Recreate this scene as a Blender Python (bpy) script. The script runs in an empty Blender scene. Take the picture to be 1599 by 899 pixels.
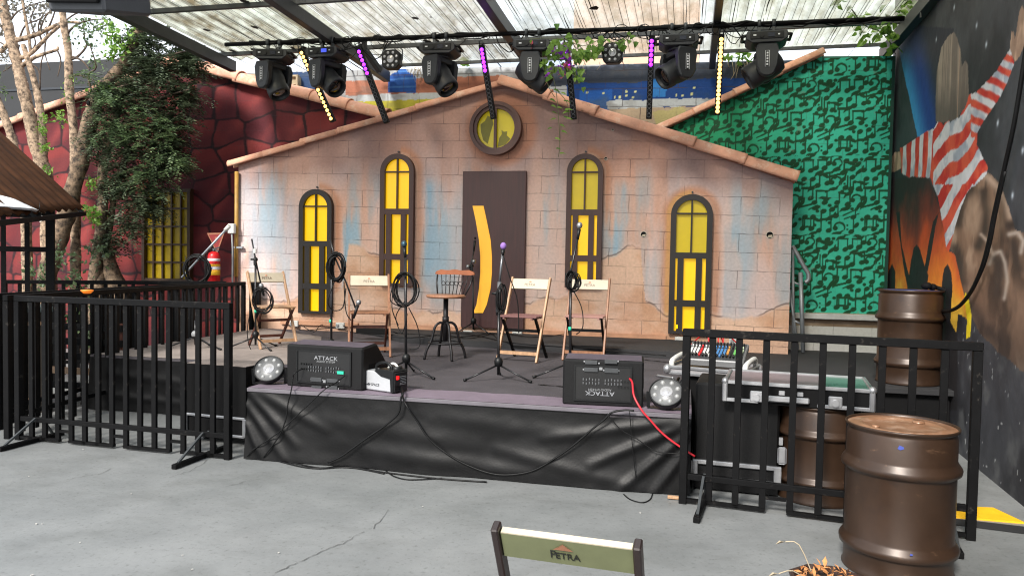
import bpy, bmesh, math, random
import numpy as np
from mathutils import Vector, Matrix, Euler
R = math.radians
random.seed(7)
scene = bpy.context.scene
COL = scene.collection

# ------------------------------------------------------------------ camera
F, CX, CY, CAMH = 1185.0, 799.5, 449.5, 1.6
cam_d = bpy.data.cameras.new('camera')
cam = bpy.data.objects.new('camera', cam_d)
COL.objects.link(cam)
cam_d.sensor_width = 36
cam_d.lens = F / 1599 * 36
cam_d.clip_start = 0.05
cam_d.clip_end = 500
PITCH, ROLL = math.atan(44.5 / F), R(1.0)
CM = Matrix.Translation((0, 0, CAMH)) @ Matrix.Rotation(R(90) - PITCH, 4, 'X') @ Matrix.Rotation(ROLL, 4, 'Z')
cam.matrix_world = CM
scene.camera = cam
CR = CM.to_3x3()
O = Vector((0, 0, CAMH))

def ray(x, y):
    return (CR @ Vector(((x - CX) / F, -(y - CY) / F, -1))).normalized()
TH = R(13)
W_ = Vector((math.cos(TH), -math.sin(TH), 0))      # along the back wall, to the right
N_ = Vector((math.sin(TH), math.cos(TH), 0))       # away from the viewer
def B(s, d, z=0.0):
    return W_ * s + N_ * d + Vector((0, 0, z))
def toB(p):
    return (p.dot(W_), p.dot(N_), p.z)
def Pz(x, y, z):
    r = ray(x, y); return O + r * ((z - CAMH) / r.z)
def Pd(x, y, d):
    r = ray(x, y); return O + r * (d / r.dot(N_))
def PY(x, y, Y):
    r = ray(x, y); return O + r * (Y / r.y)
def Ppl(x, y, p0, n):
    r = ray(x, y); return O + r * ((p0 - O).dot(n) / r.dot(n))

# ------------------------------------------------------------------ materials
def lin(c):
    out = []
    for v in c[:3]:
        v = v / 255.0
        out.append(v / 12.92 if v <= 0.04045 else ((v + 0.055) / 1.055) ** 2.4)
    return out
MATS = {}
def mat(name, rgb, rough=0.6, metal=0.0, var=0.12, scale=6.0, bump=0.0, bscale=60.0, spec=0.5, emit=None, estr=0.0, stretch=None, coat=0.0, rvar=0.1):
    if name in MATS: return MATS[name]
    m = bpy.data.materials.new(name); m.use_nodes = True
    nt = m.node_tree; nd = nt.nodes; lk = nt.links
    p = nd['Principled BSDF']
    c = lin(rgb)
    tc = nd.new('ShaderNodeTexCoord')
    src = tc.outputs['Object']
    if stretch:
        mp = nd.new('ShaderNodeMapping'); mp.inputs['Scale'].default_value = stretch
        lk.new(src, mp.inputs['Vector']); src = mp.outputs['Vector']
    n = nd.new('ShaderNodeTexNoise'); n.inputs['Scale'].default_value = scale
    n.inputs['Detail'].default_value = 6; n.inputs['Roughness'].default_value = 0.65
    lk.new(src, n.inputs['Vector'])
    rp = nd.new('ShaderNodeValToRGB')
    rp.color_ramp.elements[0].position = 0.3; rp.color_ramp.elements[1].position = 0.7
    rp.color_ramp.elements[0].color = [v * (1 - var) for v in c] + [1]
    rp.color_ramp.elements[1].color = [min(1, v * (1 + var)) for v in c] + [1]
    lk.new(n.outputs['Fac'], rp.inputs['Fac'])
    lk.new(rp.outputs['Color'], p.inputs['Base Color'])
    mr = nd.new('ShaderNodeMapRange')
    mr.inputs['To Min'].default_value = max(0.03, rough - rvar); mr.inputs['To Max'].default_value = min(1, rough + rvar)
    lk.new(n.outputs['Fac'], mr.inputs['Value']); lk.new(mr.outputs['Result'], p.inputs['Roughness'])
    p.inputs['Metallic'].default_value = metal
    p.inputs['Specular IOR Level'].default_value = spec
    p.inputs['Coat Weight'].default_value = coat
    if bump:
        n2 = nd.new('ShaderNodeTexNoise'); n2.inputs['Scale'].default_value = bscale; n2.inputs['Detail'].default_value = 4
        lk.new(src, n2.inputs['Vector'])
        b = nd.new('ShaderNodeBump'); b.inputs['Strength'].default_value = bump; b.inputs['Distance'].default_value = 0.01
        lk.new(n2.outputs['Fac'], b.inputs['Height']); lk.new(b.outputs['Normal'], p.inputs['Normal'])
    if emit:
        p.inputs['Emission Color'].default_value = lin(emit) + [1]
        p.inputs['Emission Strength'].default_value = estr
    MATS[name] = m
    return m

M_BLACK = mat('black_paint', (12, 12, 13), 0.55, var=0.3, scale=9, spec=0.12)
M_BLACKM = mat('black_matte', (13, 13, 14), 0.75, var=0.25, scale=9, spec=0.15)
M_STEEL = mat('dark_steel', (66, 69, 71), 0.45, 0.3, var=0.25, scale=5)
M_PLAST = mat('black_plastic', (19, 20, 21), 0.42, var=0.15, scale=20, spec=0.3)
M_HEADPL = mat('charcoal_plastic', (38, 40, 43), 0.5, var=0.15, scale=14, bump=0.1, bscale=200)
M_ALU = mat('aluminium', (170, 171, 174), 0.34, 0.75, var=0.12, scale=10)
M_CHROME = mat('chrome', (200, 200, 202), 0.18, 0.95, var=0.05)
M_WHITE = mat('white_plastic', (200, 200, 196), 0.45, var=0.05)
M_WOOD = mat('chair_wood', (136, 94, 68), 0.5, var=0.3, scale=5, stretch=(8, 8, 1.2))
M_WOODL = mat('chair_wood_light', (172, 136, 104), 0.5, var=0.25, scale=5, stretch=(8, 8, 1.2))
M_WOODD = mat('chair_wood_dark', (84, 46, 34), 0.5, var=0.3, scale=5, stretch=(8, 8, 1.2))
M_GALV = mat('galvanised', (150, 156, 162), .45, .4, var=.15)
M_CREAM = mat('cream_paint', (186, 175, 154), 0.5, var=0.1)
M_INK = mat('brown_ink', (112, 96, 84), 0.6, var=0.05)
M_CABLE = mat('black_rubber', (12, 12, 13), 0.5, var=0.1, spec=0.25)
M_RED = mat('red_paint', (190, 22, 26), 0.35, var=0.1)
M_GREY = mat('grey_plastic', (128, 130, 132), 0.5, var=0.1)
M_TEAL = mat('teal_tape', (40, 190, 150), 0.5, var=0.05)
M_TAG = mat('label_white', (212, 214, 216), 0.5, var=0.03)
M_TILE = mat('terracotta', (222, 164, 136), 0.75, var=0.2, scale=4, bump=0.25, bscale=40)
M_BARREL = mat('bronze_paint', (55, 39, 28), 0.36, 0.2, var=0.2, scale=4, bump=0.15, bscale=6)
M_BARRELT = mat('bronze_lid', (142, 104, 78), 0.36, 0.2, var=0.22, scale=6, bump=0.1, bscale=18)

def worn(m, rgb, scale, lo, hi, stretch=None, bump=0.0):
    """scuffs of another colour where a fine noise is high"""
    nt = m.node_tree; nd = nt.nodes; lk = nt.links; p = nd['Principled BSDF']
    tc = nd.new('ShaderNodeTexCoord'); n = nd.new('ShaderNodeTexNoise'); n.inputs['Scale'].default_value = scale; n.inputs['Detail'].default_value = 9; n.inputs['Roughness'].default_value = .72
    src = tc.outputs['Object']
    if stretch:
        mp = nd.new('ShaderNodeMapping'); mp.inputs['Scale'].default_value = stretch; lk.new(src, mp.inputs['Vector']); src = mp.outputs[0]
    lk.new(src, n.inputs['Vector'])
    r = nd.new('ShaderNodeMapRange'); r.inputs['From Min'].default_value = lo; r.inputs['From Max'].default_value = hi; lk.new(n.outputs['Fac'], r.inputs['Value'])
    mx = nd.new('ShaderNodeMixRGB'); old = p.inputs['Base Color'].links[0].from_socket
    lk.new(r.outputs['Result'], mx.inputs['Fac']); lk.new(old, mx.inputs['Color1']); mx.inputs['Color2'].default_value = lin(rgb) + [1]
    lk.new(mx.outputs[0], p.inputs['Base Color'])
worn(M_BLACK, (62, 58, 54), 16, .60, .72)
worn(M_BARREL, (96, 72, 54), 9, .62, .74, (1, 1, 2.5)); worn(M_BARREL, (40, 30, 26), 3.5, .56, .75)
worn(M_BARRELT, (196, 170, 148), 5, .5, .72)
worn(M_TILE, (232, 200, 176), 7, .52, .7); worn(M_TILE, (140, 96, 78), 3, .56, .72)
worn(M_STEEL, (96, 88, 80), 12, .6, .75)
# ------------------------------------------------------------------ mesh builder
def rotm(r):
    if r is None: return Matrix.Identity(4)
    if isinstance(r, Matrix): return r.to_4x4()
    return Euler(r).to_matrix().to_4x4()
def align(direction):
    return Vector(direction).to_track_quat('Z', 'Y').to_matrix().to_4x4()

class MB:
    def __init__(s): s.bm = bmesh.new(); s.mi = 0
    def _fin(s, verts, smooth=False):
        fs = set()
        for v in verts:
            if v.is_valid:
                for f in v.link_faces: fs.add(f)
        for f in fs:
            f.material_index = s.mi; f.smooth = smooth
        return fs
    def box(s, c, size, rot=None, bevel=0.0, seg=1, M=None):
        m = Matrix.Translation(c) @ rotm(rot) @ Matrix.Diagonal((size[0], size[1], size[2], 1))
        if M is not None: m = M @ m
        g = bmesh.ops.create_cube(s.bm, size=1.0, matrix=m)
        vs = g['verts']
        if bevel:
            es = list({e for v in vs for e in v.link_edges})
            r = bmesh.ops.bevel(s.bm, geom=es, offset=bevel, segments=seg, affect='EDGES', profile=0.5)
            vs = r['verts'] + [v for v in vs if v.is_valid]
        s._fin(vs)
        return s
    def cyl(s, p0, p1, r0, r1=None, seg=12, caps=True, smooth=True):
        p0, p1 = Vector(p0), Vector(p1)
        if r1 is None: r1 = r0
        d = p1 - p0; L = d.length
        if L < 1e-6: return s
        m = Matrix.Translation((p0 + p1) / 2) @ align(d)
        g = bmesh.ops.create_cone(s.bm, cap_ends=caps, segments=seg, radius1=r0, radius2=r1, depth=L, matrix=m)
        fs = s._fin(g['verts'], smooth)
        for f in fs:
            if len(f.verts) > 4: f.smooth = False
        return s
    def bar(s, p0, p1, w, h, up=(0, 0, 1), bevel=0.0):
        p0, p1 = Vector(p0), Vector(p1); d = p1 - p0; L = d.length
        z = d.normalized(); u = Vector(up)
        x = z.cross(u)
        if x.length < 1e-4: x = z.cross(Vector((0, 1, 0)))
        x.normalize(); y = x.cross(z).normalized()
        m = Matrix((x, y, z)).transposed().to_4x4()
        return s.box((p0 + p1) / 2, (w, h, L), m, bevel)
    def sphere(s, c, r, seg=12, sc=(1, 1, 1), rot=None):
        m = Matrix.Translation(c) @ rotm(rot) @ Matrix.Diagonal((sc[0], sc[1], sc[2], 1))
        g = bmesh.ops.create_uvsphere(s.bm, u_segments=seg, v_segments=max(6, seg * 2 // 3), radius=r, matrix=m)
        s._fin(g['verts'], True); return s
    def tube(s, pts, r, seg=6, radii=None, cap=True):
        pts = [Vector(p) for p in pts]
        n = len(pts); rings = []
        prev = None
        for i, p in enumerate(pts):
            a = pts[max(0, i - 1)]; b = pts[min(n - 1, i + 1)]
            t = (b - a)
            if t.length < 1e-9: t = Vector((0, 0, 1))
            t.normalize()
            if prev is None:
                x = t.orthogonal().normalized()
            else:
                x = prev - t * prev.dot(t)
                if x.length < 1e-5: x = t.orthogonal()
                x.normalize()
            prev = x; y = t.cross(x)
            rr = radii[i] if radii else r
            rings.append([s.bm.verts.new(p + (x * math.cos(k * 2 * math.pi / seg) + y * math.sin(k * 2 * math.pi / seg)) * rr) for k in range(seg)])
        for i in range(n - 1):
            for k in range(seg):
                f = s.bm.faces.new((rings[i][k], rings[i][(k + 1) % seg], rings[i + 1][(k + 1) % seg], rings[i + 1][k]))
                f.material_index = s.mi; f.smooth = True
        if cap:
            for rg in (rings[0][::-1], rings[-1]):
                f = s.bm.faces.new(rg); f.material_index = s.mi
        return s
    def lathe(s, prof, M=None, seg=32, smooth=True, closed=False):
        M = M or Matrix.Identity(4); rings = []
        for (r, z) in prof:
            if r < 1e-5: rings.append([s.bm.verts.new(M @ Vector((0, 0, z)))])
            else: rings.append([s.bm.verts.new(M @ Vector((r * math.cos(2 * math.pi * k / seg), r * math.sin(2 * math.pi * k / seg), z))) for k in range(seg)])
        for a, b in zip(rings[:-1], rings[1:]):
            for k in range(seg):
                k2 = (k + 1) % seg
                if len(a) == 1 and len(b) == 1: continue
                if len(a) == 1: vs = (a[0], b[k2], b[k])
                elif len(b) == 1: vs = (a[k], a[k2], b[0])
                else: vs = (a[k], a[k2], b[k2], b[k])
                f = s.bm.faces.new(vs); f.material_index = s.mi; f.smooth = smooth
        return s
    def prism(s, poly, y0, y1, M=None, bevel=0.0):
        """poly of (x, z) extruded along y"""
        M = M or Matrix.Identity(4)
        a = [s.bm.verts.new(M @ Vector((x, y0, z))) for x, z in poly]
        b = [s.bm.verts.new(M @ Vector((x, y1, z))) for x, z in poly]
        n = len(poly); fs = [s.bm.faces.new(a), s.bm.faces.new(b[::-1])]
        for i in range(n):
            fs.append(s.bm.faces.new((a[i], b[i], b[(i + 1) % n], a[(i + 1) % n])))
        for f in fs: f.material_index = s.mi
        if bevel:
            es = list({e for f in fs for e in f.edges})
            r = bmesh.ops.bevel(s.bm, geom=es, offset=bevel, segments=1, affect='EDGES', profile=0.5)
            for f in r['faces']: f.material_index = s.mi
        return s
    def ring(s, outer, inner, y0, y1):
        n = len(outer)
        def mk(l, y): return [s.bm.verts.new((x, y, z)) for x, z in l]
        ao, ai, bo, bi = mk(outer, y0), mk(inner, y0), mk(outer, y1), mk(inner, y1)
        for i in range(n):
            j = (i + 1) % n
            for q in ((ao[i], ao[j], ai[j], ai[i]), (bo[i], bi[i], bi[j], bo[j]), (ao[i], bo[i], bo[j], ao[j]), (ai[i], ai[j], bi[j], bi[i])):
                f = s.bm.faces.new(q); f.material_index = s.mi
        return s
    def quad(s, pts):
        f = s.bm.faces.new([s.bm.verts.new(p) for p in pts]); f.material_index = s.mi; return s
    def build(s, name, mats, parent=None, recenter=None, weld=False):
        bm = s.bm
        bmesh.ops.recalc_face_normals(bm, faces=bm.faces)
        me = bpy.data.meshes.new(name)
        off = Vector((0, 0, 0))
        if parent is None and recenter is not False and len(bm.verts):
            co = [v.co for v in bm.verts]
            off = Vector(((min(c.x for c in co) + max(c.x for c in co)) / 2, (min(c.y for c in co) + max(c.y for c in co)) / 2, min(c.z for c in co)))
            bmesh.ops.translate(bm, verts=bm.verts, vec=-off)
        bm.to_mesh(me); bm.free()
        if not isinstance(mats, (list, tuple)): mats = [mats]
        for m in mats: me.materials.append(m)
        o = bpy.data.objects.new(name, me); COL.objects.link(o)
        if parent is not None: o.parent = parent
        else: o.location = off
        return o

def thing(name, label, cat, loc=(0, 0, 0), rotz=0.0, group=None):
    o = bpy.data.objects.new(name, None); COL.objects.link(o)
    o.empty_display_size = 0.1
    o.location = loc; o.rotation_euler = (0, 0, rotz)
    o['label'] = label; o['category'] = cat
    if group: o['group'] = group
    return o
def tag(o, label, cat, group=None, kind=None):
    if label: o['label'] = label
    if cat: o['category'] = cat
    if group: o['group'] = group
    if kind: o['kind'] = kind
    return o
def kids(o): return [c for c in COL.objects if c.parent == o]
def dup(root, label, loc=None, rotz=None):
    r = root.copy(); COL.objects.link(r); r['label'] = label
    if loc is not None: r.location = loc
    if rotz is not None: r.rotation_euler = (0, 0, rotz)
    for ch in kids(root):
        c = ch.copy(); COL.objects.link(c); c.parent = r
        for g in kids(ch):
            q = g.copy(); COL.objects.link(q); q.parent = c
    return r
def copies(o, M):
    """a copy of one part under the same parent, moved by M"""
    c = o.copy(); COL.objects.link(c); c.matrix_basis = M; return c

def text(name, body, size, M, m, parent, ext=0.0008, align_x='CENTER', sx=1.0):
    cu = bpy.data.curves.new('t', 'FONT'); cu.body = body; cu.size = size
    cu.extrude = ext; cu.align_x = align_x; cu.align_y = 'CENTER'; cu.resolution_u = 3
    o = bpy.data.objects.new('t', cu); COL.objects.link(o)
    dg = bpy.context.evaluated_depsgraph_get(); dg.update()
    me = bpy.data.meshes.new_from_object(o.evaluated_get(dg))
    bpy.data.objects.remove(o); bpy.data.curves.remove(cu)
    me.name = name
    me.transform(M @ Matrix.Diagonal((sx, 1, 1, 1)))
    me.materials.clear(); me.materials.append(m)
    q = bpy.data.objects.new(name, me); COL.objects.link(q); q.parent = parent
    return q
FACE = Matrix.Rotation(R(90), 4, 'X')       # text lying in XY -> upright, read from -Y

def smooth_path(pts, sub=6):
    pts = [Vector(p) for p in pts]; out = []
    n = len(pts)
    for i in range(n - 1):
        p0 = pts[max(0, i - 1)]; p1 = pts[i]; p2 = pts[i + 1]; p3 = pts[min(n - 1, i + 2)]
        for k in range(sub):
            t = k / sub
            out.append(0.5 * ((2 * p1) + (p2 - p0) * t + (2 * p0 - 5 * p1 + 4 * p2 - p3) * t * t + (3 * p1 - p0 - 3 * p2 + p3) * t ** 3))
    out.append(pts[-1])
    return out

# ------------------------------------------------------------------ numpy noise / painted walls
def vnoise(x, y, seed=0):
    t = np.random.RandomState(seed).rand(128, 128)
    xi = np.floor(x).astype(int); yi = np.floor(y).astype(int)
    fx = x - xi; fy = y - yi
    fx = fx * fx * (3 - 2 * fx); fy = fy * fy * (3 - 2 * fy)
    g = lambda a, b: t[a % 128, b % 128]
    return (g(xi, yi) * (1 - fx) + g(xi + 1, yi) * fx) * (1 - fy) + (g(xi, yi + 1) * (1 - fx) + g(xi + 1, yi + 1) * fx) * fy
def fbm(x, y, seed=0, oc=4):
    v = 0; a = 0.5; tot = 0
    for i in range(oc):
        v = v + a * vnoise(x * 2 ** i, y * 2 ** i, seed + i * 13); tot += a; a *= 0.55
    return v / tot
def sst(a, b, x):
    t = np.clip((x - a) / (b - a), 0, 1); return t * t * (3 - 2 * t)
def mixc(c, rgb, f):
    return c * (1 - f[:, None]) + np.array(rgb, float)[None, :] * f[:, None]
def inpoly(px, py, poly):
    ins = np.zeros(px.shape, bool); n = len(poly); j = n - 1
    for i in range(n):
        xi, yi = poly[i]; xj, yj = poly[j]
        if yi != yj:
            c = ((yi > py) != (yj > py)) & (px < (xj - xi) * (py - yi) / (yj - yi) + xi)
            ins ^= c
        j = i
    return ins
def lin_np(c):
    c = np.clip(c / 255.0, 0, 1)
    return np.where(c <= 0.04045, c / 12.92, ((c + 0.055) / 1.055) ** 2.4)

def painted_grid(name, xs, ztop, zbot, nz, paint, m, parent, y=0.0):
    """a wall face in the local XZ plane: columns xs, rows between zbot(x) and ztop(x), coloured by paint(x, z)"""
    xs = np.asarray(xs, float); nx = len(xs)
    zt = np.array([ztop(v) for v in xs]); zb = np.array([zbot(v) for v in xs])
    t = np.linspace(0, 1, nz)
    X = np.repeat(xs[:, None], nz, 1); Z = zb[:, None] + (zt - zb)[:, None] * t[None, :]
    co = np.zeros((nx * nz, 3)); co[:, 0] = X.ravel(); co[:, 1] = y; co[:, 2] = Z.ravel()
    i = np.arange(nx - 1)[:, None] * nz + np.arange(nz - 1)[None, :]
    q = np.stack([i, i + nz, i + nz + 1, i + 1], -1).reshape(-1, 4)
    me = bpy.data.meshes.new(name)
    me.vertices.add(len(co)); me.vertices.foreach_set('co', co.ravel())
    me.loops.add(q.size); me.loops.foreach_set('vertex_index', q.ravel().astype(np.int32))
    me.polygons.add(len(q)); me.polygons.foreach_set('loop_start', (np.arange(len(q)) * 4).astype(np.int32))
    me.update(calc_edges=True)
    rgb = lin_np(paint(co[:, 0], co[:, 2]))
    a = me.color_attributes.new('Col', 'FLOAT_COLOR', 'POINT')
    rgba = np.ones((len(co), 4), np.float32); rgba[:, :3] = rgb
    a.data.foreach_set('color', rgba.ravel())
    me.materials.append(m)
    o = bpy.data.objects.new(name, me); COL.objects.link(o); o.parent = parent
    return o

def paint_mat(name, rough=0.75, brick=None, tilt=0.0, offset=(0, 0), var=0.08, joint=0.35, bump=0.25, nscale=30):
    m = bpy.data.materials.new(name); m.use_nodes = True
    nt = m.node_tree; nd = nt.nodes; lk = nt.links; p = nd['Principled BSDF']
    p.inputs['Roughness'].default_value = rough; p.inputs['Specular IOR Level'].default_value = 0.3
    at = nd.new('ShaderNodeAttribute'); at.attribute_name = 'Col'
    tc = nd.new('ShaderNodeTexCoord')
    n = nd.new('ShaderNodeTexNoise'); n.inputs['Scale'].default_value = nscale; n.inputs['Detail'].default_value = 6
    lk.new(tc.outputs['Object'], n.inputs['Vector'])
    mr = nd.new('ShaderNodeMapRange'); mr.inputs['From Min'].default_value = 0.3; mr.inputs['From Max'].default_value = 0.7
    mr.inputs['To Min'].default_value = 1 - var; mr.inputs['To Max'].default_value = 1 + var
    lk.new(n.outputs['Fac'], mr.inputs['Value'])
    mul = nd.new('ShaderNodeVectorMath'); mul.operation = 'SCALE'
    lk.new(at.outputs['Color'], mul.inputs[0]); lk.new(mr.outputs['Result'], mul.inputs['Scale'])
    col = mul.outputs['Vector']
    hb = n.outputs['Fac']
    if brick:
        sep = nd.new('ShaderNodeSeparateXYZ'); lk.new(tc.outputs['Object'], sep.inputs[0])
        cb = nd.new('ShaderNodeCombineXYZ'); lk.new(sep.outputs['X'], cb.inputs['X']); lk.new(sep.outputs['Z'], cb.inputs['Y'])
        nw = nd.new('ShaderNodeTexNoise'); nw.inputs['Scale'].default_value = 7; nw.inputs['Detail'].default_value = 4
        lk.new(tc.outputs['Object'], nw.inputs['Vector'])
        va = nd.new('ShaderNodeVectorMath'); va.operation = 'MULTIPLY_ADD'
        lk.new(nw.outputs['Color'], va.inputs[0]); va.inputs[1].default_value = (0.022, 0.022, 0); lk.new(cb.outputs[0], va.inputs[2])
        mp = nd.new('ShaderNodeMapping'); mp.inputs['Rotation'].default_value = (0, 0, tilt); mp.inputs['Location'].default_value = (offset[0], offset[1], 0)
        lk.new(va.outputs['Vector'], mp.inputs['Vector'])
        bk = nd.new('ShaderNodeTexBrick'); bk.inputs['Scale'].default_value = 1; bk.inputs['Brick Width'].default_value = brick[0]
        bk.inputs['Row Height'].default_value = brick[1]; bk.inputs['Mortar Size'].default_value = brick[2]; bk.inputs['Mortar Smooth'].default_value = 0.3
        lk.new(mp.outputs[0], bk.inputs['Vector'])
        nm = nd.new('ShaderNodeTexNoise'); nm.inputs['Scale'].default_value = 3.6; nm.inputs['Detail'].default_value = 3
        lk.new(tc.outputs['Object'], nm.inputs['Vector'])
        mk = nd.new('ShaderNodeMapRange'); mk.inputs['From Min'].default_value = 0.38; mk.inputs['From Max'].default_value = 0.6
        mk.inputs['To Min'].default_value = 0.03; mk.inputs['To Max'].default_value = joint * 2.2
        lk.new(nm.outputs['Fac'], mk.inputs['Value'])
        mm = nd.new('ShaderNodeMath'); mm.operation = 'MULTIPLY'; mm.use_clamp = True
        lk.new(bk.outputs['Fac'], mm.inputs[0]); lk.new(mk.outputs['Result'], mm.inputs[1])
        mx = nd.new('ShaderNodeMixRGB'); mx.inputs['Color2'].default_value = (0.06, 0.045, 0.045, 1)
        lk.new(mm.outputs[0], mx.inputs['Fac']); lk.new(col, mx.inputs['Color1'])
        col = mx.outputs['Color']
        sb = nd.new('ShaderNodeMath'); sb.operation = 'MULTIPLY_ADD'; sb.inputs[1].default_value = -1.2
        lk.new(bk.outputs['Fac'], sb.inputs[0]); lk.new(n.outputs['Fac'], sb.inputs[2]); hb = sb.outputs[0]
    lk.new(col, p.inputs['Base Color'])
    b = nd.new('ShaderNodeBump'); b.inputs['Strength'].default_value = bump; b.inputs['Distance'].default_value = 0.012
    lk.new(hb, b.inputs['Height']); lk.new(b.outputs['Normal'], p.inputs['Normal'])
    return m
# ================================================================== SETTING
ZD = 0.555           # stage deck height
# ---- ground
gm = bpy.data.materials.new('painted_concrete'); gm.use_nodes = True
nt = gm.node_tree; nd = nt.nodes; lk = nt.links; p = nd['Principled BSDF']
tc = nd.new('ShaderNodeTexCoord')
def gnoise(scale, det=6, st=None):
    n = nd.new('ShaderNodeTexNoise'); n.inputs['Scale'].default_value = scale; n.inputs['Detail'].default_value = det; n.inputs['Roughness'].default_value = 0.62
    if st:
        mp = nd.new('ShaderNodeMapping'); mp.inputs['Scale'].default_value = st; mp.inputs['Rotation'].default_value = (0, 0, 0.7)
        lk.new(tc.outputs['Object'], mp.inputs['Vector']); lk.new(mp.outputs[0], n.inputs['Vector'])
    else: lk.new(tc.outputs['Object'], n.inputs['Vector'])
    return n
def ramp(src, a, ca, b, cb):
    r = nd.new('ShaderNodeValToRGB'); r.color_ramp.elements[0].position = a; r.color_ramp.elements[1].position = b
    r.color_ramp.elements[0].color = list(ca) + [1]; r.color_ramp.elements[1].color = list(cb) + [1]
    lk.new(src, r.inputs['Fac']); return r
def mixn(a, b, fac=None, mode='MULTIPLY', f=1.0):
    m = nd.new('ShaderNodeMixRGB'); m.blend_type = mode; m.inputs['Fac'].default_value = f
    lk.new(a, m.inputs['Color1']); lk.new(b, m.inputs['Color2'])
    if fac: lk.new(fac, m.inputs['Fac'])
    return m
c1 = ramp(gnoise(0.9).outputs['Fac'], 0.3, (0.168, 0.177, 0.177), 0.70, (0.245, 0.252, 0.252))
c2 = ramp(gnoise(3.6, 8, (1, 1.5, 1)).outputs['Fac'], 0.3, (0.90, 0.90, 0.905), 0.65, (1, 1, 1))
c3 = ramp(gnoise(34, 6).outputs['Fac'], 0.31, (0.70, 0.70, 0.69), 0.44, (1, 1, 1))
vw = nd.new('ShaderNodeTexVoronoi'); vw.inputs['Scale'].default_value = 5.0; lk.new(tc.outputs['Object'], vw.inputs['Vector'])
c4 = ramp(vw.outputs['Distance'], 0.012, (0.30, 0.29, 0.28), 0.035, (1, 1, 1))
sc5 = gnoise(1.5, 10, (1, 1.6, 1)); c5 = ramp(sc5.outputs['Fac'], 0.34, (0.84, 0.84, 0.83), 0.50, (1, 1, 1))
g1 = mixn(c1.outputs[0], c2.outputs[0]); g2 = mixn(g1.outputs[0], c3.outputs[0]); g3 = mixn(g2.outputs[0], c4.outputs[0]); g4 = mixn(g3.outputs[0], c5.outputs[0])
lk.new(g4.outputs[0], p.inputs['Base Color'])
rr = ramp(gnoise(2.2).outputs['Fac'], 0.3, (0.38, 0.38, 0.38), 0.7, (0.62, 0.62, 0.62)); lk.new(rr.outputs[0], p.inputs['Roughness'])
bp = nd.new('ShaderNodeBump'); bp.inputs['Strength'].default_value = 0.18; bp.inputs['Distance'].default_value = 0.01
lk.new(gnoise(28, 8).outputs['Fac'], bp.inputs['Height']); lk.new(bp.outputs['Normal'], p.inputs['Normal'])
b = MB(); b.quad([(-60, -40, 0), (60, -40, 0), (60, 80, 0), (-60, 80, 0)])
ground = tag(b.build('ground', gm, recenter=False), 'grey painted concrete yard floor with hairline cracks', 'ground', kind='structure')
M_CRACK = mat('crack_dark', (92, 92, 91), 0.9)
def crack(px, w, seed):
    rnd = random.Random(seed)
    pts = []
    for (x0, y0), (x1, y1) in zip(px[:-1], px[1:]):
        n = max(2, int(math.hypot(x1 - x0, y1 - y0) / 6))
        for k in range(n):
            t = k / n
            pts.append(Pz(x0 + (x1 - x0) * t + rnd.uniform(-1.5, 1.5), y0 + (y1 - y0) * t + rnd.uniform(-1, 1), 0.004))
    m = MB(); prev = None
    for i, q in enumerate(pts[:-1]):
        d = (pts[i + 1] - q); s = Vector((-d.y, d.x, 0)).normalized() * w * .75 * rnd.uniform(0.1, 1.0)
        cur = (m.bm.verts.new(q + s), m.bm.verts.new(q - s))
        if prev: m.bm.faces.new((prev[0], prev[1], cur[1], cur[0]))
        prev = cur
    return m.build('crack', M_CRACK, ground)
crack([(430, 893), (470, 875), (515, 855), (535, 848), (560, 832), (582, 824)], 0.0055, 1)
crack([(582, 824), (597, 808), (606, 795), (612, 790)], 0.0035, 2)
crack([(265, 745), (295, 735), (318, 722), (335, 705)], 0.003, 3)
crack([(352, 760), (385, 750), (420, 744)], 0.003, 4)
crack([(100, 748), (160, 738), (185, 725)], 0.003, 5)
m = MB()
rnd = random.Random(5)
M_CHIP = mat('white_chip', (176, 174, 168), 0.8)
for x, y in [(130, 701), (57, 817), (66, 817), (435, 862), (205, 770), (285, 866), (45, 743), (125, 846), (350, 700), (300, 888), (50, 897), (1000, 800), (660, 790)]:
    q = Pz(x, y, 0.006); m.box(q, (rnd.uniform(.004, .012), rnd.uniform(.003, .008), 0.004), (0, 0, rnd.uniform(0, 3)))
tag(m.build('litter', M_CHIP, recenter=False), 'small white paper and paint flecks scattered over the grey floor', 'litter', kind='stuff')

# yellow floor stripe + concrete ramp by the mural wall
m = MB(); ys = [Pz(1480, 790, .006), Pz(1551, 793, .006), Pz(1600, 816, .006), Pz(1480, 806, .006)]
a = [Vector((v.x, v.y, 0)) for v in ys]
bt = [m.bm.verts.new(v) for v in a]; tp = [m.bm.verts.new(v + Vector((0, 0, .012))) for v in a]
m.bm.faces.new(tp); [m.bm.faces.new((bt[i], bt[(i + 1) % 4], tp[(i + 1) % 4], tp[i])) for i in range(4)]
tag(m.build('floor_marking', mat('yellow_floor_paint', (238, 184, 28), 0.55, var=0.12), recenter=False), 'yellow painted stripe on the floor at the foot of the mural wall', 'floor marking', kind='structure')

b = MB(); b.quad([Pz(1440, 812, .004), Pz(1640, 838, .004), Pz(1640, 826, .004), Pz(1440, 803, .004)])
tag(b.build('expansion_band', mat('band_dark', (34, 35, 37), .8), recenter=False), 'dark expansion band across the floor in front of the yellow stripe', 'expansion band', kind='structure')  # dark expansion band let into the floor
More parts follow.
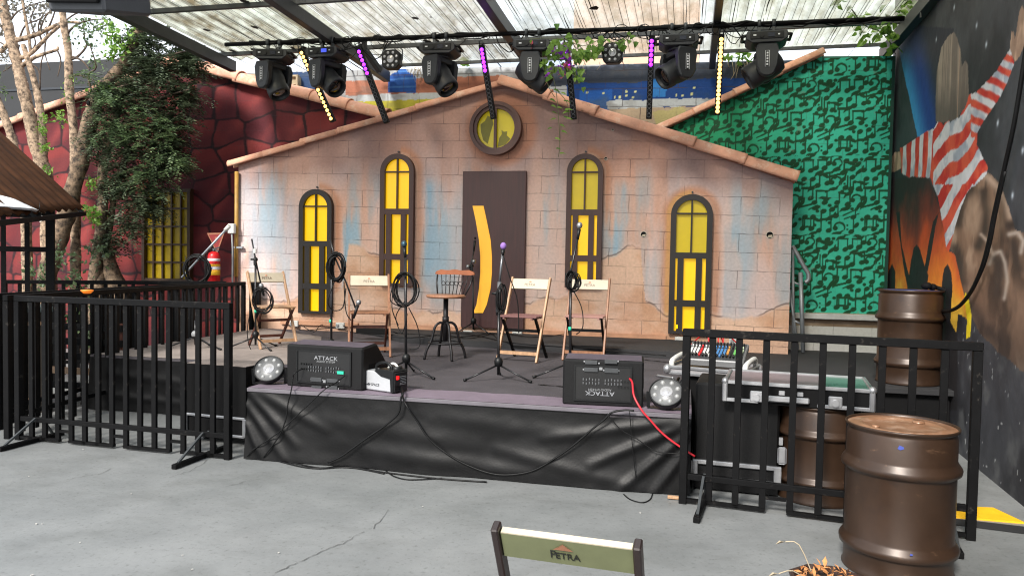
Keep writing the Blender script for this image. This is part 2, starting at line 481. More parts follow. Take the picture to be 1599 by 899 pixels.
# ================================================================== PINK HOUSE FACADE
DF = 9.75
facade = thing('house_facade', 'pink blockwork house front with arched yellow windows and dark door behind the stage', 'house front', B(0, DF, 0), -TH)
def fw(x, y, D=DF):
    s, d, z = toB(Pd(x, y, D)); return (s, z)
FL, FR = fw(372, 400)[0], fw(1235, 400)[0]
AP = fw(785, 131)
EL, ER = fw(372, 258), fw(1235, 284)
def f_top(s):
    if s < AP[0]: return EL[1] + (AP[1] - EL[1]) * (s - EL[0]) / (AP[0] - EL[0])
    return AP[1] + (ER[1] - AP[1]) * (s - AP[0]) / (ER[0] - AP[0])
def rect(x0, y0, x1, y1, D=DF):
    a = fw(x0, (y0 + y1) / 2, D); c = fw(x1, (y0 + y1) / 2, D); t = fw((x0 + x1) / 2, y0, D); bt = fw((x0 + x1) / 2, y1, D)
    return (a[0], bt[1], c[0], t[1])
WINS = [rect(470, 296, 521, 489), rect(596, 241, 648, 446), rect(885, 241, 941, 449), rect(1046, 304, 1111, 521)]
RND = fw(776, 202); RNDR = (fw(816, 202)[0] - fw(736, 202)[0]) / 2
DOOR = rect(723, 268, 821, 512)
CRK = [fw(x, y) for x, y in [(372, 462), (440, 470), (535, 452), (545, 380), (560, 383), (580, 396), (598, 402), (612, 478), (650, 488), (680, 487), (724, 484),
       (830, 470), (850, 462), (868, 470), (885, 462), (905, 448), (936, 410), (950, 402), (975, 388), (1000, 384), (1008, 470), (1040, 492), (1100, 492), (1150, 497), (1180, 491), (1208, 484), (1222, 474), (1240, 470)]]
CX_, CZ_ = np.array([c[0] for c in CRK]), np.array([c[1] for c in CRK])
def paint_pink(s, z):
    n = len(s)
    c = np.tile(np.array([[226, 190, 174]], float), (n, 1))
    a = fbm(s * 0.9 + 5, z * 0.55, 1); st = fbm(s * 5.5, z * 0.7, 2, 5); st2 = fbm(s * 2.2 + 9, z * 0.45 + 3, 3, 4)
    c = mixc(c, (212, 194, 194), sst(0.38, 0.62, a) * 0.8)
    c = mixc(c, (214, 188, 182), sst(0.45, 0.65, st) * 0.6)
    c = mixc(c, (212, 156, 128), sst(0.52, 0.72, st2) * 0.6)
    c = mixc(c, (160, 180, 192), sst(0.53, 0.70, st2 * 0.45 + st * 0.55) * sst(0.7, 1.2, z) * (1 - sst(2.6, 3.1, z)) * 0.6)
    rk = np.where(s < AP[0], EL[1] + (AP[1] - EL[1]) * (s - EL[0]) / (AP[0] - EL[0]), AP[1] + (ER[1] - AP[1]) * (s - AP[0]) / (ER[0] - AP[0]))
    up = np.clip(sst(2.2, 3.3, z) + .85 * (1 - sst(0.05, 0.55, rk - z + (st - .5) * .3)), 0, 1)  # browner towards the top and rake, eave shade painted into the colour
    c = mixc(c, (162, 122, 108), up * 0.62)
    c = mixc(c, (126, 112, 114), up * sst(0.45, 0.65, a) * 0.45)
    # blue-grey wash left part
    wl = np.exp(-((s - (WINS[0][0] - 0.55)) / 0.42) ** 2) * sst(1.4, 1.9, z) * (1 - sst(2.5, 2.9, z))
    c = mixc(c, (150, 160, 172), wl * 0.55 * sst(0.3, 0.6, st))
    for i, (x0, z0, x1, z1) in enumerate(WINS):
        w = x1 - x0; cz = z1 - w / 2; cx = (x0 + x1) / 2
        dx = np.where(z > cz, np.hypot(s - cx, z - cz) - w / 2, np.abs(s - cx) - w / 2)
        edge = (fbm(s * 3, z * 3, 11 + i) - 0.5) * 0.05
        # blue drips to the side
        bl = sst(0.13, 0.17, dx + edge) * (1 - sst(0.20, 0.52, dx + edge)) * (s > cx) * (1 - sst(cz - 0.25, cz - 0.02, z)) * sst(z0 - 0.15, z0 + 0.3, z)
        bl = bl * (0.35 + 0.65 * sst(0.36, 0.6, st))
        c = mixc(c, (142, 176, 198), bl * 0.85)
        rgt = (s > cx + 0.02) if i != 3 else (s > -99)
        hl = (1 - sst(0.05, 0.15, dx + edge)) * (rgt * 0.9) * (z > z0 - 0.02)
        c = mixc(c, (198, 138, 106), hl * .8)
        c = mixc(c, (212, 172, 150), (1 - sst(0.02, 0.045, dx)) * (rgt * 0.6) * (z > z0))
        if i == 3: c = mixc(c, (214, 160, 100), (1 - sst(0.03, 0.08, dx)) * (s < cx) * 0.8)
    dd = np.hypot(s - RND[0] - 0.06, z - RND[1]) - RNDR
    c = mixc(c, (178, 122, 96), (1 - sst(0.06, 0.2, dd)) * 0.75)
    for (x, y, wx, hz) in [(690, 370, .26, .8), (852, 370, .22, .8), (556, 360, .12, .5), (850, 450, .12, .4), (955, 360, .2, .5), (420, 320, .25, .5), (1150, 400, .2, .5), (1170, 320, .3, .3)]:
        q = fw(x, y); g = np.exp(-((s - q[0]) / wx) ** 2 - ((z - q[1]) / hz) ** 2)
        c = mixc(c, (160, 186, 202), g * (0.2 + 0.8 * sst(0.36, 0.62, st)) * 0.75)
    # flaked plaster at the foot
    zc = np.interp(s, CX_, CZ_) + (fbm(s * 7, z * 0 + 2, 21) - 0.5) * 0.10
    fl = (z < zc).astype(float)
    tan = mixc(np.tile(np.array([[222, 186, 162]], float), (n, 1)), (206, 160, 130), sst(0.42, 0.68, fbm(s * 2, z * 3, 31)))
    wmask = sst(-0.02, 0.05, zc - z) * (1 - sst(0.25, 0.9, zc - z) * 0.35)
    c = c * (1 - fl[:, None] * wmask[:, None]) + tan * fl[:, None] * wmask[:, None]
    patch = (np.interp(s, CX_, CZ_) > -9)
    ln = (1 - sst(0.0, 0.016, np.abs(zc - z))) * sst(0.42, 0.55, fbm(s * 1.7, z * 0 + 7, 33))
    c = mixc(c, (116, 98, 90), ln * 0.9)
    c = mixc(c, (226, 208, 196), (1 - sst(0.0, 0.03, np.abs(zc + 0.03 - z))) * 0.25)
    # dirt at the foot
    c = mixc(c, (164, 128, 104), (1 - sst(0.62, 0.78, z + (st - 0.5) * 0.15)) * 0.45)
    return c
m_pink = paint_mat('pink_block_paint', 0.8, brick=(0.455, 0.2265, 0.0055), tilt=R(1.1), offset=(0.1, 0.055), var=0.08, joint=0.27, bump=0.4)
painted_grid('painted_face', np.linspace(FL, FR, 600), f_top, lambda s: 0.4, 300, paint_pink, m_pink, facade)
b = MB(); b.prism([(FL, 0.4), (FR, 0.4), (FR, f_top(FR)), AP, (FL, f_top(FL))], 0.004, 0.16)
b.build('wall', mat('pink_block_side', (188, 160, 150), 0.85, bump=0.3), facade)

def tiles(name, parent, lo, hi, r=0.115, ln=0.46, y0=-0.03, m=M_TILE, seed=1):
    """cover tiles laid end to end up a rake, from the low end to the high end (x, z)"""
    rnd = random.Random(seed)
    lo, hi = Vector((lo[0], 0, lo[1])), Vector((hi[0], 0, hi[1]))
    d = hi - lo; L = d.length; d.normalize(); up = Vector((-d.z, 0, d.x))
    if up.z < 0: up = -up
    n = max(1, round(L / ln)); st = L / n
    b = MB()
    for k in range(n):
        a0 = lo + d * (k * st - 0.05); a1 = lo + d * ((k + 1) * st + 0.02)
        j = rnd.uniform(-.008, .008); yy = y0 + rnd.uniform(-.01, .01)
        rings = []
        for P, rad, lift in ((a0, r * 1.03, 0.010), (a0 + d * 0.03, r * 1.0, 0.008), (a1, r * 0.93, 0.0)):
            for rr in (rad, rad - 0.016):
                ring = []
                for q in range(13):
                    an = R(-25 + 230 * q / 12)
                    ring.append(b.bm.verts.new(P + up * (rr * math.sin(an) * 0.85 + lift + j) + Vector((0, yy - rr * math.cos(an), 0))))
                rings.append(ring)
        for (u, v) in ((0, 2), (2, 4), (1, 3), (3, 5)):
            for q in range(12):
                f = b.bm.faces.new((rings[u][q], rings[u][q + 1], rings[v][q + 1], rings[v][q])); f.smooth = True
        for (u, v) in ((0, 1), (4, 5)):
            for q in range(12): b.bm.faces.new((rings[u][q], rings[u][q + 1], rings[v][q + 1], rings[v][q]))
        for q in (0, 12):
            for (u, v) in ((0, 2), (2, 4)):
                b.bm.faces.new((rings[u][q], rings[v][q], rings[v + 1][q], rings[u + 1][q]))
    return b.build(name, m, parent)
tiles('roof', facade, fw(366, 259), fw(787, 133), r=.085, ln=.62, seed=2)
tiles('roof', facade, fw(1237, 279), fw(783, 131), r=.125, ln=.62, seed=3)

M_WFRB = mat('window_board_black', (34, 28, 26), 0.5, var=0.2)
M_WFR = mat('window_board_brown', (70, 44, 38), 0.5, var=0.2, stretch=(6, 6, 1))
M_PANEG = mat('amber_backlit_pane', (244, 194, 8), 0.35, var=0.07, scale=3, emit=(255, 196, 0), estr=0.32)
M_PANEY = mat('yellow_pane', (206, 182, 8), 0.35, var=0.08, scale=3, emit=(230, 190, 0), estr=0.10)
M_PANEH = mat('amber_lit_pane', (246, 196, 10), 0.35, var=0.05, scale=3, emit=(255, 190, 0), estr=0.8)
def arch(x0, z0, x1, z1, n=20):
    r = (x1 - x0) / 2; cx = (x0 + x1) / 2; cz = z1 - r
    return [(x1, z0)] + [(cx + r * math.cos(math.pi * k / n), cz + r * math.sin(math.pi * k / n)) for k in range(n + 1)] + [(x0, z0)]
def arched_window(rc, mf, mp, mlow, label, dp=0.075):
    x0, z0, x1, z1 = rc; w = x1 - x0; h = z1 - z0
    b = MB()
    fr = 0.135 * w
    ix0, ix1, iz1 = x0 + fr, x1 - fr, z1 - fr * 1.05
    zt = z1 - 0.415 * h           # foot of the arched panes
    b.ring(arch(x0, z0, x1, z1), arch(ix0, z0 + 0.02 * h, ix1, iz1), -dp, -0.002)
    e = 0.003
    b.box(((x0 + x1) / 2, -0.037, (zt + iz1) / 2), (0.04 * w, 0.05, iz1 - zt))               # mullion
    b.box(((x0 + x1) / 2, -0.036, z1 - 0.137 * h), (ix1 - ix0, 0.052, 0.011 * h))              # cross bar
    zs = [(1 - 0.415, 1 - 0.458), (1 - 0.757, 1 - 0.803), (1 - 0.985, 0.0)]
    for a, c in zs:
        b.box(((x0 + x1) / 2, -0.042, z0 + (a + c) / 2 * h), (ix1 - ix0, 0.062, (a - c) * h))
    for u0, u1 in ((0.185, 0.335), (0.625, 0.775)):
        b.box((x0 + (u0 + u1) / 2 * w, -0.0405, z0 + (1 - 0.72) * h), ((u1 - u0) * w, 0.057, 0.525 * h))
    fo = b.build('window', mf, facade); fo['label'] = label
    b = MB(); b.prism(arch(ix0 - .004, zt, ix1 + .004, iz1 + .004), -0.022, -0.006); b.build('pane', mp, fo)
    b = MB(); b.box(((x0 + x1) / 2, -0.014, z0 + 0.30 * h), (ix1 - ix0 + .004, 0.014, 0.565 * h)); b.build('pane', mlow, fo)
    b = MB(); b.cyl(((x0 + x1) / 2, -0.03, z1 + 0.03), ((x0 + x1) / 2, -0.004, z1 + 0.03), 0.012, seg=8); b.build('hook', M_STEEL, fo)
    return fo
arched_window(WINS[0], M_WFRB, M_PANEG, M_PANEG, 'short black arched window with amber panes, left of the stage')
arched_window(WINS[1], M_WFR, M_PANEG, M_PANEG, 'tall brown arched window with amber panes left of the door')
arched_window(WINS[2], M_WFR, M_PANEY, M_PANEG, 'tall brown arched window with yellow panes right of the door')
w4 = arched_window(WINS[3], M_WFRB, M_PANEY, M_PANEG, 'short black arched window with yellow panes above the mixer')
for px, py, sx, sz in ((1057, 509, .02, .05), (1079, 515, .07, .02), (1095, 515, .02, .02)):
    q = fw(px, py); b = MB(); b.box((q[0], -0.0765, q[1]), (sx, 0.006, sz), bevel=0.004); b.build('lit_slit', M_PANEH, w4)
# round window
cx, cz = RND
circ = lambda r, n=40: [(cx + r * math.cos(2 * math.pi * k / n), cz + r * math.sin(2 * math.pi * k / n)) for k in range(n)]
b = MB(); b.ring(circ(RNDR), circ(RNDR * 0.86), -0.11, -0.002); b.ring(circ(RNDR * 0.857), circ(RNDR * 0.735), -0.085, -0.004)
b.box((cx - 0.005, -0.06, cz), (0.035, 0.04, RNDR * 1.5))
rw = b.build('round_window', mat('round_frame', (92, 62, 54), 0.45, var=0.15), facade)
pm = bpy.data.materials.new('acetate_pane'); pm.use_nodes = True
pp = pm.node_tree.nodes['Principled BSDF']; pp.inputs['Base Color'].default_value = lin((208, 190, 10)) + [1]; pp.inputs['Roughness'].default_value = 0.25
pp.inputs['Emission Color'].default_value = lin((215, 190, 0)) + [1]; pp.inputs['Emission Strength'].default_value = 0.08
b = MB(); b.prism(circ(RNDR * 0.737), -0.03, -0.012); b.build('pane', pm, rw)
b = MB(); M_OLIVE = mat('olive_sheet', (128, 122, 22), 0.4, var=0.15)
def rp(pts): return [(cx + x * RNDR, cz + z * RNDR) for x, z in pts]
b.prism(rp([(-0.6, -0.1), (-0.62, 0.18), (-0.45, 0.3), (-0.35, 0.5), (-0.18, 0.42), (-0.12, 0.2), (-0.22, -0.1), (-0.33, -0.55), (-0.5, -0.42)]), -0.034, -0.031)
b.prism(rp([(0.06, -0.68), (0.12, -0.35), (0.22, -0.2), (0.2, -0.05), (0.3, -0.12), (0.42, -0.1), (0.4, -0.25), (0.55, -0.38), (0.35, -0.6)]), -0.034, -0.031)
b.build('silhouette', M_OLIVE, rw)
# door
x0, z0, x1, z1 = DOOR
b = MB(); b.box(((x0 + x1) / 2, -0.03, (z0 + z1) / 2), (x1 - x0, 0.055, z1 - z0), bevel=0.004)
dr = b.build('door', mat('door_board', (66, 37, 36), 0.45, var=0.28, scale=3, stretch=(10, 10, 0.8)), facade)
cl = [(740, 322, 17), (745, 345, 17), (750, 375, 18), (752, 400, 18), (752, 425, 18), (750, 450, 18), (746, 475, 16), (741, 488, 15)]
lft = [fw(x, y) for x, y, w in cl]; rgt = [fw(x + w, y) for x, y, w in cl]
b = MB()
for i in range(len(cl) - 1):
    b.prism([lft[i], rgt[i], rgt[i + 1], lft[i + 1]], -0.066, -0.058)
b.build('yellow_strip', mat('amber_strip', (246, 186, 56), 0.45, var=0.06, emit=(255, 180, 40), estr=0.2), dr)
# small pipe ends let into the wall
for px, py, r in ((1005, 366, 0.042), (1202, 367, 0.048), (946, 248, 0.024), (957, 203, 0.018)):
    q = fw(px, py); b = MB()
    Mq = Matrix.Translation((q[0], 0, q[1])) @ Matrix.Rotation(R(90), 4, 'X'); b.lathe([(r, 0.0), (r * .97, 0.006), (r * 0.86, 0.006), (r * 0.8, 0.001)], Mq, 14)
    pe = b.build('pipe_end', mat('pvc_end', (206, 196, 184), 0.6, var=0.4, scale=25), facade)
    b = MB(); b.lathe([(r * .84, .003), (0, .003)], Mq, 14); b.build('hole', M_BLACKM, pe)
    b = MB(); b.prism([(q[0] - r * .6, q[1] - r * .55), (q[0] + r * .5, q[1] - r * .6), (q[0] + r * .65, q[1] + .1 * r), (q[0] - r * .3, q[1] - r * .05)], -.0065, -.0045); b.build('torn_edge', M_CREAM, pe)
# brown base plinth board
b = MB()
b.bm.free()
for xa, xb, za in ((640, 722, .7), (440, 560, .69), (830, 1040, .69)):
    a = fw(xa, 515)[0]; c = fw(xb, 515)[0]; b = MB(); b.box(((a + c) / 2, -0.02, 0.655), (c - a, 0.036, 0.05)); b.build('skirting', mat('skirting_tan', (190, 142, 112), 0.75, var=0.2), facade)

# ================================================================== RED STONE-PAINTED HOUSE FRONT
DR = 10.5
red = thing('house_facade', 'dark red house front painted with big stones and a gold lattice window behind the tree', 'house front', B(0, DR, 0), -TH)
rf = lambda x, y: fw(x, y, DR)
RP, RR, RL = rf(272, 100), rf(600, 188), rf(-70, 228)
def r_top(s):
    if s < RP[0]: return RL[1] + (RP[1] - RL[1]) * (s - RL[0]) / (RP[0] - RL[0])
    return RP[1] + (RR[1] - RP[1]) * (s - RP[0]) / (RR[0] - RP[0])
def paint_red(s, z):
    rnd = np.random.RandomState(4)
    # jittered grid of stones, each row its own size
    pts = []
    zz = -0.1; row = 0
    while zz < 5.0:
        hgt = rnd.uniform(0.30, 0.50); xx = RL[0] - 0.3 + rnd.uniform(0, .4)
        while xx < RR[0] + 0.4:
            w = rnd.uniform(0.36, 0.74); pts.append((xx + rnd.uniform(-.08, .08), zz + rnd.uniform(-.1, .1), rnd.rand())); xx += w
        zz += hgt; row += 1
    pts = np.array(pts)
    out = np.zeros((len(s), 3))
    wx = s + (fbm(s * 5, z * 5, 41) - 0.5) * 0.055; wz = z + (fbm(s * 5 + 7, z * 5, 42) - 0.5) * 0.055
    for i0 in range(0, len(s), 20000):
        a = wx[i0:i0 + 20000]; c = wz[i0:i0 + 20000]
        d = np.sqrt(((a[:, None] - pts[None, :, 0]) * 0.8) ** 2 + ((c[:, None] - pts[None, :, 1]) * 1.1) ** 2)
        idx = np.argsort(d, 1)[:, :2]; k = np.arange(len(a))
        d1, d2 = d[k, idx[:, 0]], d[k, idx[:, 1]]; e = d2 - d1
        t = pts[idx[:, 0], 2]; ox = a - pts[idx[:, 0], 0]; oz = c - pts[idx[:, 0], 1]
        col = np.tile(np.array([[112, 35, 37]], float), (len(a), 1))
        col = mixc(col, (124, 46, 44), sst(0.2, 0.9, t) * 0.8)
        col = mixc(col, (78, 26, 36), sst(0.55, 1.0, 1 - t) * 0.7)
        facet = np.sin((ox * 1.1 - oz * 0.8 + t * 5) * 9) * 0.5 + 0.5
        col = mixc(col, (158, 70, 64), facet ** 3 * 0.5)
        col = mixc(col, (60, 20, 28), sst(0.05, -0.16, oz - ox * 0.4) * 0.45)
        gap = 1 - sst(0.012, 0.045, e + (fbm(a * 9, c * 9, 43) - 0.5) * 0.03)
        col = mixc(col, (34, 15, 20), gap * 0.92)
        out[i0:i0 + 20000] = col
    g = fbm(s * 2, z * 2, 44)
    return mixc(out, (70, 26, 36), sst(0.5, 0.75, g) * 0.4)
painted_grid('painted_face', np.linspace(RL[0], RR[0], 420), r_top, lambda s: 0.0, 300, paint_red, paint_mat('red_stone_paint', 0.7, brick=(0.455, 0.2265, 0.005), tilt=R(1.0), var=0.08, joint=0.14, bump=0.15), red)
b = MB(); b.prism([(RL[0], 0), (RR[0], 0), (RR[0], RR[1]), RP, (RL[0], RL[1])], 0.004, 0.12); b.build('wall', mat('red_wall_side', (96, 40, 42), 0.85), red)
tiles('roof', red, rf(602, 184), rf(268, 98), r=0.15, ln=0.62, seed=5)
tiles('roof', red, rf(-66, 226), rf(276, 100), r=0.12, ln=0.5, seed=6)
# lattice window
x0, z0, x1, z1 = rect(229, 298, 300, 437, DR)
b = MB(); nx, nz = 5, 5
for i in range(nx + 1): b.box((x0 + (x1 - x0) * i / nx, -0.045, (z0 + z1) / 2), (0.024 if 0 < i < nx else 0.05, 0.035 if 0 < i < nx else .09, z1 - z0))
for i in range(nz + 1): b.box(((x0 + x1) / 2, -0.042, z0 + (z1 - z0) * i / nz), (x1 - x0 + .06, 0.028 if 0 < i < nz else .08, 0.026 if 0 < i < nz else 0.05))
lw = b.build('window', mat('window_brown_dark', (66, 44, 26), 0.5, var=0.25), red)
b = MB(); b.box(((x0 + x1) / 2, -0.012, (z0 + z1) / 2), (x1 - x0, 0.016, z1 - z0)); b.build('pane', mat('gold_pane', (190, 160, 16), 0.35, var=0.35, scale=2.2), lw)

# ================================================================== GREEN MUSIC-NOTE HOUSE FRONT
DG = 10.3
green = thing('house_facade', 'green house front stencilled with music notes at the right end of the stage', 'house front', B(0, DG, 0), -TH)
gf = lambda x, y: fw(x, y, DG)
G0, G1 = gf(1030, 207), gf(1284, 88)
GR = gf(1391, 300)[0]
def g_top(s):
    if s < G0[0]: return G0[1]
    if s < G1[0]: return G0[1] + (G1[1] - G0[1]) * (s - G0[0]) / (G1[0] - G0[0])
    return G1[1] - 0.03
# stencil: heads, stems, beams and clefs in one repeat (x 0..1.0, z 0..1.35)
E, L_, A_ = [], [], []
def note(x, z, h=0.17, up=True, r=0.034):
    E.append((x, z, r * 1.3, r, 0.5)); L_.append((x + (r if up else -r), z, x + (r if up else -r), z + (h if up else -h), 0.011))
def pair(x, z, w=0.15, h=0.17, t=0.03, sk=0.0, up=True):
    note(x, z, h, up); note(x + w, z + sk, h, up)
    sx = 0.034 if up else -0.034; sz = h if up else -h
    L_.append((x + sx, z + sz, x + w + sx, z + sk + sz, t))
def hook(x, z, r=0.07):
    A_.append((x, z, r, -40, 200, 0.022)); E.append((x - r * .8, z - .01, .035, .035, 0)); E.append((x + r * 1.5, z + .04, .014, .014, 0)); E.append((x + r * 1.5, z - .03, .014, .014, 0))
pair(.06, .10); pair(.10, .30, up=False, w=.13); pair(.33, .07, .16, .19, .035); hook(.66, .12, .085)
pair(.40, .40, .14, .15, .03, .03, False); note(.60, .32, .2); note(.85, .05, .22); E.append((.93, .16, .05, .028, .9)); L_.append((.72, .33, .95, .44, .022)); L_.append((.74, .27, .97, .36, .02))
note(.88, .30, .15); pair(.03, .62, .16, .18, .035); pair(.25, .55, .17, .2, .03); pair(.62, .55, .17, .17, .035, -.03); hook(.93, .60, .08)
L_.append((.02, .47, .2, .52, .03)); L_.append((.16, .43, .3, .50, .02)); E.append((.28, .46, .06, .03, .4))
pair(.08, .95, .14, .16, .03, 0, False); pair(.30, .84, .16, .18, .035, .04); hook(.60, .90, .09); note(.75, .80, .2); note(.86, .98, .18, False); pair(.84, .78, .12, .12, .025)
L_.append((.45, .98, .68, 1.04, .03)); L_.append((.45, 1.05, .66, 1.11, .02)); E.append((.72, 1.06, .055, .035, .3)); E.append((.42, 1.02, .05, .03, -.6))
pair(.04, 1.10, .15, .18, .03); pair(.27, 1.14, .14, .14, .03); note(.86, 1.12, .16); hook(.62, 1.22, .07); pair(.76, 1.26, .14, .15, .03, 0, False); note(.48, 1.22, .11); E.append((.95, 1.2, .05, .03, .8))
def swoosh(x, z, l=.13, a=.4, w=.026):
    c, s_ = math.cos(a), math.sin(a)
    E.append((x, z, l * .55, w, a)); E.append((x + c * l * .55, z + s_ * l * .55 + .02, l * .3, w * .5, a + .5)); E.append((x - c * l * .5, z - s_ * l * .5 - .012, l * .3, w * .45, a + .45))
for x, z, a in ((.52, .30, .5), (.28, .26, -.5), (.75, .44, .2), (.04, .53, .9), (.42, .62, -.3), (.80, .70, .5), (.55, .78, .2), (.22, .80, .4), (.02, .88, -.4), (.70, .93, .8), (.33, 1.06, .4), (.12, 1.30, .3), (.40, 1.32, -.3), (.60, 1.12, .5), (.97, 1.08, .7), (.62, .02, .1), (.24, .02, .4), (.97, .50, 1.0), (.83, 1.22, -.3)): swoosh(x, z, .12, a)
for x, z in ((.5, .2), (.26, .16), (.02, .26), (.6, .48), (.5, .5), (.86, .44), (.44, .74), (.7, .74), (.0, .76), (.2, 1.1), (.58, .98), (.9, .90), (.66, 1.32), (.0, 1.28), (.3, .4)): E.append((x, z, .026, .024, 0))
SX, SZ = 1.0, 1.35
def stencil(x, z):
    m = np.full(x.shape, 9.0)
    for ox in (-SX, 0, SX):
        for oz in (-SZ, 0, SZ):
            u = x - ox; v = z - oz
            for cx, cz, rx, rz, ro in E:
                a = (u - cx) * math.cos(ro) + (v - cz) * math.sin(ro); c = -(u - cx) * math.sin(ro) + (v - cz) * math.cos(ro)
                m = np.minimum(m, (np.hypot(a / rx, c / rz) - 1.16) * min(rx, rz))
            for xa, za, xb, zb, w in L_:
                dx, dz = xb - xa, zb - za; t = np.clip(((u - xa) * dx + (v - za) * dz) / (dx * dx + dz * dz), 0, 1)
                m = np.minimum(m, np.hypot(u - xa - t * dx, v - za - t * dz) - max(w, .019) / 2 * 1.15)
            for cx, cz, r, a0, a1, w in A_:
                an = np.degrees(np.arctan2(v - cz, u - cx)); an = np.where(an < a0, an + 360, an)
                tt = np.clip((an - a0) / (a1 - a0), 0, 1)
                d = np.abs(np.hypot(u - cx, v - cz) - r) - w * (0.4 + 1.1 * np.sin(np.pi * tt)) / 2
                m = np.minimum(m, np.where(an <= a1, d, 9))
    return m
def paint_green(s, z):
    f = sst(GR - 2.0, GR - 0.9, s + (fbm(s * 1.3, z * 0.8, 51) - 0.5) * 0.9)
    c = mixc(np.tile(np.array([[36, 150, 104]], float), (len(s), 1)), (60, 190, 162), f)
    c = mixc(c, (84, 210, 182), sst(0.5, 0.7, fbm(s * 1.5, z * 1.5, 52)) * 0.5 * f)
    u = (s + z * 0.02 + 3.0) * 1.36; v = z * 1.36
    d = stencil(np.mod(u + (np.floor(v / SZ) % 2) * .43, SX), np.mod(v, SZ))
    d = d + (fbm(s * 12, z * 12, 53) - 0.5) * 0.010
    inside = 1 - sst(-0.004, 0.005, d)
    c = mixc(c, (18, 66, 38), inside * 0.95)
    c = mixc(c, (150, 150, 130), (fbm(s * 9, z * 9, 55) > 0.80) * 0.4)
    zl = gf(1300, 489)[1]; zl2 = gf(1300, 499)[1]
    # below the painted area: bare ledge courses
    lo = (z < zl)
    bare = mixc(np.tile(np.array([[176, 160, 142]], float), (len(s), 1)), (128, 108, 88), sst(0.4, 0.62, fbm(s * 2, z * 7, 56)))
    bare = mixc(bare, (206, 206, 204), ((z < zl - 0.17) * 1.0) * (1 - sst(0.55, 0.7, fbm(s * 3, z * 3, 57)) * 0.5))
    c = np.where(lo[:, None], bare, c)
    c = np.where((s > GR - 0.035)[:, None] & (z > zl)[:, None], np.array([[32, 70, 60]], float), c)
    return c
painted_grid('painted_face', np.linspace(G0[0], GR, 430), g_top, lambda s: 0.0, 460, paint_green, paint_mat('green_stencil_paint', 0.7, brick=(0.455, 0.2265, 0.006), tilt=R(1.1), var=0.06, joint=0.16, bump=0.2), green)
b = MB(); b.prism([(G0[0], 0), (GR, 0), (GR, g_top(GR)), (G1[0], G1[1]), G0], 0.004, 0.12); b.build('wall', mat('green_wall_side', (60, 120, 100), 0.85), green)
tiles('roof', green, gf(1028, 204), gf(1284, 86), r=0.085, ln=0.5, y0=-0.05, seed=8)
zl = gf(1300, 489)[1]
b = MB(); b.box(((gf(1238, 490)[0] + GR) / 2, -0.04, zl - 0.04), (GR - gf(1238, 490)[0], 0.078, 0.07), bevel=0.006); b.build('ledge', mat('whitewash_ledge', (196, 198, 198), 0.7, var=0.2), green)

# ================================================================== BACK BLOCK WALL
DK = 10.75
back = thing('block_wall', 'grey and blue painted block wall rising between the tiled gables under the roof', 'wall', B(0, DK, 0), -TH)
kf = lambda x, y: fw(x, y, DK)
K0, K1 = kf(376, 112), kf(1400, 88)
kt = lambda s: K0[1] + (K1[1] - K0[1]) * (s - K0[0]) / (K1[0] - K0[0]) - 0.02
def krect(c, s, z, x0, y0, x1, y1, rgb, f=1.0, rough=0.02):
    a, d = kf(x0, (y0 + y1) / 2)[0], kf(x1, (y0 + y1) / 2)[0]; t, bt = kf((x0 + x1) / 2, y0)[1], kf((x0 + x1) / 2, y1)[1]
    n = (fbm(s * 6, z * 6, int(x0)) - 0.5) * rough * 2
    m = ((s + n > a) & (s + n < d) & (z + n > bt) & (z + n < t)).astype(float) * f
    return mixc(c, rgb, m)
def paint_back(s, z):
    c = mixc(np.tile(np.array([[150, 152, 152]], float), (len(s), 1)), (176, 178, 180), sst(0.4, 0.65, fbm(s * 1.5, z * 2, 61)))
    R_ = lambda *a, **k: krect(c, s, z, *a, **k)
    c = R_(455, 112, 505, 150, (40, 62, 96)); c = R_(486, 118, 494, 124, (190, 150, 80)); c = R_(497, 130, 503, 136, (190, 150, 80))
    c = R_(540, 122, 792, 145, (158, 102, 80)); c = R_(540, 145, 790, 157, (176, 182, 184)); c = R_(535, 157, 700, 200, (178, 170, 60))
    # tank
    bot = [kf(x, y) for x, y in ((606, 145), (607, 122), (611, 116), (621, 112), (623, 107), (634, 107), (636, 112), (645, 116), (650, 122), (650, 145))]
    bi = inpoly(s, z, bot); c = mixc(c, (34, 78, 148), bi * 1.0); c = mixc(c, (86, 136, 196), bi * (np.sin(z * 55) > .75) * .6); c = mixc(c, (22, 50, 110), bi * sst(0.45, .7, fbm(s * 5, z * 2, 66)) * .5)
    # right part
    c = R_(838, 96, 1290, 128, (62, 68, 80), rough=.04); c = R_(885, 126, 1200, 176, (28, 66, 130), rough=.03)
    c = R_(905, 142, 955, 178, (36, 90, 170)); c = R_(1015, 124, 1040, 152, (50, 120, 190)); c = R_(1165, 120, 1260, 160, (64, 122, 170), rough=.05)
    c = R_(948, 155, 1135, 168, (190, 194, 198)); c = R_(950, 168, 1130, 215, (186, 164, 140)); c = R_(1020, 172, 1070, 200, (198, 188, 120), f=.7, rough=.06)
    for x, y in ((917, 145), (943, 146), (960, 152), (968, 152), (978, 150), (989, 152), (978, 143), (992, 143), (1056, 149), (1066, 150), (1080, 147), (1084, 137)):
        c = R_(x - 1.6, y - 1.6, x + 1.6, y + 1.6, (214, 214, 150), rough=0.004)
    c = mixc(c, (96, 92, 88), sst(0.55, 0.75, fbm(s * 2.5, z * 4, 63)) * 0.4)
    return c
painted_grid('painted_face', np.linspace(K0[0], K1[0], 620), kt, lambda s: 2.4, 150, paint_back, paint_mat('back_wall_paint', 0.8, brick=(0.5, 0.25, 0.008), tilt=R(1.0), var=0.08, joint=0.3, bump=0.3), back)
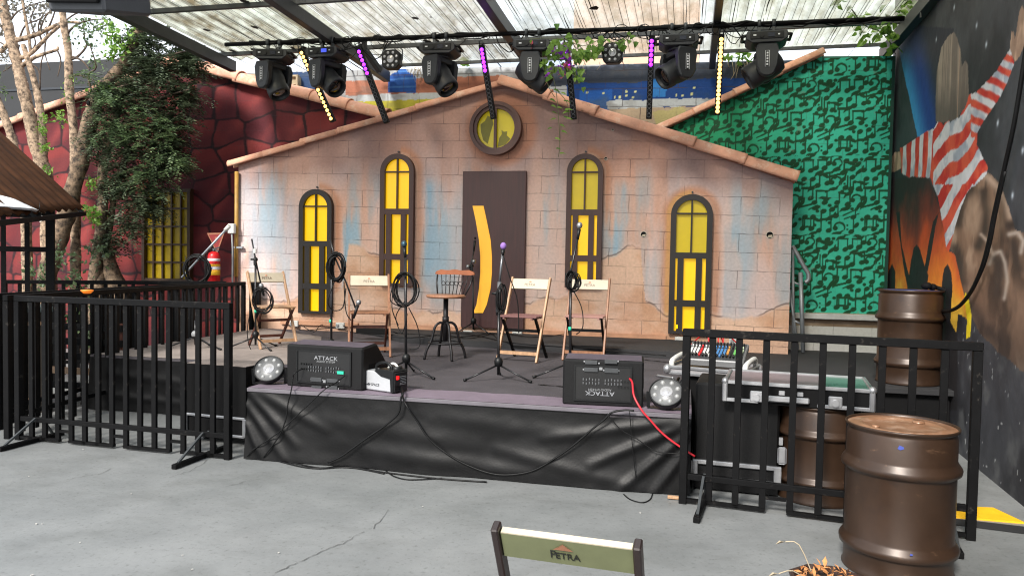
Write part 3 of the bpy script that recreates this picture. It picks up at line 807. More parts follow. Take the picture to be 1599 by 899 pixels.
b = MB(); b.prism([(K0[0], 0), (K1[0], 0), (K1[0], K1[1] - 0.02), (K0[0], K0[1] - 0.02)], 0.004, 0.2); b.build('wall', mat('block_grey', (150, 150, 148), 0.85, bump=0.3), back)
# coping debris: dry stems on top
# hollow blocks standing on the red roof line
for i, (x, y, w, h) in enumerate(((448, 121, 34, 34), (400, 119, 30, 22), (372, 116, 20, 16))):
    q = Pd(x, y + h / 2, DR + 0.14); sc_ = (q - O).length / F
    b = MB(); ww, hh = w * sc_, h * sc_
    nx_, nz_ = 2, 3
    b.box((0, 0.07, hh / 2), (ww, 0.1, hh))
    for kx in range(nx_ + 1): b.box((-ww / 2 + ww * kx / nx_, 0, hh / 2), (0.03, 0.06, hh))
    for kz in range(nz_ + 1): b.box((0, 0.002, hh * kz / nz_), (ww + .03, 0.06, 0.025))
    o = b.build('hollow_block', mat('block_tan', (160, 146, 120), 0.85, var=0.2, bump=0.3), recenter=False); o.location = q - Vector((0, 0, hh / 2)); o.rotation_euler = (0, 0, -TH)
    tag(o, ('tan hollow block with six open cells standing on the red gable behind the stage lights', 'grey tan hollow block on the red gable tiles near the leftmost moving light', 'small hollow block at the far left end of the row on the red gable')[i], 'block', 'hollow blocks on the red gable')

# ================================================================== MURAL WALL (right)
c0 = B(2.48, 10.6); c1 = B(2.22, 5.2); dirm = (c0 - c1).normalized()
c1 = c0 - dirm * 9.5
nrm = Vector((-dirm.y, dirm.x, 0))
if nrm.x > 0: nrm = -nrm                      # faces the yard (left)
ang = math.atan2(-dirm.y, -dirm.x)
mural = thing('mural_wall', 'tall black wall with a mural of a striped-shirted child riding on shoulders above a fiery crowd', 'wall', c0, ang)
def mw(x, y):
    P = Ppl(x, y, c0, nrm); d = P - c0
    return (d.dot(-dirm), P.z)
def shape(px): return [mw(x, y) for x, y in px]
S = dict(
 beam=shape([(1401, 66), (1434, 220), (1458, 205), (1470, 160), (1480, 100), (1490, 45), (1425, 40)]),
 hair=shape([(1461, 190), (1461, 157), (1463, 110), (1470, 73), (1480, 57), (1490, 50), (1495, 58), (1500, 83), (1502, 103), (1507, 95), (1512, 103), (1512, 133), (1513, 150), (1507, 170), (1493, 186), (1478, 192)]),
 shirt=shape([(1578, 75), (1584, 100), (1573, 130), (1557, 160), (1537, 187), (1526, 207), (1525, 227), (1543, 263), (1541, 272), (1530, 283), (1510, 300), (1495, 340), (1482, 393), (1478, 390), (1474, 360), (1465, 310), (1457, 290), (1453, 278), (1418, 276), (1408, 270), (1405, 232), (1420, 224), (1440, 210), (1458, 200), (1466, 187), (1474, 196), (1478, 184), (1484, 193), (1492, 178), (1497, 186), (1503, 173), (1513, 150), (1525, 143), (1537, 133), (1557, 110), (1570, 88)]),
 hand=shape([(1577, 76), (1579, 50), (1583, 50), (1585, 62), (1592, 20), (1596, 8), (1600, 18), (1605, 40), (1601, 66), (1593, 86), (1585, 98)]),
 hand2=shape([(1390, 247), (1397, 237), (1406, 239), (1408, 262), (1398, 268), (1391, 270)]),
 fire=shape([(1380, 285), (1400, 278), (1450, 278), (1465, 318), (1482, 393), (1495, 400), (1508, 460), (1514, 500), (1496, 490), (1490, 560), (1380, 560)]),
 sil=[shape(q) for q in ([(1414, 500), (1417, 450), (1422, 410), (1427, 387), (1432, 381), (1437, 390), (1443, 413), (1450, 430), (1447, 455), (1444, 500)],
   [(1399, 330), (1405, 330), (1408, 383), (1421, 437), (1418, 455), (1411, 417), (1403, 360)], [(1466, 332), (1460, 357), (1449, 425), (1443, 420), (1453, 365), (1457, 345)],
   [(1385, 500), (1386, 440), (1387, 425), (1393, 412), (1398, 425), (1397, 500)], [(1469, 500), (1471, 450), (1472, 430), (1475, 418), (1480, 413), (1486, 425), (1487, 455), (1484, 500)],
   [(1380, 500), (1400, 485), (1430, 478), (1460, 470), (1468, 492), (1478, 480), (1486, 505), (1495, 520), (1495, 640), (1380, 640)])],
 drip=shape([(1507, 455), (1513, 470), (1517, 495), (1515, 528), (1509, 528), (1510, 498), (1505, 470)]),
 back=shape([(1510, 300), (1520, 287), (1537, 273), (1543, 270), (1557, 283), (1567, 300), (1577, 330), (1585, 360), (1599, 362), (1680, 370), (1680, 640), (1610, 590), (1560, 550), (1530, 520), (1515, 490), (1505, 460), (1492, 400), (1482, 388), (1495, 340)]))
Q = {k: mw(*v) for k, v in dict(a=(1405, 232), b=(1460, 250), s0=(1460, 200), s1=(1540, 300), r0=(1525, 190), r1=(1582, 85), f0=(1440, 290), f1=(1440, 480), bm0=(1420, 140), bm1=(1468, 140)).items()}
def paint_mural(q, z):
    n = len(q)
    wq = q + (fbm(q * 7, z * 7, 71) - 0.5) * 0.03; wz = z + (fbm(q * 7, z * 7, 72) - 0.5) * 0.03
    c = mixc(np.tile(np.array([[46, 46, 50]], float), (n, 1)), (68, 69, 74), sst(0.4, 0.7, fbm(q * 1.6, z * 1.6, 73)))
    low = 1 - sst(0.5, 1.6, z)
    c = mixc(c, (96, 97, 98), sst(0.52, 0.72, fbm(q * 3.2, z * 3.2, 74, 5)) * (0.25 + 0.5 * low))
    c = mixc(c, (188, 190, 190), (fbm(q * 17, z * 13, 75, 3) > 0.80) * low * 0.8)
    # blue spotlight beam
    # picture coordinates of each spot of the painting, only used to lay out the stripes
    PX = np.empty(n); PYY = np.empty(n)
    inv = np.array(CR.inverted()); wp = np.array(c0)[None, :2] + q[:, None] * np.array((-dirm.x, -dirm.y))[None, :]
    loc = np.stack([wp[:, 0], wp[:, 1], z - CAMH], 1) @ inv.T
    zz_ = np.minimum(loc[:, 2], -0.05); PX = CX + F * loc[:, 0] / -zz_; PYY = CY - F * loc[:, 1] / -zz_
    t = np.clip((PX - (1401 + (PYY - 63) * 0.205)) / 52, 0, 1)
    ins = inpoly(wq, wz, S['beam']).astype(float)
    blue = mixc(np.tile(np.array([[72, 156, 214]], float), (n, 1)), (38, 64, 138), sst(0, 0.5, t)); blue = mixc(blue, (44, 44, 56), sst(0.5, 1.0, t))
    blue = mixc(blue, (44, 48, 66), sst(3.7, 4.35, z) * 0.7)
    c = c * (1 - ins[:, None]) + blue * ins[:, None]
    # fire
    ins = inpoly(wq, wz, S['fire']).astype(float)
    v = (Q['f0'][1] - z) / (Q['f0'][1] - Q['f1'][1]) + (fbm(q * 2.5, z * 2.5, 76) - 0.5) * 0.45
    fr = mixc(np.tile(np.array([[50, 38, 40]], float), (n, 1)), (120, 54, 44), sst(0.05, 0.3, v)); fr = mixc(fr, (206, 86, 46), sst(0.25, 0.55, v))
    fr = mixc(fr, (238, 134, 48), sst(0.5, 0.85, v)); fr = mixc(fr, (250, 196, 70), sst(0.8, 1.05, v))
    c = c * (1 - ins[:, None]) + fr * ins[:, None]
    for pl in S['sil']: c = mixc(c, (38, 36, 38), inpoly(wq, wz, pl) * 1.0)
    # brown shoulders
    ins = inpoly(wq, wz, S['back']).astype(float)
    nb = fbm(q * 2.6 + fbm(q * 3, z * 3, 77) * 1.2, z * 1.5, 78, 4); n3 = fbm(q * 5 + z * 4, z * 2.5 - q * 3, 79, 3)
    br = mixc(np.tile(np.array([[136, 106, 86]], float), (n, 1)), (80, 62, 52), sst(0.46, 0.3, nb)); br = mixc(br, (186, 156, 132), sst(0.52, 0.68, nb) * 0.9)
    for pl, wd_, cc_, ff in (([(1515, 305), (1524, 330), (1526, 358)], 11, (164, 136, 114), .8), ([(1496, 350), (1502, 312), (1516, 296)], 8, (58, 46, 40), .8), ([(1490, 388), (1498, 412), (1506, 440)], 9, (62, 50, 44), .8),
     ([(1541, 276), (1557, 291), (1568, 312), (1577, 338)], 7, (200, 172, 150), .8), ([(1535, 300), (1541, 330), (1538, 360), (1528, 384)], 8, (58, 46, 40), .9), ([(1552, 320), (1560, 350)], 12, (150, 122, 100), .7),
     ([(1545, 412), (1553, 396), (1562, 393), (1569, 410), (1573, 440), (1568, 466)], 3.5, (206, 190, 176), .85), ([(1556, 405), (1561, 430), (1558, 458)], 8, (66, 54, 48), .9), ([(1532, 366), (1543, 378), (1550, 396)], 3, (196, 174, 156), .8),
     ([(1576, 366), (1589, 363), (1598, 376), (1594, 394)], 4, (208, 192, 178), .85), ([(1582, 378), (1584, 398), (1592, 420)], 8, (64, 52, 46), .85), ([(1575, 352), (1590, 350), (1604, 356)], 6, (56, 46, 42), .8),
     ([(1515, 430), (1525, 465), (1545, 500)], 12, (128, 98, 80), .7), ([(1510, 470), (1535, 510), (1570, 540)], 10, (62, 50, 46), .7), ([(1585, 450), (1600, 500)], 14, (146, 116, 96), .6)):
        dmin = np.full(n, 1e9)
        for (xa, ya), (xb, yb) in zip(pl[:-1], pl[1:]):
            tt = np.clip(((PX - xa) * (xb - xa) + (PYY - ya) * (yb - ya)) / ((xb - xa) ** 2 + (yb - ya) ** 2), 0, 1)
            dmin = np.minimum(dmin, np.hypot(PX - xa - tt * (xb - xa), PYY - ya - tt * (yb - ya)))
        br = mixc(br, cc_, np.exp(-(dmin / wd_) ** 2) * ff)
    br = mixc(br, (52, 46, 44), (1 - sst(0.55, 1.5, z)) * 0.8)
    c = c * (1 - ins[:, None]) + br * ins[:, None]
    # striped shirt
    ins = inpoly(wq, wz, S['shirt']).astype(float)
    per = ((PX - 1457) * 0.72 + (PYY - 200) * 0.70 + 4 * np.sin(PX * .12)) / 31.0
    per = np.where(PYY > 288, ((PX - 1457) * 0.88 + (PYY - 288) * 0.47) / 25.0 + .4, per)
    per = np.where((PX > 1516) & (PYY < 215) , ((PX - 1516) * 0.42 - (PYY - 215) * 0.9) / 22.0, per)
    per = np.where((PX < 1457) & (PYY > 205), (PX - 1404 + (PYY - 230) * .05) / 13.0 + .05, per)
    ph = np.mod(per + (fbm(q * 4, z * 4, 80) - 0.5) * 0.28, 1)
    redc = mixc(np.tile(np.array([[196, 50, 44]], float), (n, 1)), (222, 92, 66), sst(0.4, 0.65, fbm(q * 4, z * 4, 81)))
    wht = mixc(np.tile(np.array([[222, 222, 224]], float), (n, 1)), (170, 178, 190), sst(0.45, 0.7, fbm(q * 5, z * 5, 82)))
    st = sst(0.46, 0.50, ph) * (1 - sst(0.96, 1.0, ph))
    sh = redc * (1 - st[:, None]) + wht * st[:, None]
    c = c * (1 - ins[:, None]) + sh * ins[:, None]
    # hair and hands
    ins = inpoly(wq, wz, S['hair']).astype(float)
    str_ = fbm(q * 16, z * 1.2, 83, 3); hc = mixc(np.tile(np.array([[122, 110, 100]], float), (n, 1)), (166, 150, 134), sst(0.4, 0.7, str_)); hc = mixc(hc, (84, 76, 72), sst(120, 185, PYY) * 0.7)
    hc = mixc(hc, (206, 168, 140), (1 - sst(0.0, 0.02, np.abs(q - mw(1497, 120)[0]))) * 0.7)
    c = c * (1 - ins[:, None]) + hc * ins[:, None]
    for k in ('hand', 'hand2'):
        ins = inpoly(wq, wz, S[k]).astype(float); sk = mixc(np.tile(np.array([[206, 172, 146]], float), (n, 1)), (160, 130, 110), sst(0.4, 0.65, fbm(q * 9, z * 5, 84)))
        c = c * (1 - ins[:, None]) + sk * ins[:, None]
    c = mixc(c, (242, 214, 40), inpoly(wq, wz, S['drip']) * 1.0)
    for x, y in ((1490, 12), (1525, 40), (1558, 192), (1581, 305), (1597, 235), (1462, 62), (1540, 70)):
        a = mw(x, y); c = mixc(c, (210, 220, 230), np.exp(-((q - a[0]) ** 2 + (z - a[1]) ** 2) / 0.0006))
    return c
painted_grid('mural_painting', np.linspace(0, 6.2, 520), lambda v: 5.6, lambda v: 0.0, 460, paint_mural, paint_mat('mural_paint', 0.6, var=0.10, bump=0.35, nscale=9), mural, y=0.0)
b = MB()
b.box((4.75, 0.0, 0), (0.001, 0.001, 0.001))
b = MB(); side = 1
# find which local y points away from the yard
loc_n = Matrix.Rotation(-ang, 3, 'Z') @ nrm
yo = -0.10 * (1 if loc_n.y > 0 else -1)
b.box((4.75, yo + (-0.004 if yo < 0 else .004), 2.8), (9.5, 0.2, 5.6)); b.build('wall', mat('mural_wall_black', (48, 48, 51), 0.75, var=0.3, bump=0.3), mural)

# ---- neighbouring dark building at far left
nb = thing('neighbour_building', 'dark grey flat-topped building wall beyond the trees at the far left', 'building', B(0, 15.5, 0), -TH)
a = fw(-260, 120, 15.5); c = fw(330, 122, 15.5)
b = MB(); b.box(((a[0] + c[0]) / 2, 0.2, a[1] / 2 + 0.05), (c[0] - a[0], 0.4, a[1] + .1)); b.build('wall', mat('dark_render', (48, 49, 51), 0.85, var=0.18, scale=1.5, bump=0.1), nb)
b = MB(); b.box(((a[0] + c[0]) / 2, -0.012, fw(50, 140, 15.5)[1]), (c[0] - a[0], 0.024, 0.05)); b.build('joint_band', mat('dark_band', (52, 56, 62), 0.8), nb)
# tan tower behind the roof sheets
tw = thing('apartment_tower', 'pale tan building seen through the translucent roof sheets', 'building', B(-1.9, 26, 0), -TH)
b = MB(); b.box((0, 1.5, 8.5), (4.2, 3, 17)); b.build('wall', mat('tan_render', (196, 164, 140), 0.8, var=0.1), tw)
b = MB()
for k in range(4): b.box((0.6, -0.01, 12.4 + k * 1.2), (1.0, 0.04, 0.7))
b.build('window', mat('tower_glass', (90, 96, 104), 0.2), tw)
# ================================================================== STAGE
stage = thing('stage', 'low black stage with grey carpet deck and black vinyl skirt', 'stage', B(-1.7, 5.33, 0), -TH)
def SL(s, d, z): return Vector((s + 1.7, d - 5.33, z))      # building coords -> stage local
SR = toB(Pz(1080, 652, ZD))[0]
S_L = toB(Pz(384, 606, ZD))[0]
M_DECK = mat('stage_carpet', (64, 60, 64), 0.9, var=0.25, scale=2.5, bump=0.3, bscale=90)
M_DECKF = mat('stage_edge_paint', (112, 100, 112), 0.75, var=0.16, scale=3, bump=0.15)
M_SKIRT = mat('black_vinyl', (8, 8, 9), 0.46, var=0.3, scale=5, bump=0.08, bscale=60, spec=0.24, rvar=0.08)
dp = [(S_L, 5.33), (SR, 5.33), (SR, 9.74), (-5.92, 9.74), (-5.92, 6.55), (S_L, 6.55)]
b = MB()
tp = [b.bm.verts.new(SL(s, d, ZD)) for s, d in dp]; bt = [b.bm.verts.new(SL(s, d, ZD - 0.05)) for s, d in dp]
b.bm.faces.new(tp); b.bm.faces.new(bt[::-1])
for i in range(6): b.bm.faces.new((tp[i], bt[i], bt[(i + 1) % 6], tp[(i + 1) % 6]))
b.build('deck', M_DECK, stage)
b = MB(); tp = [b.bm.verts.new(SL(s, d, ZD + .004)) for s, d in ((-5.9, 6.57), (S_L + .02, 6.57), (-3.9, 7.6), (-4.6, 9.0), (-5.9, 9.7))]; b.bm.faces.new(tp)
b.build('worn_carpet', mat('worn_carpet', (128, 118, 112), .9, var=.3, scale=2.2, bump=.2), stage)
# lighter painted strip along the front edge with a ragged seam
b = MB(); rnd = random.Random(3); pr = None
for k in range(61):
    s = S_L + (SR - S_L) * k / 60
    w = 0.36 + 0.012 * math.sin(k * 0.7) + rnd.uniform(-.008, .008)
    cur = (b.bm.verts.new(SL(s, 5.328, ZD + .004)), b.bm.verts.new(SL(s, 5.33 + w, ZD + .004)))
    if pr: b.bm.faces.new((pr[0], pr[1], cur[1], cur[0]))
    pr = cur
b.build('front_strip', M_DECKF, stage)
b = MB(); b.box(SL((S_L + SR) / 2, 5.318, ZD - 0.012), (SR - S_L, 0.02, 0.03), bevel=0.004); b.build('edge_trim', mat('edge_trim_grey', (96, 92, 98), 0.6, var=0.2), stage)
# torn gaffer seams on the carpet
b = MB()
for (px0, px1, yy0, yy1) in ((840, 1000, 600, 614), (640, 700, 556, 556), (960, 1050, 556, 566)):
    pr = None
    for k in range(25):
        t = k / 24; q = Pz(px0 + (px1 - px0) * t, yy0 + (yy1 - yy0) * t, ZD + .004); s, d, z = toB(q)
        w = rnd.uniform(0.005, 0.018); cur = (b.bm.verts.new(SL(s, d - w, ZD + .006)), b.bm.verts.new(SL(s, d + w, ZD + .006)))
        if pr: b.bm.faces.new((pr[0], pr[1], cur[1], cur[0]))
        pr = cur
b.build('tape_seam', M_BLACKM, stage)
# riser at the back
r0 = toB(Pz(462, 530, .63)); r1 = toB(Pz(1150, 585, .63))
b = MB(); b.prism([(0, 0), (1, 0), (1, 1), (0, 1)], 0, 1) if False else None
poly = [(-4.35, 9.72), (-3.4, 8.75), (SR + 0.05, 8.35), (SR + 0.05, 9.72)]
tp = [b.bm.verts.new(SL(s, d, ZD + .075)) for s, d in poly]; bt = [b.bm.verts.new(SL(s, d, ZD + .002)) for s, d in poly]
b.bm.faces.new(tp); [b.bm.faces.new((tp[i], bt[i], bt[(i + 1) % 4], tp[(i + 1) % 4])) for i in range(4)]
b.build('riser', mat('riser_carpet', (38, 38, 40), 0.85, var=0.25, scale=3, bump=0.25), stage)

def skirt(s0, d0, s1, d1, ztop, folds, seed, name='skirt', flare=0.05):
    """vinyl hanging from the deck edge; folds = list of (u0, v0, u1, v1, amp, width)"""
    nx, nz = 150, 40
    u = np.linspace(0, 1, nx)[:, None].repeat(nz, 1); v = np.linspace(0, 1, nz)[None, :].repeat(nx, 0)   # v 0 = top
    L = math.hypot(s1 - s0, d1 - d0)
    off = 0.012 * (fbm(u.ravel() * L * 2.2, v.ravel() * 1.5, seed).reshape(u.shape) - 0.5) * 2 + flare * v ** 1.5
    off += (0.022 * np.sin(u * L * 5 + 3 * vnoise(u.ravel() * L * 1.5, v.ravel() * 2, seed + 3).reshape(u.shape))) * v ** 1.2 * 0.55
    for (a, c, e, g, amp, w) in folds:
        dx, dz = (e - a) * L, (g - c) * 0.55
        X, Z = (u - a) * L, (v - c) * 0.55
        t = np.clip((X * dx + Z * dz) / (dx * dx + dz * dz), 0, 1)
        dist = np.hypot(X - t * dx, Z - t * dz)
        off += 0.7 * amp * np.exp(-(dist / w) ** 2) * (0.35 + 0.65 * np.sin(np.pi * np.clip(t * 0.8 + 0.15, 0, 1)))
    n = Vector((d1 - d0, -(s1 - s0))); n.normalize()
    b = MB(); vs = []
    for i in range(nx):
        row = []
        for j in range(nz):
            s = s0 + (s1 - s0) * u[i, j] + n.x * off[i, j]; d = d0 + (d1 - d0) * u[i, j] + n.y * off[i, j]
            z = ztop - (ztop - 0.008) * v[i, j]
            row.append(b.bm.verts.new(SL(s, d, z)))
        vs.append(row)
    for i in range(nx - 1):
        for j in range(nz - 1):
            f = b.bm.faces.new((vs[i][j], vs[i + 1][j], vs[i + 1][j + 1], vs[i][j + 1])); f.smooth = True
    return b.build(name, M_SKIRT, stage)
skirt(S_L, 5.325, SR, 5.325, ZD - 0.02, [(0.01, .05, .13, .75, .03, .035), (0.0, .2, .1, .95, .03, .03), (.03, .02, .2, .5, .025, .04), (.005, .5, .05, 1, .03, .025), (.2, .35, .55, .55, .018, .07), (.3, .75, .75, .9, .02, .06), (.45, .2, .8, .35, .014, .06),
   (.99, .1, .80, .7, .035, .035), (.995, .2, .86, 1.0, .035, .03), (.98, .05, .7, .4, .025, .04), (.99, .45, .93, 1, .03, .025), (.6, .6, .9, .95, .02, .05)], 5)
skirt(-5.92, 6.54, S_L, 6.54, ZD - 0.02, [(.1, .3, .6, .45, .02, .05), (.4, .55, .8, .65, .02, .05), (.05, .7, .5, .8, .02, .04)], 9, flare=0.02)
skirt(S_L, 6.54, S_L, 5.33, ZD - .02, [(.2, .1, .8, .8, .02, .05)], 10, flare=0.02)
skirt(SR, 5.33, SR, 8.3, ZD - .02, [(.2, .1, .8, .8, .02, .05)], 12, flare=0.02)
# right wing deck
wing = thing('stage_wing', 'black side platform carrying a barrel beside the mural wall', 'platform', B(1.2, 8.7, 0), -TH)
b = MB(); x0 = SR + .04 - 1.2
b.box(((x0 + 1.13) / 2, 0.2, .48), (1.13 - x0, 3.0, .05), bevel=0.004); b.build('deck', mat('wing_carpet', (34, 34, 36), 0.85, var=0.2, bump=0.2), wing)
b = MB(); b.box(((x0 + 1.13) / 2, 0.22, .226), (1.1 - x0, 2.9, .45)); b.build('skirt', M_BLACKM, wing)

# ================================================================== ROOF
def zr(d): return 4.27 + .032 * (10.35 - d)
def Proof(x, y, dz=0):
    P = Pd(x, y, 9)
    for _ in range(30):
        d = toB(P)[1]; P = Pz(x, y, zr(d) + dz)
    return P
roof = thing('canopy_roof', 'translucent corrugated canopy on dark steel rafters over the stage', 'roof', B(-1, 6, 0), -TH)
def RL_(s, d, z): return Vector((s + 1, d - 6, z))
raf = []; D0 = 4.4
for (p0, p1, dend) in (((250, 49), (330, 88), 9.8), ((430, 0), (555, 85), 10.62), ((765, 8), (812, 78), 10.62), ((1122, 20), (1112, 90), 10.6), ((1470, 8), (1385, 82), 10.5)):
    a, c = toB(Proof(*p0)), toB(Proof(*p1)); raf.append(((a[0] + c[0]) / 2, dend))
SRAF = [r[0] for r in raf]
for i, (s, de) in enumerate(raf):
    if i == 4: s = min(s, 2.34)
    b = MB(); b.bar(RL_(s, D0, zr(D0)), RL_(s, de, zr(de)), 0.10 if i != 3 else .08, 0.15, bevel=0.004)
    b.build('rafter', M_STEEL, roof)
for d in (9.6, 7.92, 7.42, 6.7, 5.9, 5.1, 4.5):
    b = MB(); b.bar(RL_(SRAF[0] - .1, d, zr(d) + .115), RL_(2.34, d, zr(d) + .115), 0.05, 0.05); b.build('purlin', M_STEEL, roof)
b = MB(); b.bar(RL_(SRAF[1] - .2, 10.45, zr(10.45) + .112), RL_(2.34, 10.45, zr(10.45) + .112), .04, .04); b.build('purlin', M_STEEL, roof)
def sheet_mat(name, tint, dirt, dens):
    m = bpy.data.materials.new(name); m.use_nodes = True
    nt = m.node_tree; nd = nt.nodes; lk = nt.links; out = nd['Material Output']
    nd.remove(nd['Principled BSDF'])
    tc = nd.new('ShaderNodeTexCoord')
    def nz(scale, sx, sy, det=5):
        mp = nd.new('ShaderNodeMapping'); mp.inputs['Scale'].default_value = (sx, sy, 1); lk.new(tc.outputs['Object'], mp.inputs['Vector'])
        n = nd.new('ShaderNodeTexNoise'); n.inputs['Scale'].default_value = scale; n.inputs['Detail'].default_value = det; n.inputs['Roughness'].default_value = 0.65
        lk.new(mp.outputs[0], n.inputs['Vector']); return n
    n1 = nz(2.0, 2.5, 0.5); n2 = nz(9, 1, .6, 8); n3 = nz(1.1, 1, 1)
    ad = nd.new('ShaderNodeMath'); ad.operation = 'MULTIPLY_ADD'; ad.inputs[1].default_value = 0.55
    lk.new(n2.outputs['Fac'], ad.inputs[0]); lk.new(n1.outputs['Fac'], ad.inputs[2])
    r = nd.new('ShaderNodeValToRGB'); r.color_ramp.elements[0].position = 0.62; r.color_ramp.elements[1].position = 0.95
    r.color_ramp.elements[0].color = lin(tint) + [1]; r.color_ramp.elements[1].color = lin(dirt) + [1]
    lk.new(ad.outputs[0], r.inputs['Fac'])
    tr = nd.new('ShaderNodeBsdfTransparent'); tl = nd.new('ShaderNodeBsdfTranslucent'); df = nd.new('ShaderNodeBsdfDiffuse'); gl = nd.new('ShaderNodeBsdfGlossy')
    gl.inputs['Roughness'].default_value = 0.25
    for q in (tr, tl, df): lk.new(r.outputs[0], q.inputs['Color'])
    m1 = nd.new('ShaderNodeMixShader'); m1.inputs[0].default_value = 0.25; lk.new(tl.outputs[0], m1.inputs[1]); lk.new(df.outputs[0], m1.inputs[2])
    m2 = nd.new('ShaderNodeMixShader'); lk.new(m1.outputs[0], m2.inputs[1]); lk.new(tr.outputs[0], m2.inputs[2])
    mr = nd.new('ShaderNodeMapRange'); mr.inputs['From Min'].default_value = 0.35; mr.inputs['From Max'].default_value = 0.65
    mr.inputs['To Min'].default_value = dens; mr.inputs['To Max'].default_value = min(1, dens + 0.38)
    lk.new(n3.outputs['Fac'], mr.inputs['Value']); lk.new(mr.outputs['Result'], m2.inputs[0])
    m3 = nd.new('ShaderNodeMixShader'); m3.inputs[0].default_value = 0.04; lk.new(m2.outputs[0], m3.inputs[1]); lk.new(gl.outputs[0], m3.inputs[2])
    lk.new(m3.outputs[0], out.inputs['Surface'])
    return m
sh_m = [sheet_mat('sheet_dirty', (208, 210, 194), (120, 108, 84), 0.33), sheet_mat('sheet_mid', (216, 214, 204), (150, 140, 122), 0.38), sheet_mat('sheet_clear', (224, 225, 219), (176, 174, 162), 0.42), sheet_mat('sheet_pale', (216, 218, 205), (160, 156, 136), 0.36)]
M_GRIME_RIB = mat('grime_and_rib_shade', (44, 34, 24), 0.95, var=0.4)
PITCHS = 0.176
for i in range(4):
    s0 = SRAF[i] - (0.12 if i == 0 else 0) + .002; s1 = min(SRAF[i + 1], 2.34) + (0.10 if i == 3 else 0) - .002
    ns = int((s1 - s0) / 0.016); nd_ = 20
    S = np.linspace(s0, s1, ns); D = np.linspace(4.35, 10.62 if i else 10.0, nd_)
    # trapezoid corrugation
    ph = np.mod(S / PITCHS, 1); wv = np.clip(np.abs(ph - 0.5) * 4 - 0.55, 0, 1) * 0.035
    co = np.array([RL_(s, d, zr(d) + .15 + w + 0.006 * math.sin(d * 2 + s * 3)) for s, w in zip(S, wv) for d in D])
    k = np.arange(ns - 1)[:, None] * nd_ + np.arange(nd_ - 1)[None, :]
    q = np.stack([k, k + nd_, k + nd_ + 1, k + 1], -1).reshape(-1, 4)
    me = bpy.data.meshes.new('roof_sheet'); me.from_pydata(co.tolist(), [], q.tolist()); me.materials.append(sh_m[i])
    o = bpy.data.objects.new('roof_sheet', me); COL.objects.link(o); o.parent = roof
# grime lying in the sheet valleys and along the purlins, plus strips imitating rib-edge shade
b = MB(); rnd = random.Random(12)
k0 = int(math.floor(SRAF[0] / PITCHS)); k1 = int(2.3 / PITCHS)
for k in range(k0, k1):
    s = (k + 0.5) * PITCHS
    left = s < SRAF[2]
    dens = 1.0 if s < SRAF[1] else (0.85 if left else 0.45)
    for off in (-.036, .036):  # thin dark strips drawn in for the shaded edges of each rib
        ww = rnd.uniform(.0022, .0042) * (1.3 if left else .8); pr = None
        for dd in np.linspace(6.4, 10.4, 9):
            xx = s + off + rnd.uniform(-.003, .003); cur = (b.bm.verts.new(RL_(xx - ww, dd, zr(dd) + .1435)), b.bm.verts.new(RL_(xx + ww, dd, zr(dd) + .1435)))
            if pr: b.bm.faces.new((pr[0], pr[1], cur[1], cur[0]))
            pr = cur
    d = 6.6
    while d < 10.4:
        l = rnd.uniform(.8, 2.4)
        if rnd.random() < dens:
            w = rnd.uniform(.003, .007) * (1.5 if s < SRAF[1] else 1)
            pts = [(s + rnd.uniform(-.006, .006), d + l * t, w * (0.4 + math.sin(math.pi * t))) for t in (0, .25, .5, .75, 1)]
            pr = None
            for (ss, dd, ww) in pts:
                z = zr(dd) + .147
                cur = (b.bm.verts.new(RL_(ss - ww, dd, z)), b.bm.verts.new(RL_(ss + ww, dd, z)))
                if pr: b.bm.faces.new((pr[0], pr[1], cur[1], cur[0]))
                pr = cur
        d += l + rnd.uniform(0, .3)
    for dd in (9.6, 8.75, 7.92, 7.48):
        if rnd.random() < (0.35 if s < SRAF[1] else .12 if left else 0.02):
            n = rnd.randint(5, 8); r = rnd.uniform(.02, .06); c = RL_(s + rnd.uniform(-.03, .03), dd - .05, zr(dd) + .144)
            b.bm.faces.new([b.bm.verts.new(c + Vector((math.cos(q * 6.283 / n) * r * rnd.uniform(.6, 1.2), math.sin(q * 6.283 / n) * r * rnd.uniform(.8, 1.8), 0))) for q in range(n)])
b.build('grime_and_rib_shade', M_GRIME_RIB, roof)['kind'] = 'stuff'

# ================================================================== LIGHTING PIPE
pp0 = toB(Proof(600, 68, -.12)); DP = pp0[1]; ZP = zr(DP) - .13
PA = toB(Pd(352, 70, DP)); PB = toB(Pd(1412, 29, DP))
def pipe_at(x):
    """point of the pipe seen at picture column x"""
    s0, s1 = PA[0], PB[0]
    lo, hi = 0.0, 1.0
    y = 70 + (29 - 70) * (x - 352) / (1412 - 352)
    s = toB(Pd(x, y, DP))[0]; t = (s - s0) / (s1 - s0)
    return B(s, DP, PA[2] + (PB[2] - PA[2]) * t)
pipe = thing('lighting_pipe', 'long black pipe hung under the canopy carrying the row of stage lights', 'pipe', B(PA[0], DP, PA[2]), -TH)
PIL = lambda P: Vector((P.dot(W_) - PA[0], P.dot(N_) - DP, P.z - PA[2]))
b = MB(); b.tube([PIL(pipe_at(x)) for x in (352, 600, 850, 1100, 1412)], 0.027, 8); b.build('tube', M_BLACK, pipe)
for s_i in range(1, 5):
    s = min(SRAF[s_i], 2.3); P = B(s, DP, 0); t = (s - PA[0]) / (PB[0] - PA[0]); zz = PA[2] + (PB[2] - PA[2]) * t
    b = MB(); b.bar(PIL(Vector((P.x, P.y, zz))), PIL(Vector((P.x, P.y, zr(DP) + .1))), .03, .012, up=(1, 0, 0)); b.build('hanger', M_STEEL, pipe)
rnd = random.Random(21)
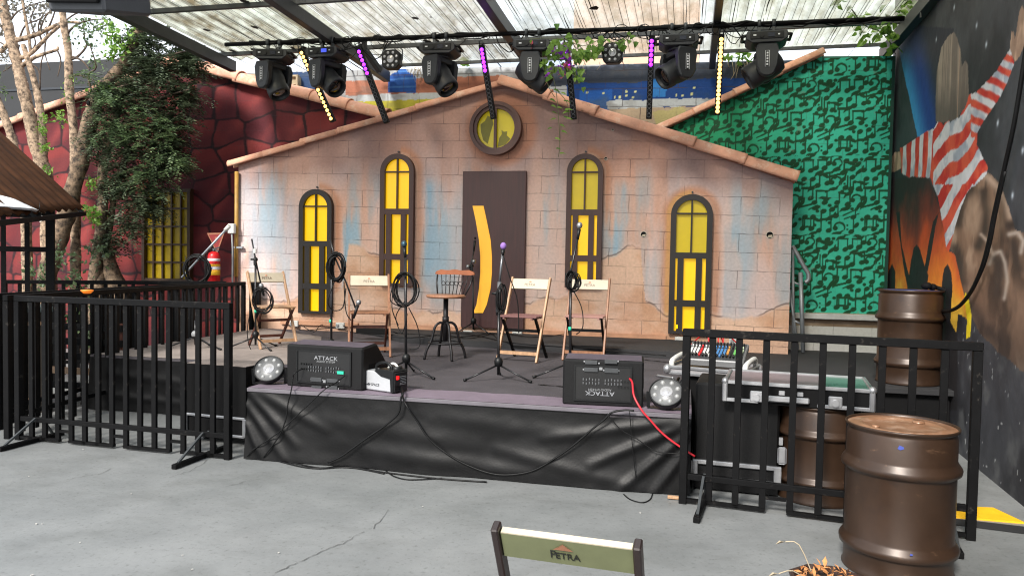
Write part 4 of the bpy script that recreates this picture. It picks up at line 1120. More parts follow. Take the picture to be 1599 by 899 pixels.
for k in range(3):
    pts = []
    for x in range(390, 1400, 18):
        p = pipe_at(x); pts.append(p + Vector((0, rnd.uniform(-.035, .035), rnd.uniform(-.03, .03) + (0.0 if k else -.02))))
    b = MB(); b.tube(smooth_path(pts, 2), 0.008 + 0.003 * k, 5)
    tag(b.build('cable', M_CABLE), ['thin black cable wrapped along the lighting pipe', 'black cable bundle twisted round the lighting pipe', 'thickest black cable lying along the lighting pipe'][k], 'cable', 'cables along the lighting pipe')
b = MB()
for k in range(26):
    x = rnd.uniform(400, 1240); w = rnd.uniform(25, 70); sag = rnd.uniform(.05, .22)
    p0, p1 = pipe_at(x), pipe_at(x + w); oy = rnd.uniform(-.05, .1)
    pts = [p0.lerp(p1, t) + Vector((rnd.uniform(-.02, .02), oy * math.sin(math.pi * t), -sag * 4 * t * (1 - t) + rnd.uniform(-.01, .01))) for t in [i / 6 for i in range(7)]]
    b.tube(smooth_path(pts, 3), rnd.choice([.004, .005, .007]), 5)
for k in range(14):
    p0 = pipe_at(rnd.uniform(400, 1240)); r = rnd.uniform(.04, .10)
    pts = [p0 + Vector((math.cos(t) * r, 0.02 * t / 6 - .03, -r * .5 + math.sin(t) * r)) for t in [i * .7 for i in range(10)]]
    b.tube(pts, .005, 5)
tag(b.build('cable_tangle', M_CABLE), 'tangle of thin looping black leads sagging between the stage lights', 'cables', kind='stuff')

# ------------------------------------------------------------------ moving heads
M_LENS = mat('dark_lens', (14, 16, 22), 0.08, var=0.05, coat=1)
M_LCD = mat('blue_screen', (50, 60, 150), 0.3, var=0.02, emit=(70, 90, 230), estr=0.7)
M_LCDO = mat('dark_screen', (36, 40, 52), 0.2, var=0.02)
M_VENT = mat('vent_dark', (12, 12, 13), 0.7)
HEADS = [(428, 12, -116, -150, 0, 'moving head light with tilted-down head at the left end of the pipe'), (512, -2, -110, -128, 1, 'moving head light with a lit blue screen, second from the left'),
         (688, 4, -112, -142, 0, 'moving head light between the small square spot and the purple bar over the door'), (832, 6, -92, -128, 0, 'moving head light half hidden by the flowering vine'),
         (1060, 2, 118, -120, 0, 'moving head light with side label beside the upright purple bar'), (1197, -2, 92, -122, 0, 'moving head light at the right end before the green wall')]
def moving_head(px, yaw, pan, tilt, lit, label):
    P = pipe_at(px)
    t = thing('moving_light', 'black ' + label, 'stage light', P, -TH + R(yaw), 'moving head lights on the pipe')
    for sx in (-.075, .075):
        b = MB(); b.lathe([(.04, -.018), (.046, -.018), (.046, .018), (.04, .018)], Matrix.Translation((sx, 0, 0)) @ Matrix.Rotation(R(90), 4, 'Y'), 14)
        b.box((sx, 0, -.085), (.03, .045, .10)); b.build('clamp', M_STEEL, t)
    b = MB()
    b.prism([(-.20, -.12), (.20, -.12), (.215, -.15), (.215, -.20), (.15, -.245), (-.15, -.245), (-.215, -.20), (-.215, -.15)], -.17, .17, bevel=.008); b.build('base', M_HEADPL, t)
    b = MB(); b.box((0, -.173, -.17), (.34, .012, .075), bevel=.003); b.build('front_panel', M_PLAST, t)
    b = MB(); b.box((.045, -.182, -.17), (.07, .008, .042)); b.build('display', M_LCD if lit else M_LCDO, t)
    b = MB(); b.cyl((-.055, -.178, -.17), (-.055, -.190, -.17), .026, seg=16); b.build('dial', M_PLAST, t)
    for mx_, mw_ in ((-.125, .03), (.12, .02)):
        b = MB(); b.box((mx_, -.181, -.168), (mw_, .006, .014)); b.build('panel_mark', M_TAG, t)
    for sx in (-1, 1):
        b = MB(); b.tube([(sx * .20, -.11, -.15), (sx * .25, -.11, -.155), (sx * .25, .11, -.155), (sx * .20, .11, -.15)], .017, 8); b.build('handle', M_PLAST, t)
    Mp = Matrix.Rotation(R(pan), 4, 'Z')
    b = MB()
    b.prism([(-.19, -.262), (.19, -.262), (.205, -.30), (.19, -.335), (-.19, -.335), (-.205, -.30)], -.085, .085, Mp, bevel=.012); b.cyl((0, 0, -.235), (0, 0, -.27), .11, seg=20)
    for sx in (-1, 1):
        b.prism([(-.105, -.265), (.105, -.265), (.115, -.34), (.11, -.50), (.075, -.585), (.03, -.61), (-.03, -.61), (-.075, -.585), (-.11, -.50), (-.115, -.34)], -.038, .038, Mp @ Matrix.Translation((sx * .175, 0, 0)) @ Matrix.Rotation(R(90), 4, 'Z'), bevel=.016)
    b.build('yoke', M_HEADPL, t)
    Mh = Mp @ Matrix.Translation((0, 0, -.475)) @ Matrix.Rotation(R(tilt), 4, 'X')
    b = MB(); b.lathe([(0, -.185), (.07, -.185), (.115, -.165), (.138, -.10), (.142, .0), (.136, .05), (.128, .09), (.136, .12), (.134, .20), (.124, .225), (.112, .215), (.105, .17)], Mh, 26)
    b.build('lamp_head', M_HEADPL, t)
    b = MB(); b.sphere(Mh @ Vector((0, 0, .165)), .105, 16, (1, 1, .35), Mh.to_3x3()); b.build('lens', M_LENS, t)
    front = 1 if pan < 0 else -1
    Ml = Mp @ Matrix.Translation((front * .2145, 0, 0))
    b = MB(); b.box((0, 0, -.43), (.003, .04, .17), M=Ml); ls = b.build('label_strip', M_PLAST, t)
    b = MB(); b.tube([Ml @ Vector((front * .002, y, z)) for y, z in ((-.02, -.345), (.02, -.345), (.02, -.515), (-.02, -.515), (-.02, -.345))], .003, 4); b.build('strip_border', M_TAG, ls)
    for k in range(5):
        b = MB(); b.box((front * .003, 0, -.37 - k * .03), (.004, .018, .018), M=Ml); b.build('strip_mark', M_TAG, ls)
    return t
for h in HEADS: moving_head(*h)

# ------------------------------------------------------------------ LED bars
M_AMB = mat('amber_led', (255, 214, 140), 0.3, var=0.01, emit=(255, 196, 100), estr=2.2)
M_PUR = mat('purple_led', (200, 80, 255), 0.3, var=0.01, emit=(150, 30, 255), estr=3.2)
M_OFF = mat('led_off', (74, 74, 80), 0.2, var=0.1)
BARS = [(468, 76, 519, 190, 17, 17, 'amber', 'tilted LED bar with all amber lamps lit beside the leftmost moving light'), (558, 74, 603, 192, 17, 6, 'purple', 'long tilted LED bar with six purple lamps lit, left of the round window'),
        (751, 70, 770, 186, 17, 6, 'purple', 'slightly tilted LED bar with purple lamps hanging over the round window'), (884, 66, 896, 187, 17, 6, 'purple', 'LED bar with purple lamps tangled in the flowering vine'),
        (1018, 56, 1013, 186, 17, 6, 'purple', 'upright LED bar with purple lamps in front of the blue painted wall'), (1127, 53, 1120, 180, 18, 18, 'amber', 'upright LED bar with all amber lamps lit at the right')]
for (xa, ya, xb, yb, n, nl, kind, label) in BARS:
    A_p = Pd(xa, ya, DP - .03); B_p = Pd(xb, yb, DP + .10)
    L = (A_p - B_p).length
    z = (A_p - B_p).normalized(); y = N_ - z * N_.dot(z); y.normalize(); x = y.cross(z)
    Mx = Matrix((x, y, z)).transposed().to_4x4()
    t = thing('led_bar', 'black ' + label, 'LED bar', B_p, 0, 'LED bars on the pipe')
    t.matrix_world = Matrix.Translation(B_p) @ Mx
    b = MB(); b.box((0, .03, L / 2), (.062, .075, L), bevel=.004); b.build('housing', M_BLACK, t)
    b = MB(); b.tube([(-.02, .03, L - .02), (-.02, .03, L + .05), (.02, .03, L + .05), (.02, .03, L - .02)], .008, 6); b.build('bracket', M_STEEL, t)
    first = {}
    for k in range(n):
        on = k < nl; key = on
        zz = L - .06 - k * (L - .1) / (n - 1)
        if key not in first:
            b = MB(); b.lathe([(0, .006), (.012, .005), (.019, 0), (.022, 0)] if on else [(.0, -.002), (.018, -.002), (.019, .002), (.024, .002), (.024, 0)], Matrix.Rotation(R(90), 4, 'X'), 12)
            o = b.build('lamp', (M_AMB if kind == 'amber' else M_PUR) if on else M_OFF, t); first[key] = o
        else: o = first[key].copy(); COL.objects.link(o); o.parent = t
        o.location = (0, -.0085, zz)

# small square spots
M_LEDW = mat('spot_lens', (170, 170, 172), 0.15, 0.4, var=0.1)
def square_spot(px, py, label):
    P = Pd(px, py, DP + .02)
    t = thing('square_spot', label, 'spotlight', P, -TH, 'small square spots on the pipe')
    w = .115
    oc = [(w, -.07), (w, .07), (.07, w), (-.07, w), (-w, .07), (-w, -.07), (-.07, -w), (.07, -w)]
    b = MB(); b.prism(oc, -.05, .06, bevel=.008); b.build('housing', M_PLAST, t)
    b = MB(); b.lathe([(0, .01), (.028, .008), (.04, 0), (.045, .004), (.045, -.01)], Matrix.Translation((0, -.052, 0)) @ Matrix.Rotation(R(90), 4, 'X'), 18); b.build('lens', M_LEDW, t)
    for a in range(8):
        c = (math.cos(a * .785 + .39) * .083, math.sin(a * .785 + .39) * .083)
        b = MB(); b.lathe([(0, .006), (.014, .004), (.018, 0)], Matrix.Translation((c[0], -.051, c[1])) @ Matrix.Rotation(R(90), 4, 'X'), 10); b.build('lamp', M_LEDW, t)
    b = MB(); h = pipe_at(px).z - P.z
    b.tube([(-w - .012, .02, 0), (-w - .012, .02, .12), (0, .02, max(.13, h - .02)), (w + .012, .02, .12), (w + .012, .02, 0)], .008, 6); b.build('bracket', M_STEEL, t)
square_spot(612, 94, 'small black square spot with eight lamps hanging left of the third moving light')
square_spot(957, 84, 'small black square spot with eight lamps hanging over the blue painted wall')
# slanting arm bracketed to the rafter end
q0, q1 = Pd(570, 78, DP + .25), Pd(594, 112, DP + .5)
t = thing('bracket_arm', 'grey square arm slanting from a bracket at the end of a rafter', 'bracket arm', q0, -TH)
ql = Matrix.Rotation(TH, 3, 'Z') @ (q1 - q0)
b = MB(); b.bar((0, 0, 0), ql, .075, .075, bevel=.012); b.build('body', M_STEEL, t)
b = MB(); b.box((.0, -.02, .05), (.05, .07, .16), bevel=.008); b.build('bracket', M_PLAST, t)
# ================================================================== CHAIRS
def chair_parts(t, ml, md, mseat, mback, sc=1.03, wid=.41, bh=.115):
    w = wid / 2 * sc
    k = sc
    for sx in (-1, 1):
        b = MB(); b.bar((sx * w, .20 * k, .83 * k), (sx * w, -.22 * k, 0.0), .022, .042, up=(0, 1, 0), bevel=.004); b.build('leg', ml, t)
    for sx in (-1, 1):
        b = MB(); b.bar((sx * (w - .032), -.19 * k, .445 * k), (sx * (w - .032), .22 * k, 0.0), .022, .038, up=(0, 1, 0), bevel=.004); b.build('leg', md, t)
    b = MB()
    for i in range(5):
        y = (-.20 + i * .075) * k
        b.box((0, y + .02, .447 * k), (w * 2 - .022 if i < 4 else w * 2 - .06, .064, .018), bevel=.004)
    for sx in (-1, 1): b.box((sx * (w - .06), -.05 * k, .43 * k), (.02, .34 * k, .018))
    b.build('seat', mseat, t)
    def on_long(z): return .20 * k + (-.42 * k) * ((.83 * k - z) / (.83 * k))
    zb = (.82 - bh / 2) * k; b = MB(); yb = on_long(zb - .007 * k)
    sl = math.atan2(.42, .83)
    b.box((0, yb, zb), (w * 2 - .022, .020, bh * k), (-sl, 0, 0), bevel=.003)
    bk = b.build('backrest', mback, t)
    for z in (.085, .30):
        b = MB(); b.bar((-w, on_long(z * k), z * k), (w, on_long(z * k), z * k), .034, .016, up=(0, 1, 0)); 
        if z < .2: b.build('stretcher', ml, t)
        else: b.bm.free()
    for z in (.11, .30):
        ys = .22 * k - (.41 * k) * (z / .445)
        b = MB(); b.bar((-w + .03, ys, z * k), (w - .03, ys, z * k), .03, .016, up=(0, 1, 0)); b.build('stretcher', md, t)
    return bk, Matrix.Translation((0, yb, zb)) @ Matrix.Rotation(-sl, 4, 'X')
def lettering(bk, Mb, size=.05, ink=None, front=True, y=.0115, face=1):
    ink = ink or M_INK
    M = Mb @ Matrix.Translation((0, -y * face, -.012)) @ FACE
    if face < 0: M = Mb @ Matrix.Translation((0, y, -.018)) @ Matrix.Rotation(math.pi, 4, 'Z') @ FACE
    text('lettering', 'PETRA', size, M, ink, bk)
    return M
M_LOGO = mat('faded_orange_print', (200, 128, 96), 0.6, var=0.2)
CH = 'folding wooden chairs with white backrests on the stage'
def stage_chair(px, py, yaw, label, ml, md, ms, z=ZD):
    P = Pz(px, py, z)
    t = thing('folding_chair', label, 'chair', P, R(yaw), CH)
    bk, Mb = chair_parts(t, ml, md, ms, M_CREAM)
    M = lettering(bk, Mb, .042)
    b = MB(); Ml = M @ Matrix.Translation((0, .034, 0))
    for q in (-1, 0, 1): b.bar(Ml @ Vector((q * .012, -.006, 0)), Ml @ Vector((q * .006, .008, 0)), .008, .001)
    b.build('emblem', M_LOGO, bk)
    return t
stage_chair(424, 541, 52 - 13, 'light wooden folding chair turned sideways at the left end of the stage', M_WOODL, M_WOODD, M_WOODL)
stage_chair(576, 554, 26 - 13, 'reddish wooden folding chair with cable draped beside it, behind the left wedge monitor', M_WOOD, M_WOODD, M_WOOD)
stage_chair(818, 561, -20, 'wooden folding chair with plum seat facing the yard in front of the dark door', M_WOODL, M_BLACK, mat('chair_plum', (112, 76, 74), 0.5, var=0.2))
stage_chair(915, 560, -14, 'wooden folding chair behind the right wedge monitor and the tallest microphone', M_WOOD, M_BLACK, mat('chair_mauve', (150, 112, 104), 0.5, var=0.2))

# near chair with its back to the viewer ... its printed side faces the camera
M_BACKG = mat('sage_paint', (104, 108, 78), 0.45, var=0.12, scale=8)
l0, l1 = PY(774, 823, 2.13), PY(996, 844, 2.01)
cc = (l0 + l1) / 2; wid = (Vector((l1.x, l1.y)) - Vector((l0.x, l0.y))).length
yaw = math.atan2(l1.y - l0.y, l1.x - l0.x)
nc = thing('folding_chair', 'dark-legged folding chair with sage green backrest nearest the viewer, facing the stage', 'chair', (cc.x - math.sin(yaw) * .2 * cc.z / .83, cc.y + math.cos(yaw) * .2 * cc.z / .83, 0), yaw + math.pi)
scn = cc.z / .83
bk, Mb = chair_parts(nc, mat('near_chair_leg', (40, 30, 28), 0.4, var=0.25), M_WOODD, M_WOODD, M_BACKG, sc=scn, wid=wid / scn, bh=.094)
b = MB(); b.box((0, 0, .0475 * scn), (wid - .03, .021, .004), M=Mb); b.build('top_edge', M_CREAM, bk)
M = Mb @ Matrix.Translation((0.005, .0125, -.012)) @ Matrix.Rotation(math.pi, 4, 'Z') @ FACE
ink = mat('black_print', (26, 28, 24), 0.5, var=.02)
text('lettering', 'P', .042, M @ Matrix.Translation((-.0335, .003, 0)), ink, bk, sx=.85)
text('lettering', 'ETRA', .033, M @ Matrix.Translation((.0085, 0, 0)), ink, bk, sx=.92)
b = MB(); Ml = M @ Matrix.Translation((-.002, .036, 0))
for q in range(-3, 4): b.quad([Ml @ Vector(v) for v in ((q * .0085 - .004, -.012, 0.001), (q * .0085 + .004, -.012, .001), (q * .004 + .002, .012 - abs(q) * .004, .001), (q * .004 - .002, .012 - abs(q) * .004, .001))])
b.build('emblem', mat('faded_red_print', (140, 96, 72), 0.6, var=.2), bk)

# swivel stool with a spindle back
P = Pz(695, 560, ZD)
st = thing('swivel_stool', 'iron swivel stool with wooden seat and curved spindle back near the door', 'stool', P, R(-22))
M_IRON = mat('black_iron', (30, 28, 30), 0.45, 0.3, var=.2)
b = MB(); b.lathe([(0, .635), (.19, .635), (.205, .645), (.205, .66), (.19, .668), (0, .664)], seg=28); b.build('seat', mat('stool_seat_wood', (150, 106, 80), .4, var=.25, stretch=(6, 1, 1)), st)
b = MB(); b.cyl((0, 0, .19), (0, 0, .635), .026); b.cyl((0, 0, .38), (0, 0, .44), .034); b.build('post', M_IRON, st)
for a in range(4):
    an = R(45 + 90 * a); c, s = math.cos(an), math.sin(an)
    b = MB(); b.tube(smooth_path([(0.02 * c, .02 * s, .375), (.07 * c, .07 * s, .375), (.115 * c, .115 * s, .33), (.15 * c, .15 * s, .2), (.20 * c, .2 * s, .10), (.225 * c, .225 * s, 0.0)], 4), .014, 8); b.build('leg', M_IRON, st)
b = MB(); b.tube([(.172 * math.cos(q * .2618), .172 * math.sin(q * .2618), .17) for q in range(25)], .008, 6, cap=False); b.build('foot_ring', M_IRON, st)
b = MB(); b.prism([(-.235, .875), (-.22, .905), (-.16, .925), (-.08, .915), (0, .93), (.08, .915), (.16, .925), (.22, .905), (.235, .875), (.19, .87), (0, .875), (-.19, .87)], .19, .215, bevel=.004); b.build('crest_rail', mat('stool_crest_wood', (140, 82, 52), .4, var=.25), st)
for k in range(7):
    x = -.15 + k * .05
    b = MB(); b.tube([(x * .8, .15, .66), (x * .95, .18, .78), (x * 1.05, .2, .875)], .0045, 5); b.build('spindle', M_IRON, st)
b = MB()
for k in range(6):
    b.tube([(-.125 + k * .05 + .022 * math.cos(a * .785), .182, .78 + .022 * math.sin(a * .785)) for a in range(9)], .004, 4)
b.build('ring_band', M_IRON, st)
for sx in (-1, 1):
    b = MB(); b.tube([(sx * .16, .12, .66), (sx * .20, .17, .78), (sx * .205, .2, .88)], .009, 6); b.build('back_post', M_IRON, st)

# ================================================================== MIC STANDS
M_GRILLE = mat('mic_grille', (150, 152, 154), .35, .7, var=.3, scale=200)
M_GRILLED = mat('mic_grille_blue', (52, 78, 92), .4, .5, var=.3, scale=200)
M_PURPLE = mat('purple_foam', (140, 104, 176), .8, var=.1)
M_TUBE = mat('stand_tube', (40, 40, 42), .3, .4, var=.15)
M_TUBEG = mat('stand_tube_grey', (120, 122, 126), .3, .6, var=.15)
def mic(t, P0, P1, mg, r=.026):
    """microphone from its tail P0 to its grille P1 (local)"""
    P0, P1 = Vector(P0), Vector(P1); d = (P1 - P0).normalized()
    b = MB(); b.cyl(P0, P1 - d * .03, .011, .018, 12); o = b.build('microphone', M_PLAST, t)
    b = MB(); b.sphere(P1, r, 14, (1, 1, 1.15), align(d)); b.build('grille', mg, o)
    return o
def stand(label, bx, by, z, pole_top, boom=None, clutch=None, legs=(200, 320, 80), leg_r=.30, mtube=None, tape=None, hub_z=.15, yoff=0.0):
    """tripod stand whose hub stands over picture point (bx, by) on height z; pole_top, boom, clutch in picture points"""
    P = Pz(bx, by, z); mt = mtube or M_TUBE
    t = thing('microphone_stand', label, 'microphone stand', P, 0, 'microphone stands on the stage')
    L = lambda x, y, dy=0.0: PY(x, y, P.y + dy) - P
    for a in legs:
        c, s = math.cos(R(a)), math.sin(R(a))
        b = MB(); b.tube([(0.02 * c, .02 * s, hub_z - .02), (leg_r * c, leg_r * s, .012)], .0085, 6); lg = b.build('leg', M_TUBE, t)
        b = MB(); b.tube([(leg_r * .93 * c, leg_r * .93 * s, .02), (leg_r * 1.03 * c, leg_r * 1.03 * s, .012)], .012, 8); b.build('foot', M_PLAST, lg)
    b = MB(); b.lathe([(0, hub_z - .06), (.012, hub_z - .06), (.014, hub_z - .03), (.034, hub_z - .02), (.038, hub_z + .02), (.028, hub_z + .045), (.014, hub_z + .055), (0, hub_z + .055)], seg=16); b.build('hub', M_PLAST, t)
    top = L(*pole_top)
    b = MB(); b.tube([(0, 0, .05), (top.x * .5, 0, top.z * .5), (top.x, 0, top.z)], .0125, 8); b.build('pole', mt, t)
    if clutch:
        c = L(*clutch)
        b = MB(); b.sphere(c, .026, 10); b.box(c + Vector((0, -.01, -.035)), (.03, .035, .06), bevel=.004); b.cyl(c + Vector((-.05, -.01, 0)), c + Vector((.02, -.01, 0)), .010); b.build('clutch', M_PLAST, t)
    if boom:
        b = MB(); b.tube([L(*q) for q in boom], .009, 7); b.build('boom', mt, t)
    if tape:
        c = L(*tape); b = MB(); b.cyl(c - Vector((0, 0, .016)), c + Vector((0, 0, .016)), .0145); b.build('tape_band', M_TEAL, t)
    return t, L
t, L = stand('boom microphone stand with coiled cable in front of the leftmost chair', 399, 545, ZD, (399, 408), [(393, 373), (398, 400), (409, 452)], (399, 405), (185, 320, 60), tape=(399, 486))
mic(t, L(412, 462, -.05), L(408, 446, -.05), M_GRILLE)
b = MB(); b.box(L(398, 392), (.03, .03, .05), bevel=.004); b.build('clamp', M_WHITE, t)
t, L = stand('boom microphone stand with a fat cable coil beside the short black left window', 517, 560, ZD, (518, 402), [(516, 374), (522, 400), (540, 440), (556, 483)], (521, 404), tape=(516, 501))
mic(t, L(552, 497, -.05), L(560, 472, -.05), M_GRILLE)
t, L = stand('straight microphone stand with looped cables behind the fog machine', 634, 588, ZD, (633, 402), None, None, (195, 330, 85), .30, tape=None)
mic(t, L(633, 404), L(631, 381), M_GRILLED)
t, L = stand('microphone stand set against the dark door beside the yellow curved strip', 739, 520, ZD + .075, (739, 432), [(738, 440), (734, 418), (741, 388)], (737, 415), (215, 325, 90), .26)
mic(t, L(740, 392), L(742, 372), M_BLACKM, .014)
b = MB(); b.sphere(L(731, 416), .028, 10); b.build('clamp_ball', M_GRILLE, t); b = MB(); b.sphere(L(740, 408), .028, 10); b.build('clamp_ball', M_GRILLE, t)
t, L = stand('microphone stand topped by a purple foam windscreen in front of the door', 778, 594, ZD, (779, 482), [(776, 492), (779, 450), (785, 392)], (777, 458), (198, 338, 88), .30, mtube=None)
b = MB(); b.tube([L(777, 487), L(780, 440)], .017, 8); b.tube([L(780, 440), L(785, 394)], .011, 8); b.build('upper_tube', M_TUBEG, t)
m_ = mic(t, L(785, 400), L(786, 384), M_PURPLE, .027)
t, L = stand('tallest boom microphone stand with silver grille in front of the right tall window', 890, 590, ZD, (891, 436), [(884, 446), (892, 420), (903, 368)], (891, 428), (190, 330, 85), .33, tape=(890, 513))
mic(t, L(902, 374, -.04), L(905, 352, -.04), M_GRILLE)
P = Pz(305, 548, ZD)
t, L = stand('low microphone stand with grey ball hub behind the left railing', 305, 545, ZD, (305, 500), None, None, (175, 345, 85), .32)
b = MB(); b.sphere((0, 0, .165), .043, 12); b.build('ball_hub', M_GREY, t)

def coil(label, cx, cy, Y, rx, rz, n, seed, droop=0, m=M_CABLE, r=.006, drops=()):
    rnd = random.Random(seed); C = PY(cx, cy, Y - .05); b = MB()
    for k in range(n):
        ox, oy, oz = rnd.uniform(-.02, .02), rnd.uniform(-.035, .035), rnd.uniform(-.02, .02); fx, fz = rnd.uniform(.8, 1.1), rnd.uniform(.85, 1.1)
        ph = rnd.uniform(0, 6)
        pts = [C + Vector((ox + rx * fx * math.cos(a), oy + .02 * math.sin(a + ph), oz + rz * fz * math.sin(a))) for a in [i * 6.2832 / 18 for i in range(19)]]
        b.tube(pts, r, 5, cap=False)
    for path in drops:
        b.tube(smooth_path([PY(x, y, Y - .05 + rnd.uniform(-.03, .03)) for x, y in path], 5), r * .8, 5)
    return tag(b.build('cable_coil', m, weld=True), label, 'cable', 'cable coils on the microphone stands')
Y1 = Pz(399, 545, ZD).y; Y2 = Pz(517, 560, ZD).y; Y3 = Pz(634, 588, ZD).y; Y5 = Pz(778, 594, ZD).y; Y6 = Pz(890, 590, ZD).y
coil('loose black cable coil hanging on the leftmost microphone stand', 410, 467, Y1, .115, .13, 5, 1, drops=[[(392, 480), (386, 520), (395, 550), (420, 552)]])
coil('fat black cable coil on the stand by the short left window', 525, 417, Y2, .075, .13, 11, 2, r=.0075, drops=[[(522, 440), (512, 470), (520, 484), (535, 480), (540, 450)], [(537, 440), (540, 485), (548, 500)]])
coil('big open cable loops on the stand behind the fog machine', 633, 452, Y3, .105, .135, 6, 3, drops=[[(615, 440), (612, 480), (622, 508)], [(632, 470), (618, 495), (628, 520), (636, 490)], [(638, 480), (652, 510), (655, 540), (640, 545)], [(612, 450), (610, 470), (628, 480)]])
coil('narrow cable bundle on the purple-tipped stand', 783, 466, Y5, .03, .11, 6, 4, drops=[[(786, 400), (795, 430), (808, 470), (810, 520)]])
coil('messy cable bunch at the clutch of the tallest stand', 894, 440, Y6, .045, .075, 7, 5, drops=[[(897, 425), (905, 430), (907, 445), (897, 455)], [(896, 455), (908, 480), (910, 510), (900, 522)]])

# ================================================================== WEDGE MONITORS
M_CAB = mat('speaker_cabinet', (15, 15, 16), .6, var=.2, scale=30, bump=.15, bscale=180, spec=.25)
M_CABT = mat('speaker_dusty_top', (74, 66, 76), .7, var=.18, scale=8)
M_PANEL = mat('amp_panel', (15, 15, 16), .4, var=.1)
def wedge(label, pl, pr, hgt, flip):
    a, c = Pz(pl[0], pl[1], ZD + .002), Pz(pr[0], pr[1], ZD + .002); wd = (c - a).length; an = math.atan2(c.y - a.y, c.x - a.x)
    t = thing('wedge_monitor', label, 'speaker', (a + c) / 2, an, 'wedge monitors at the stage front')
    prof = [(0, 0), (.0, hgt), (.24, hgt + .015), (.50, .10), (.47, 0)]     # (y, z)
    Mx = Matrix.Rotation(R(90), 4, 'Z')
    b = MB(); b.prism([(y, z) for y, z in prof], -wd / 2, wd / 2, Mx, bevel=.012); b.build('cabinet', M_CAB, t)
    b = MB(); b.bm.faces.new([b.bm.verts.new(v) for v in ((-wd / 2 + .015, .012, hgt + .0035), (wd / 2 - .015, .012, hgt + .0035), (wd / 2 - .015, .228, hgt + .0175), (-wd / 2 + .015, .228, hgt + .0175))])
    b.build('top_panel', M_CABT, t)
    # recessed amplifier panel: lip frame and plate
    pw, ph = wd * .68, hgt * .72; pz = hgt * .50
    b = MB(); b.ring([(-pw / 2 - .012, pz - ph / 2 - .012), (pw / 2 + .012, pz - ph / 2 - .012), (pw / 2 + .012, pz + ph / 2 + .012), (-pw / 2 - .012, pz + ph / 2 + .012)], [(-pw / 2, pz - ph / 2), (pw / 2, pz - ph / 2), (pw / 2, pz + ph / 2), (-pw / 2, pz + ph / 2)], -.012, .004); b.build('panel_frame', M_PLAST, t)
    Mf = Matrix.Translation((0, -.004, pz)) @ (Matrix.Rotation(math.pi, 4, 'Y') if flip else Matrix.Identity(4))
    b = MB(); b.box((0, .003, 0), (pw, .008, ph), M=Mf); pn = b.build('amp_panel', M_PANEL, t)
    text('lettering', 'ATTACK', .043, Mf @ Matrix.Translation((.02, -.002, ph * .30)) @ FACE, mat('panel_letter', (140, 142, 146), .5, var=.05), pn, sx=1.25)
    text('lettering', 'AUDIO SYSTEM', .022, Mf @ Matrix.Translation((.02, -.002, ph * .19)) @ FACE, M_GREY, pn, sx=1.1)
    rnd = random.Random(3)
    for (x, z, sx, sz) in ((-.06, -.10, .10, .035), (-.055, -.165, .09, .03), (.085, -.10, .10, .03), (.085, -.155, .09, .03), (.015, -.11, .025, .022)):
        b = MB(); b.box((x, -.008, z * hgt / .34), (sx, .016, sz), bevel=.003, M=Mf); b.build('connector', M_GREY if sx < .05 else mat('connector_grey', (66, 68, 70), .4, .3, var=.2), pn)
    for (x, z) in ((-.11, -.1), (-.005, -.1), (.03, -.15), (.14, -.1), (-.105, -.17), (.135, -.16)):
        b = MB(); b.cyl(Mf @ Vector((x, .0, z * hgt / .34)), Mf @ Vector((x, -.006, z * hgt / .34)), .006, seg=8); b.build('screw', M_ALU, pn)
    b = MB()
    for r_ in range(2):
        for k in range(13):
            if k == 6: continue
            x = -.13 + k * .0225; z = (-.02 - r_ * .028 + .02) * hgt / .34
            b.box((x, -.006, z + rnd.uniform(-.004, .004)), (.007, .01, .016), M=Mf)
    b.build('fader_marks', mat('panel_marks', (84, 86, 88), .5, var=.3), pn)
    for k in range(9):
        b = MB(); b.cyl(Mf @ Vector((-.20 + (k % 5) * .022, 0, (.02 if k < 5 else -.02))), Mf @ Vector((-.20 + (k % 5) * .022, -.012, (.02 if k < 5 else -.02))), .007, seg=8); b.build('knob', M_PLAST, pn)
    if not flip:
        b = MB(); b.box((.155, -.007, -.03), (.055, .012, .022), M=Mf); b.build('tape_label', M_TEAL, pn)
    for sx in (-1, 1):
        b = MB(); b.box((sx * (wd / 2 - .004), .16, hgt * .48), (.014, .11, .075), bevel=.004); b.build('side_handle', M_BLACKM, t)
    return t, Mf
MLt, MLf = wedge('black wedge monitor with upright white lettering and green tape at the stage front left', (447, 602), (566, 611), .335, False)
MRt, MRf = wedge('black wedge monitor with upside-down lettering and a red cable plugged in', (878, 631), (1004, 637), .33, True)

# ================================================================== FOG MACHINE
a, c = Pz(571, 609, ZD), Pz(620, 616, ZD); an = math.atan2(c.y - a.y, c.x - a.x)
fg = thing('fog_machine', 'small white and black fog machine with handle and red switch on the stage edge', 'fog machine', a.lerp(c, .5) + N_ * .07, an)
b = MB(); b.box((-.01, 0, .085), (.29, .15, .15), bevel=.008); b.build('body', mat('fog_white', (172, 174, 177), .4, .1, var=.06), fg)
b = MB(); b.prism([(-.04, .165), (.03, .125), (.128, .118), (.128, .01), (.16, .01), (.16, .175), (.14, .182), (-.01, .182)], -.083, .083, bevel=.004); b.build('end_shell', M_PLAST, fg)
b = MB(); b.box((.163, 0, .09), (.01, .15, .15), bevel=.004); b.build('end_plate', M_PANEL, fg)
b = MB()
for k in range(6): b.box((.1695, .02, .13 - k * .012), (.003, .07, .004))
b.build('rating_plate', M_GREY, fg)
b = MB(); b.box((.17, -.045, .125), (.012, .028, .028), bevel=.003); b.build('switch', mat('red_switch', (230, 30, 30), .3, emit=(255, 20, 20), estr=.8), fg)
b = MB(); b.tube(smooth_path([(-.08, -.01, .165), (-.075, -.01, .20), (-.03, -.01, .222), (.04, -.01, .222), (.075, -.01, .20), (.08, -.01, .18)], 4), .011, 8); b.build('handle', M_PLAST, fg)
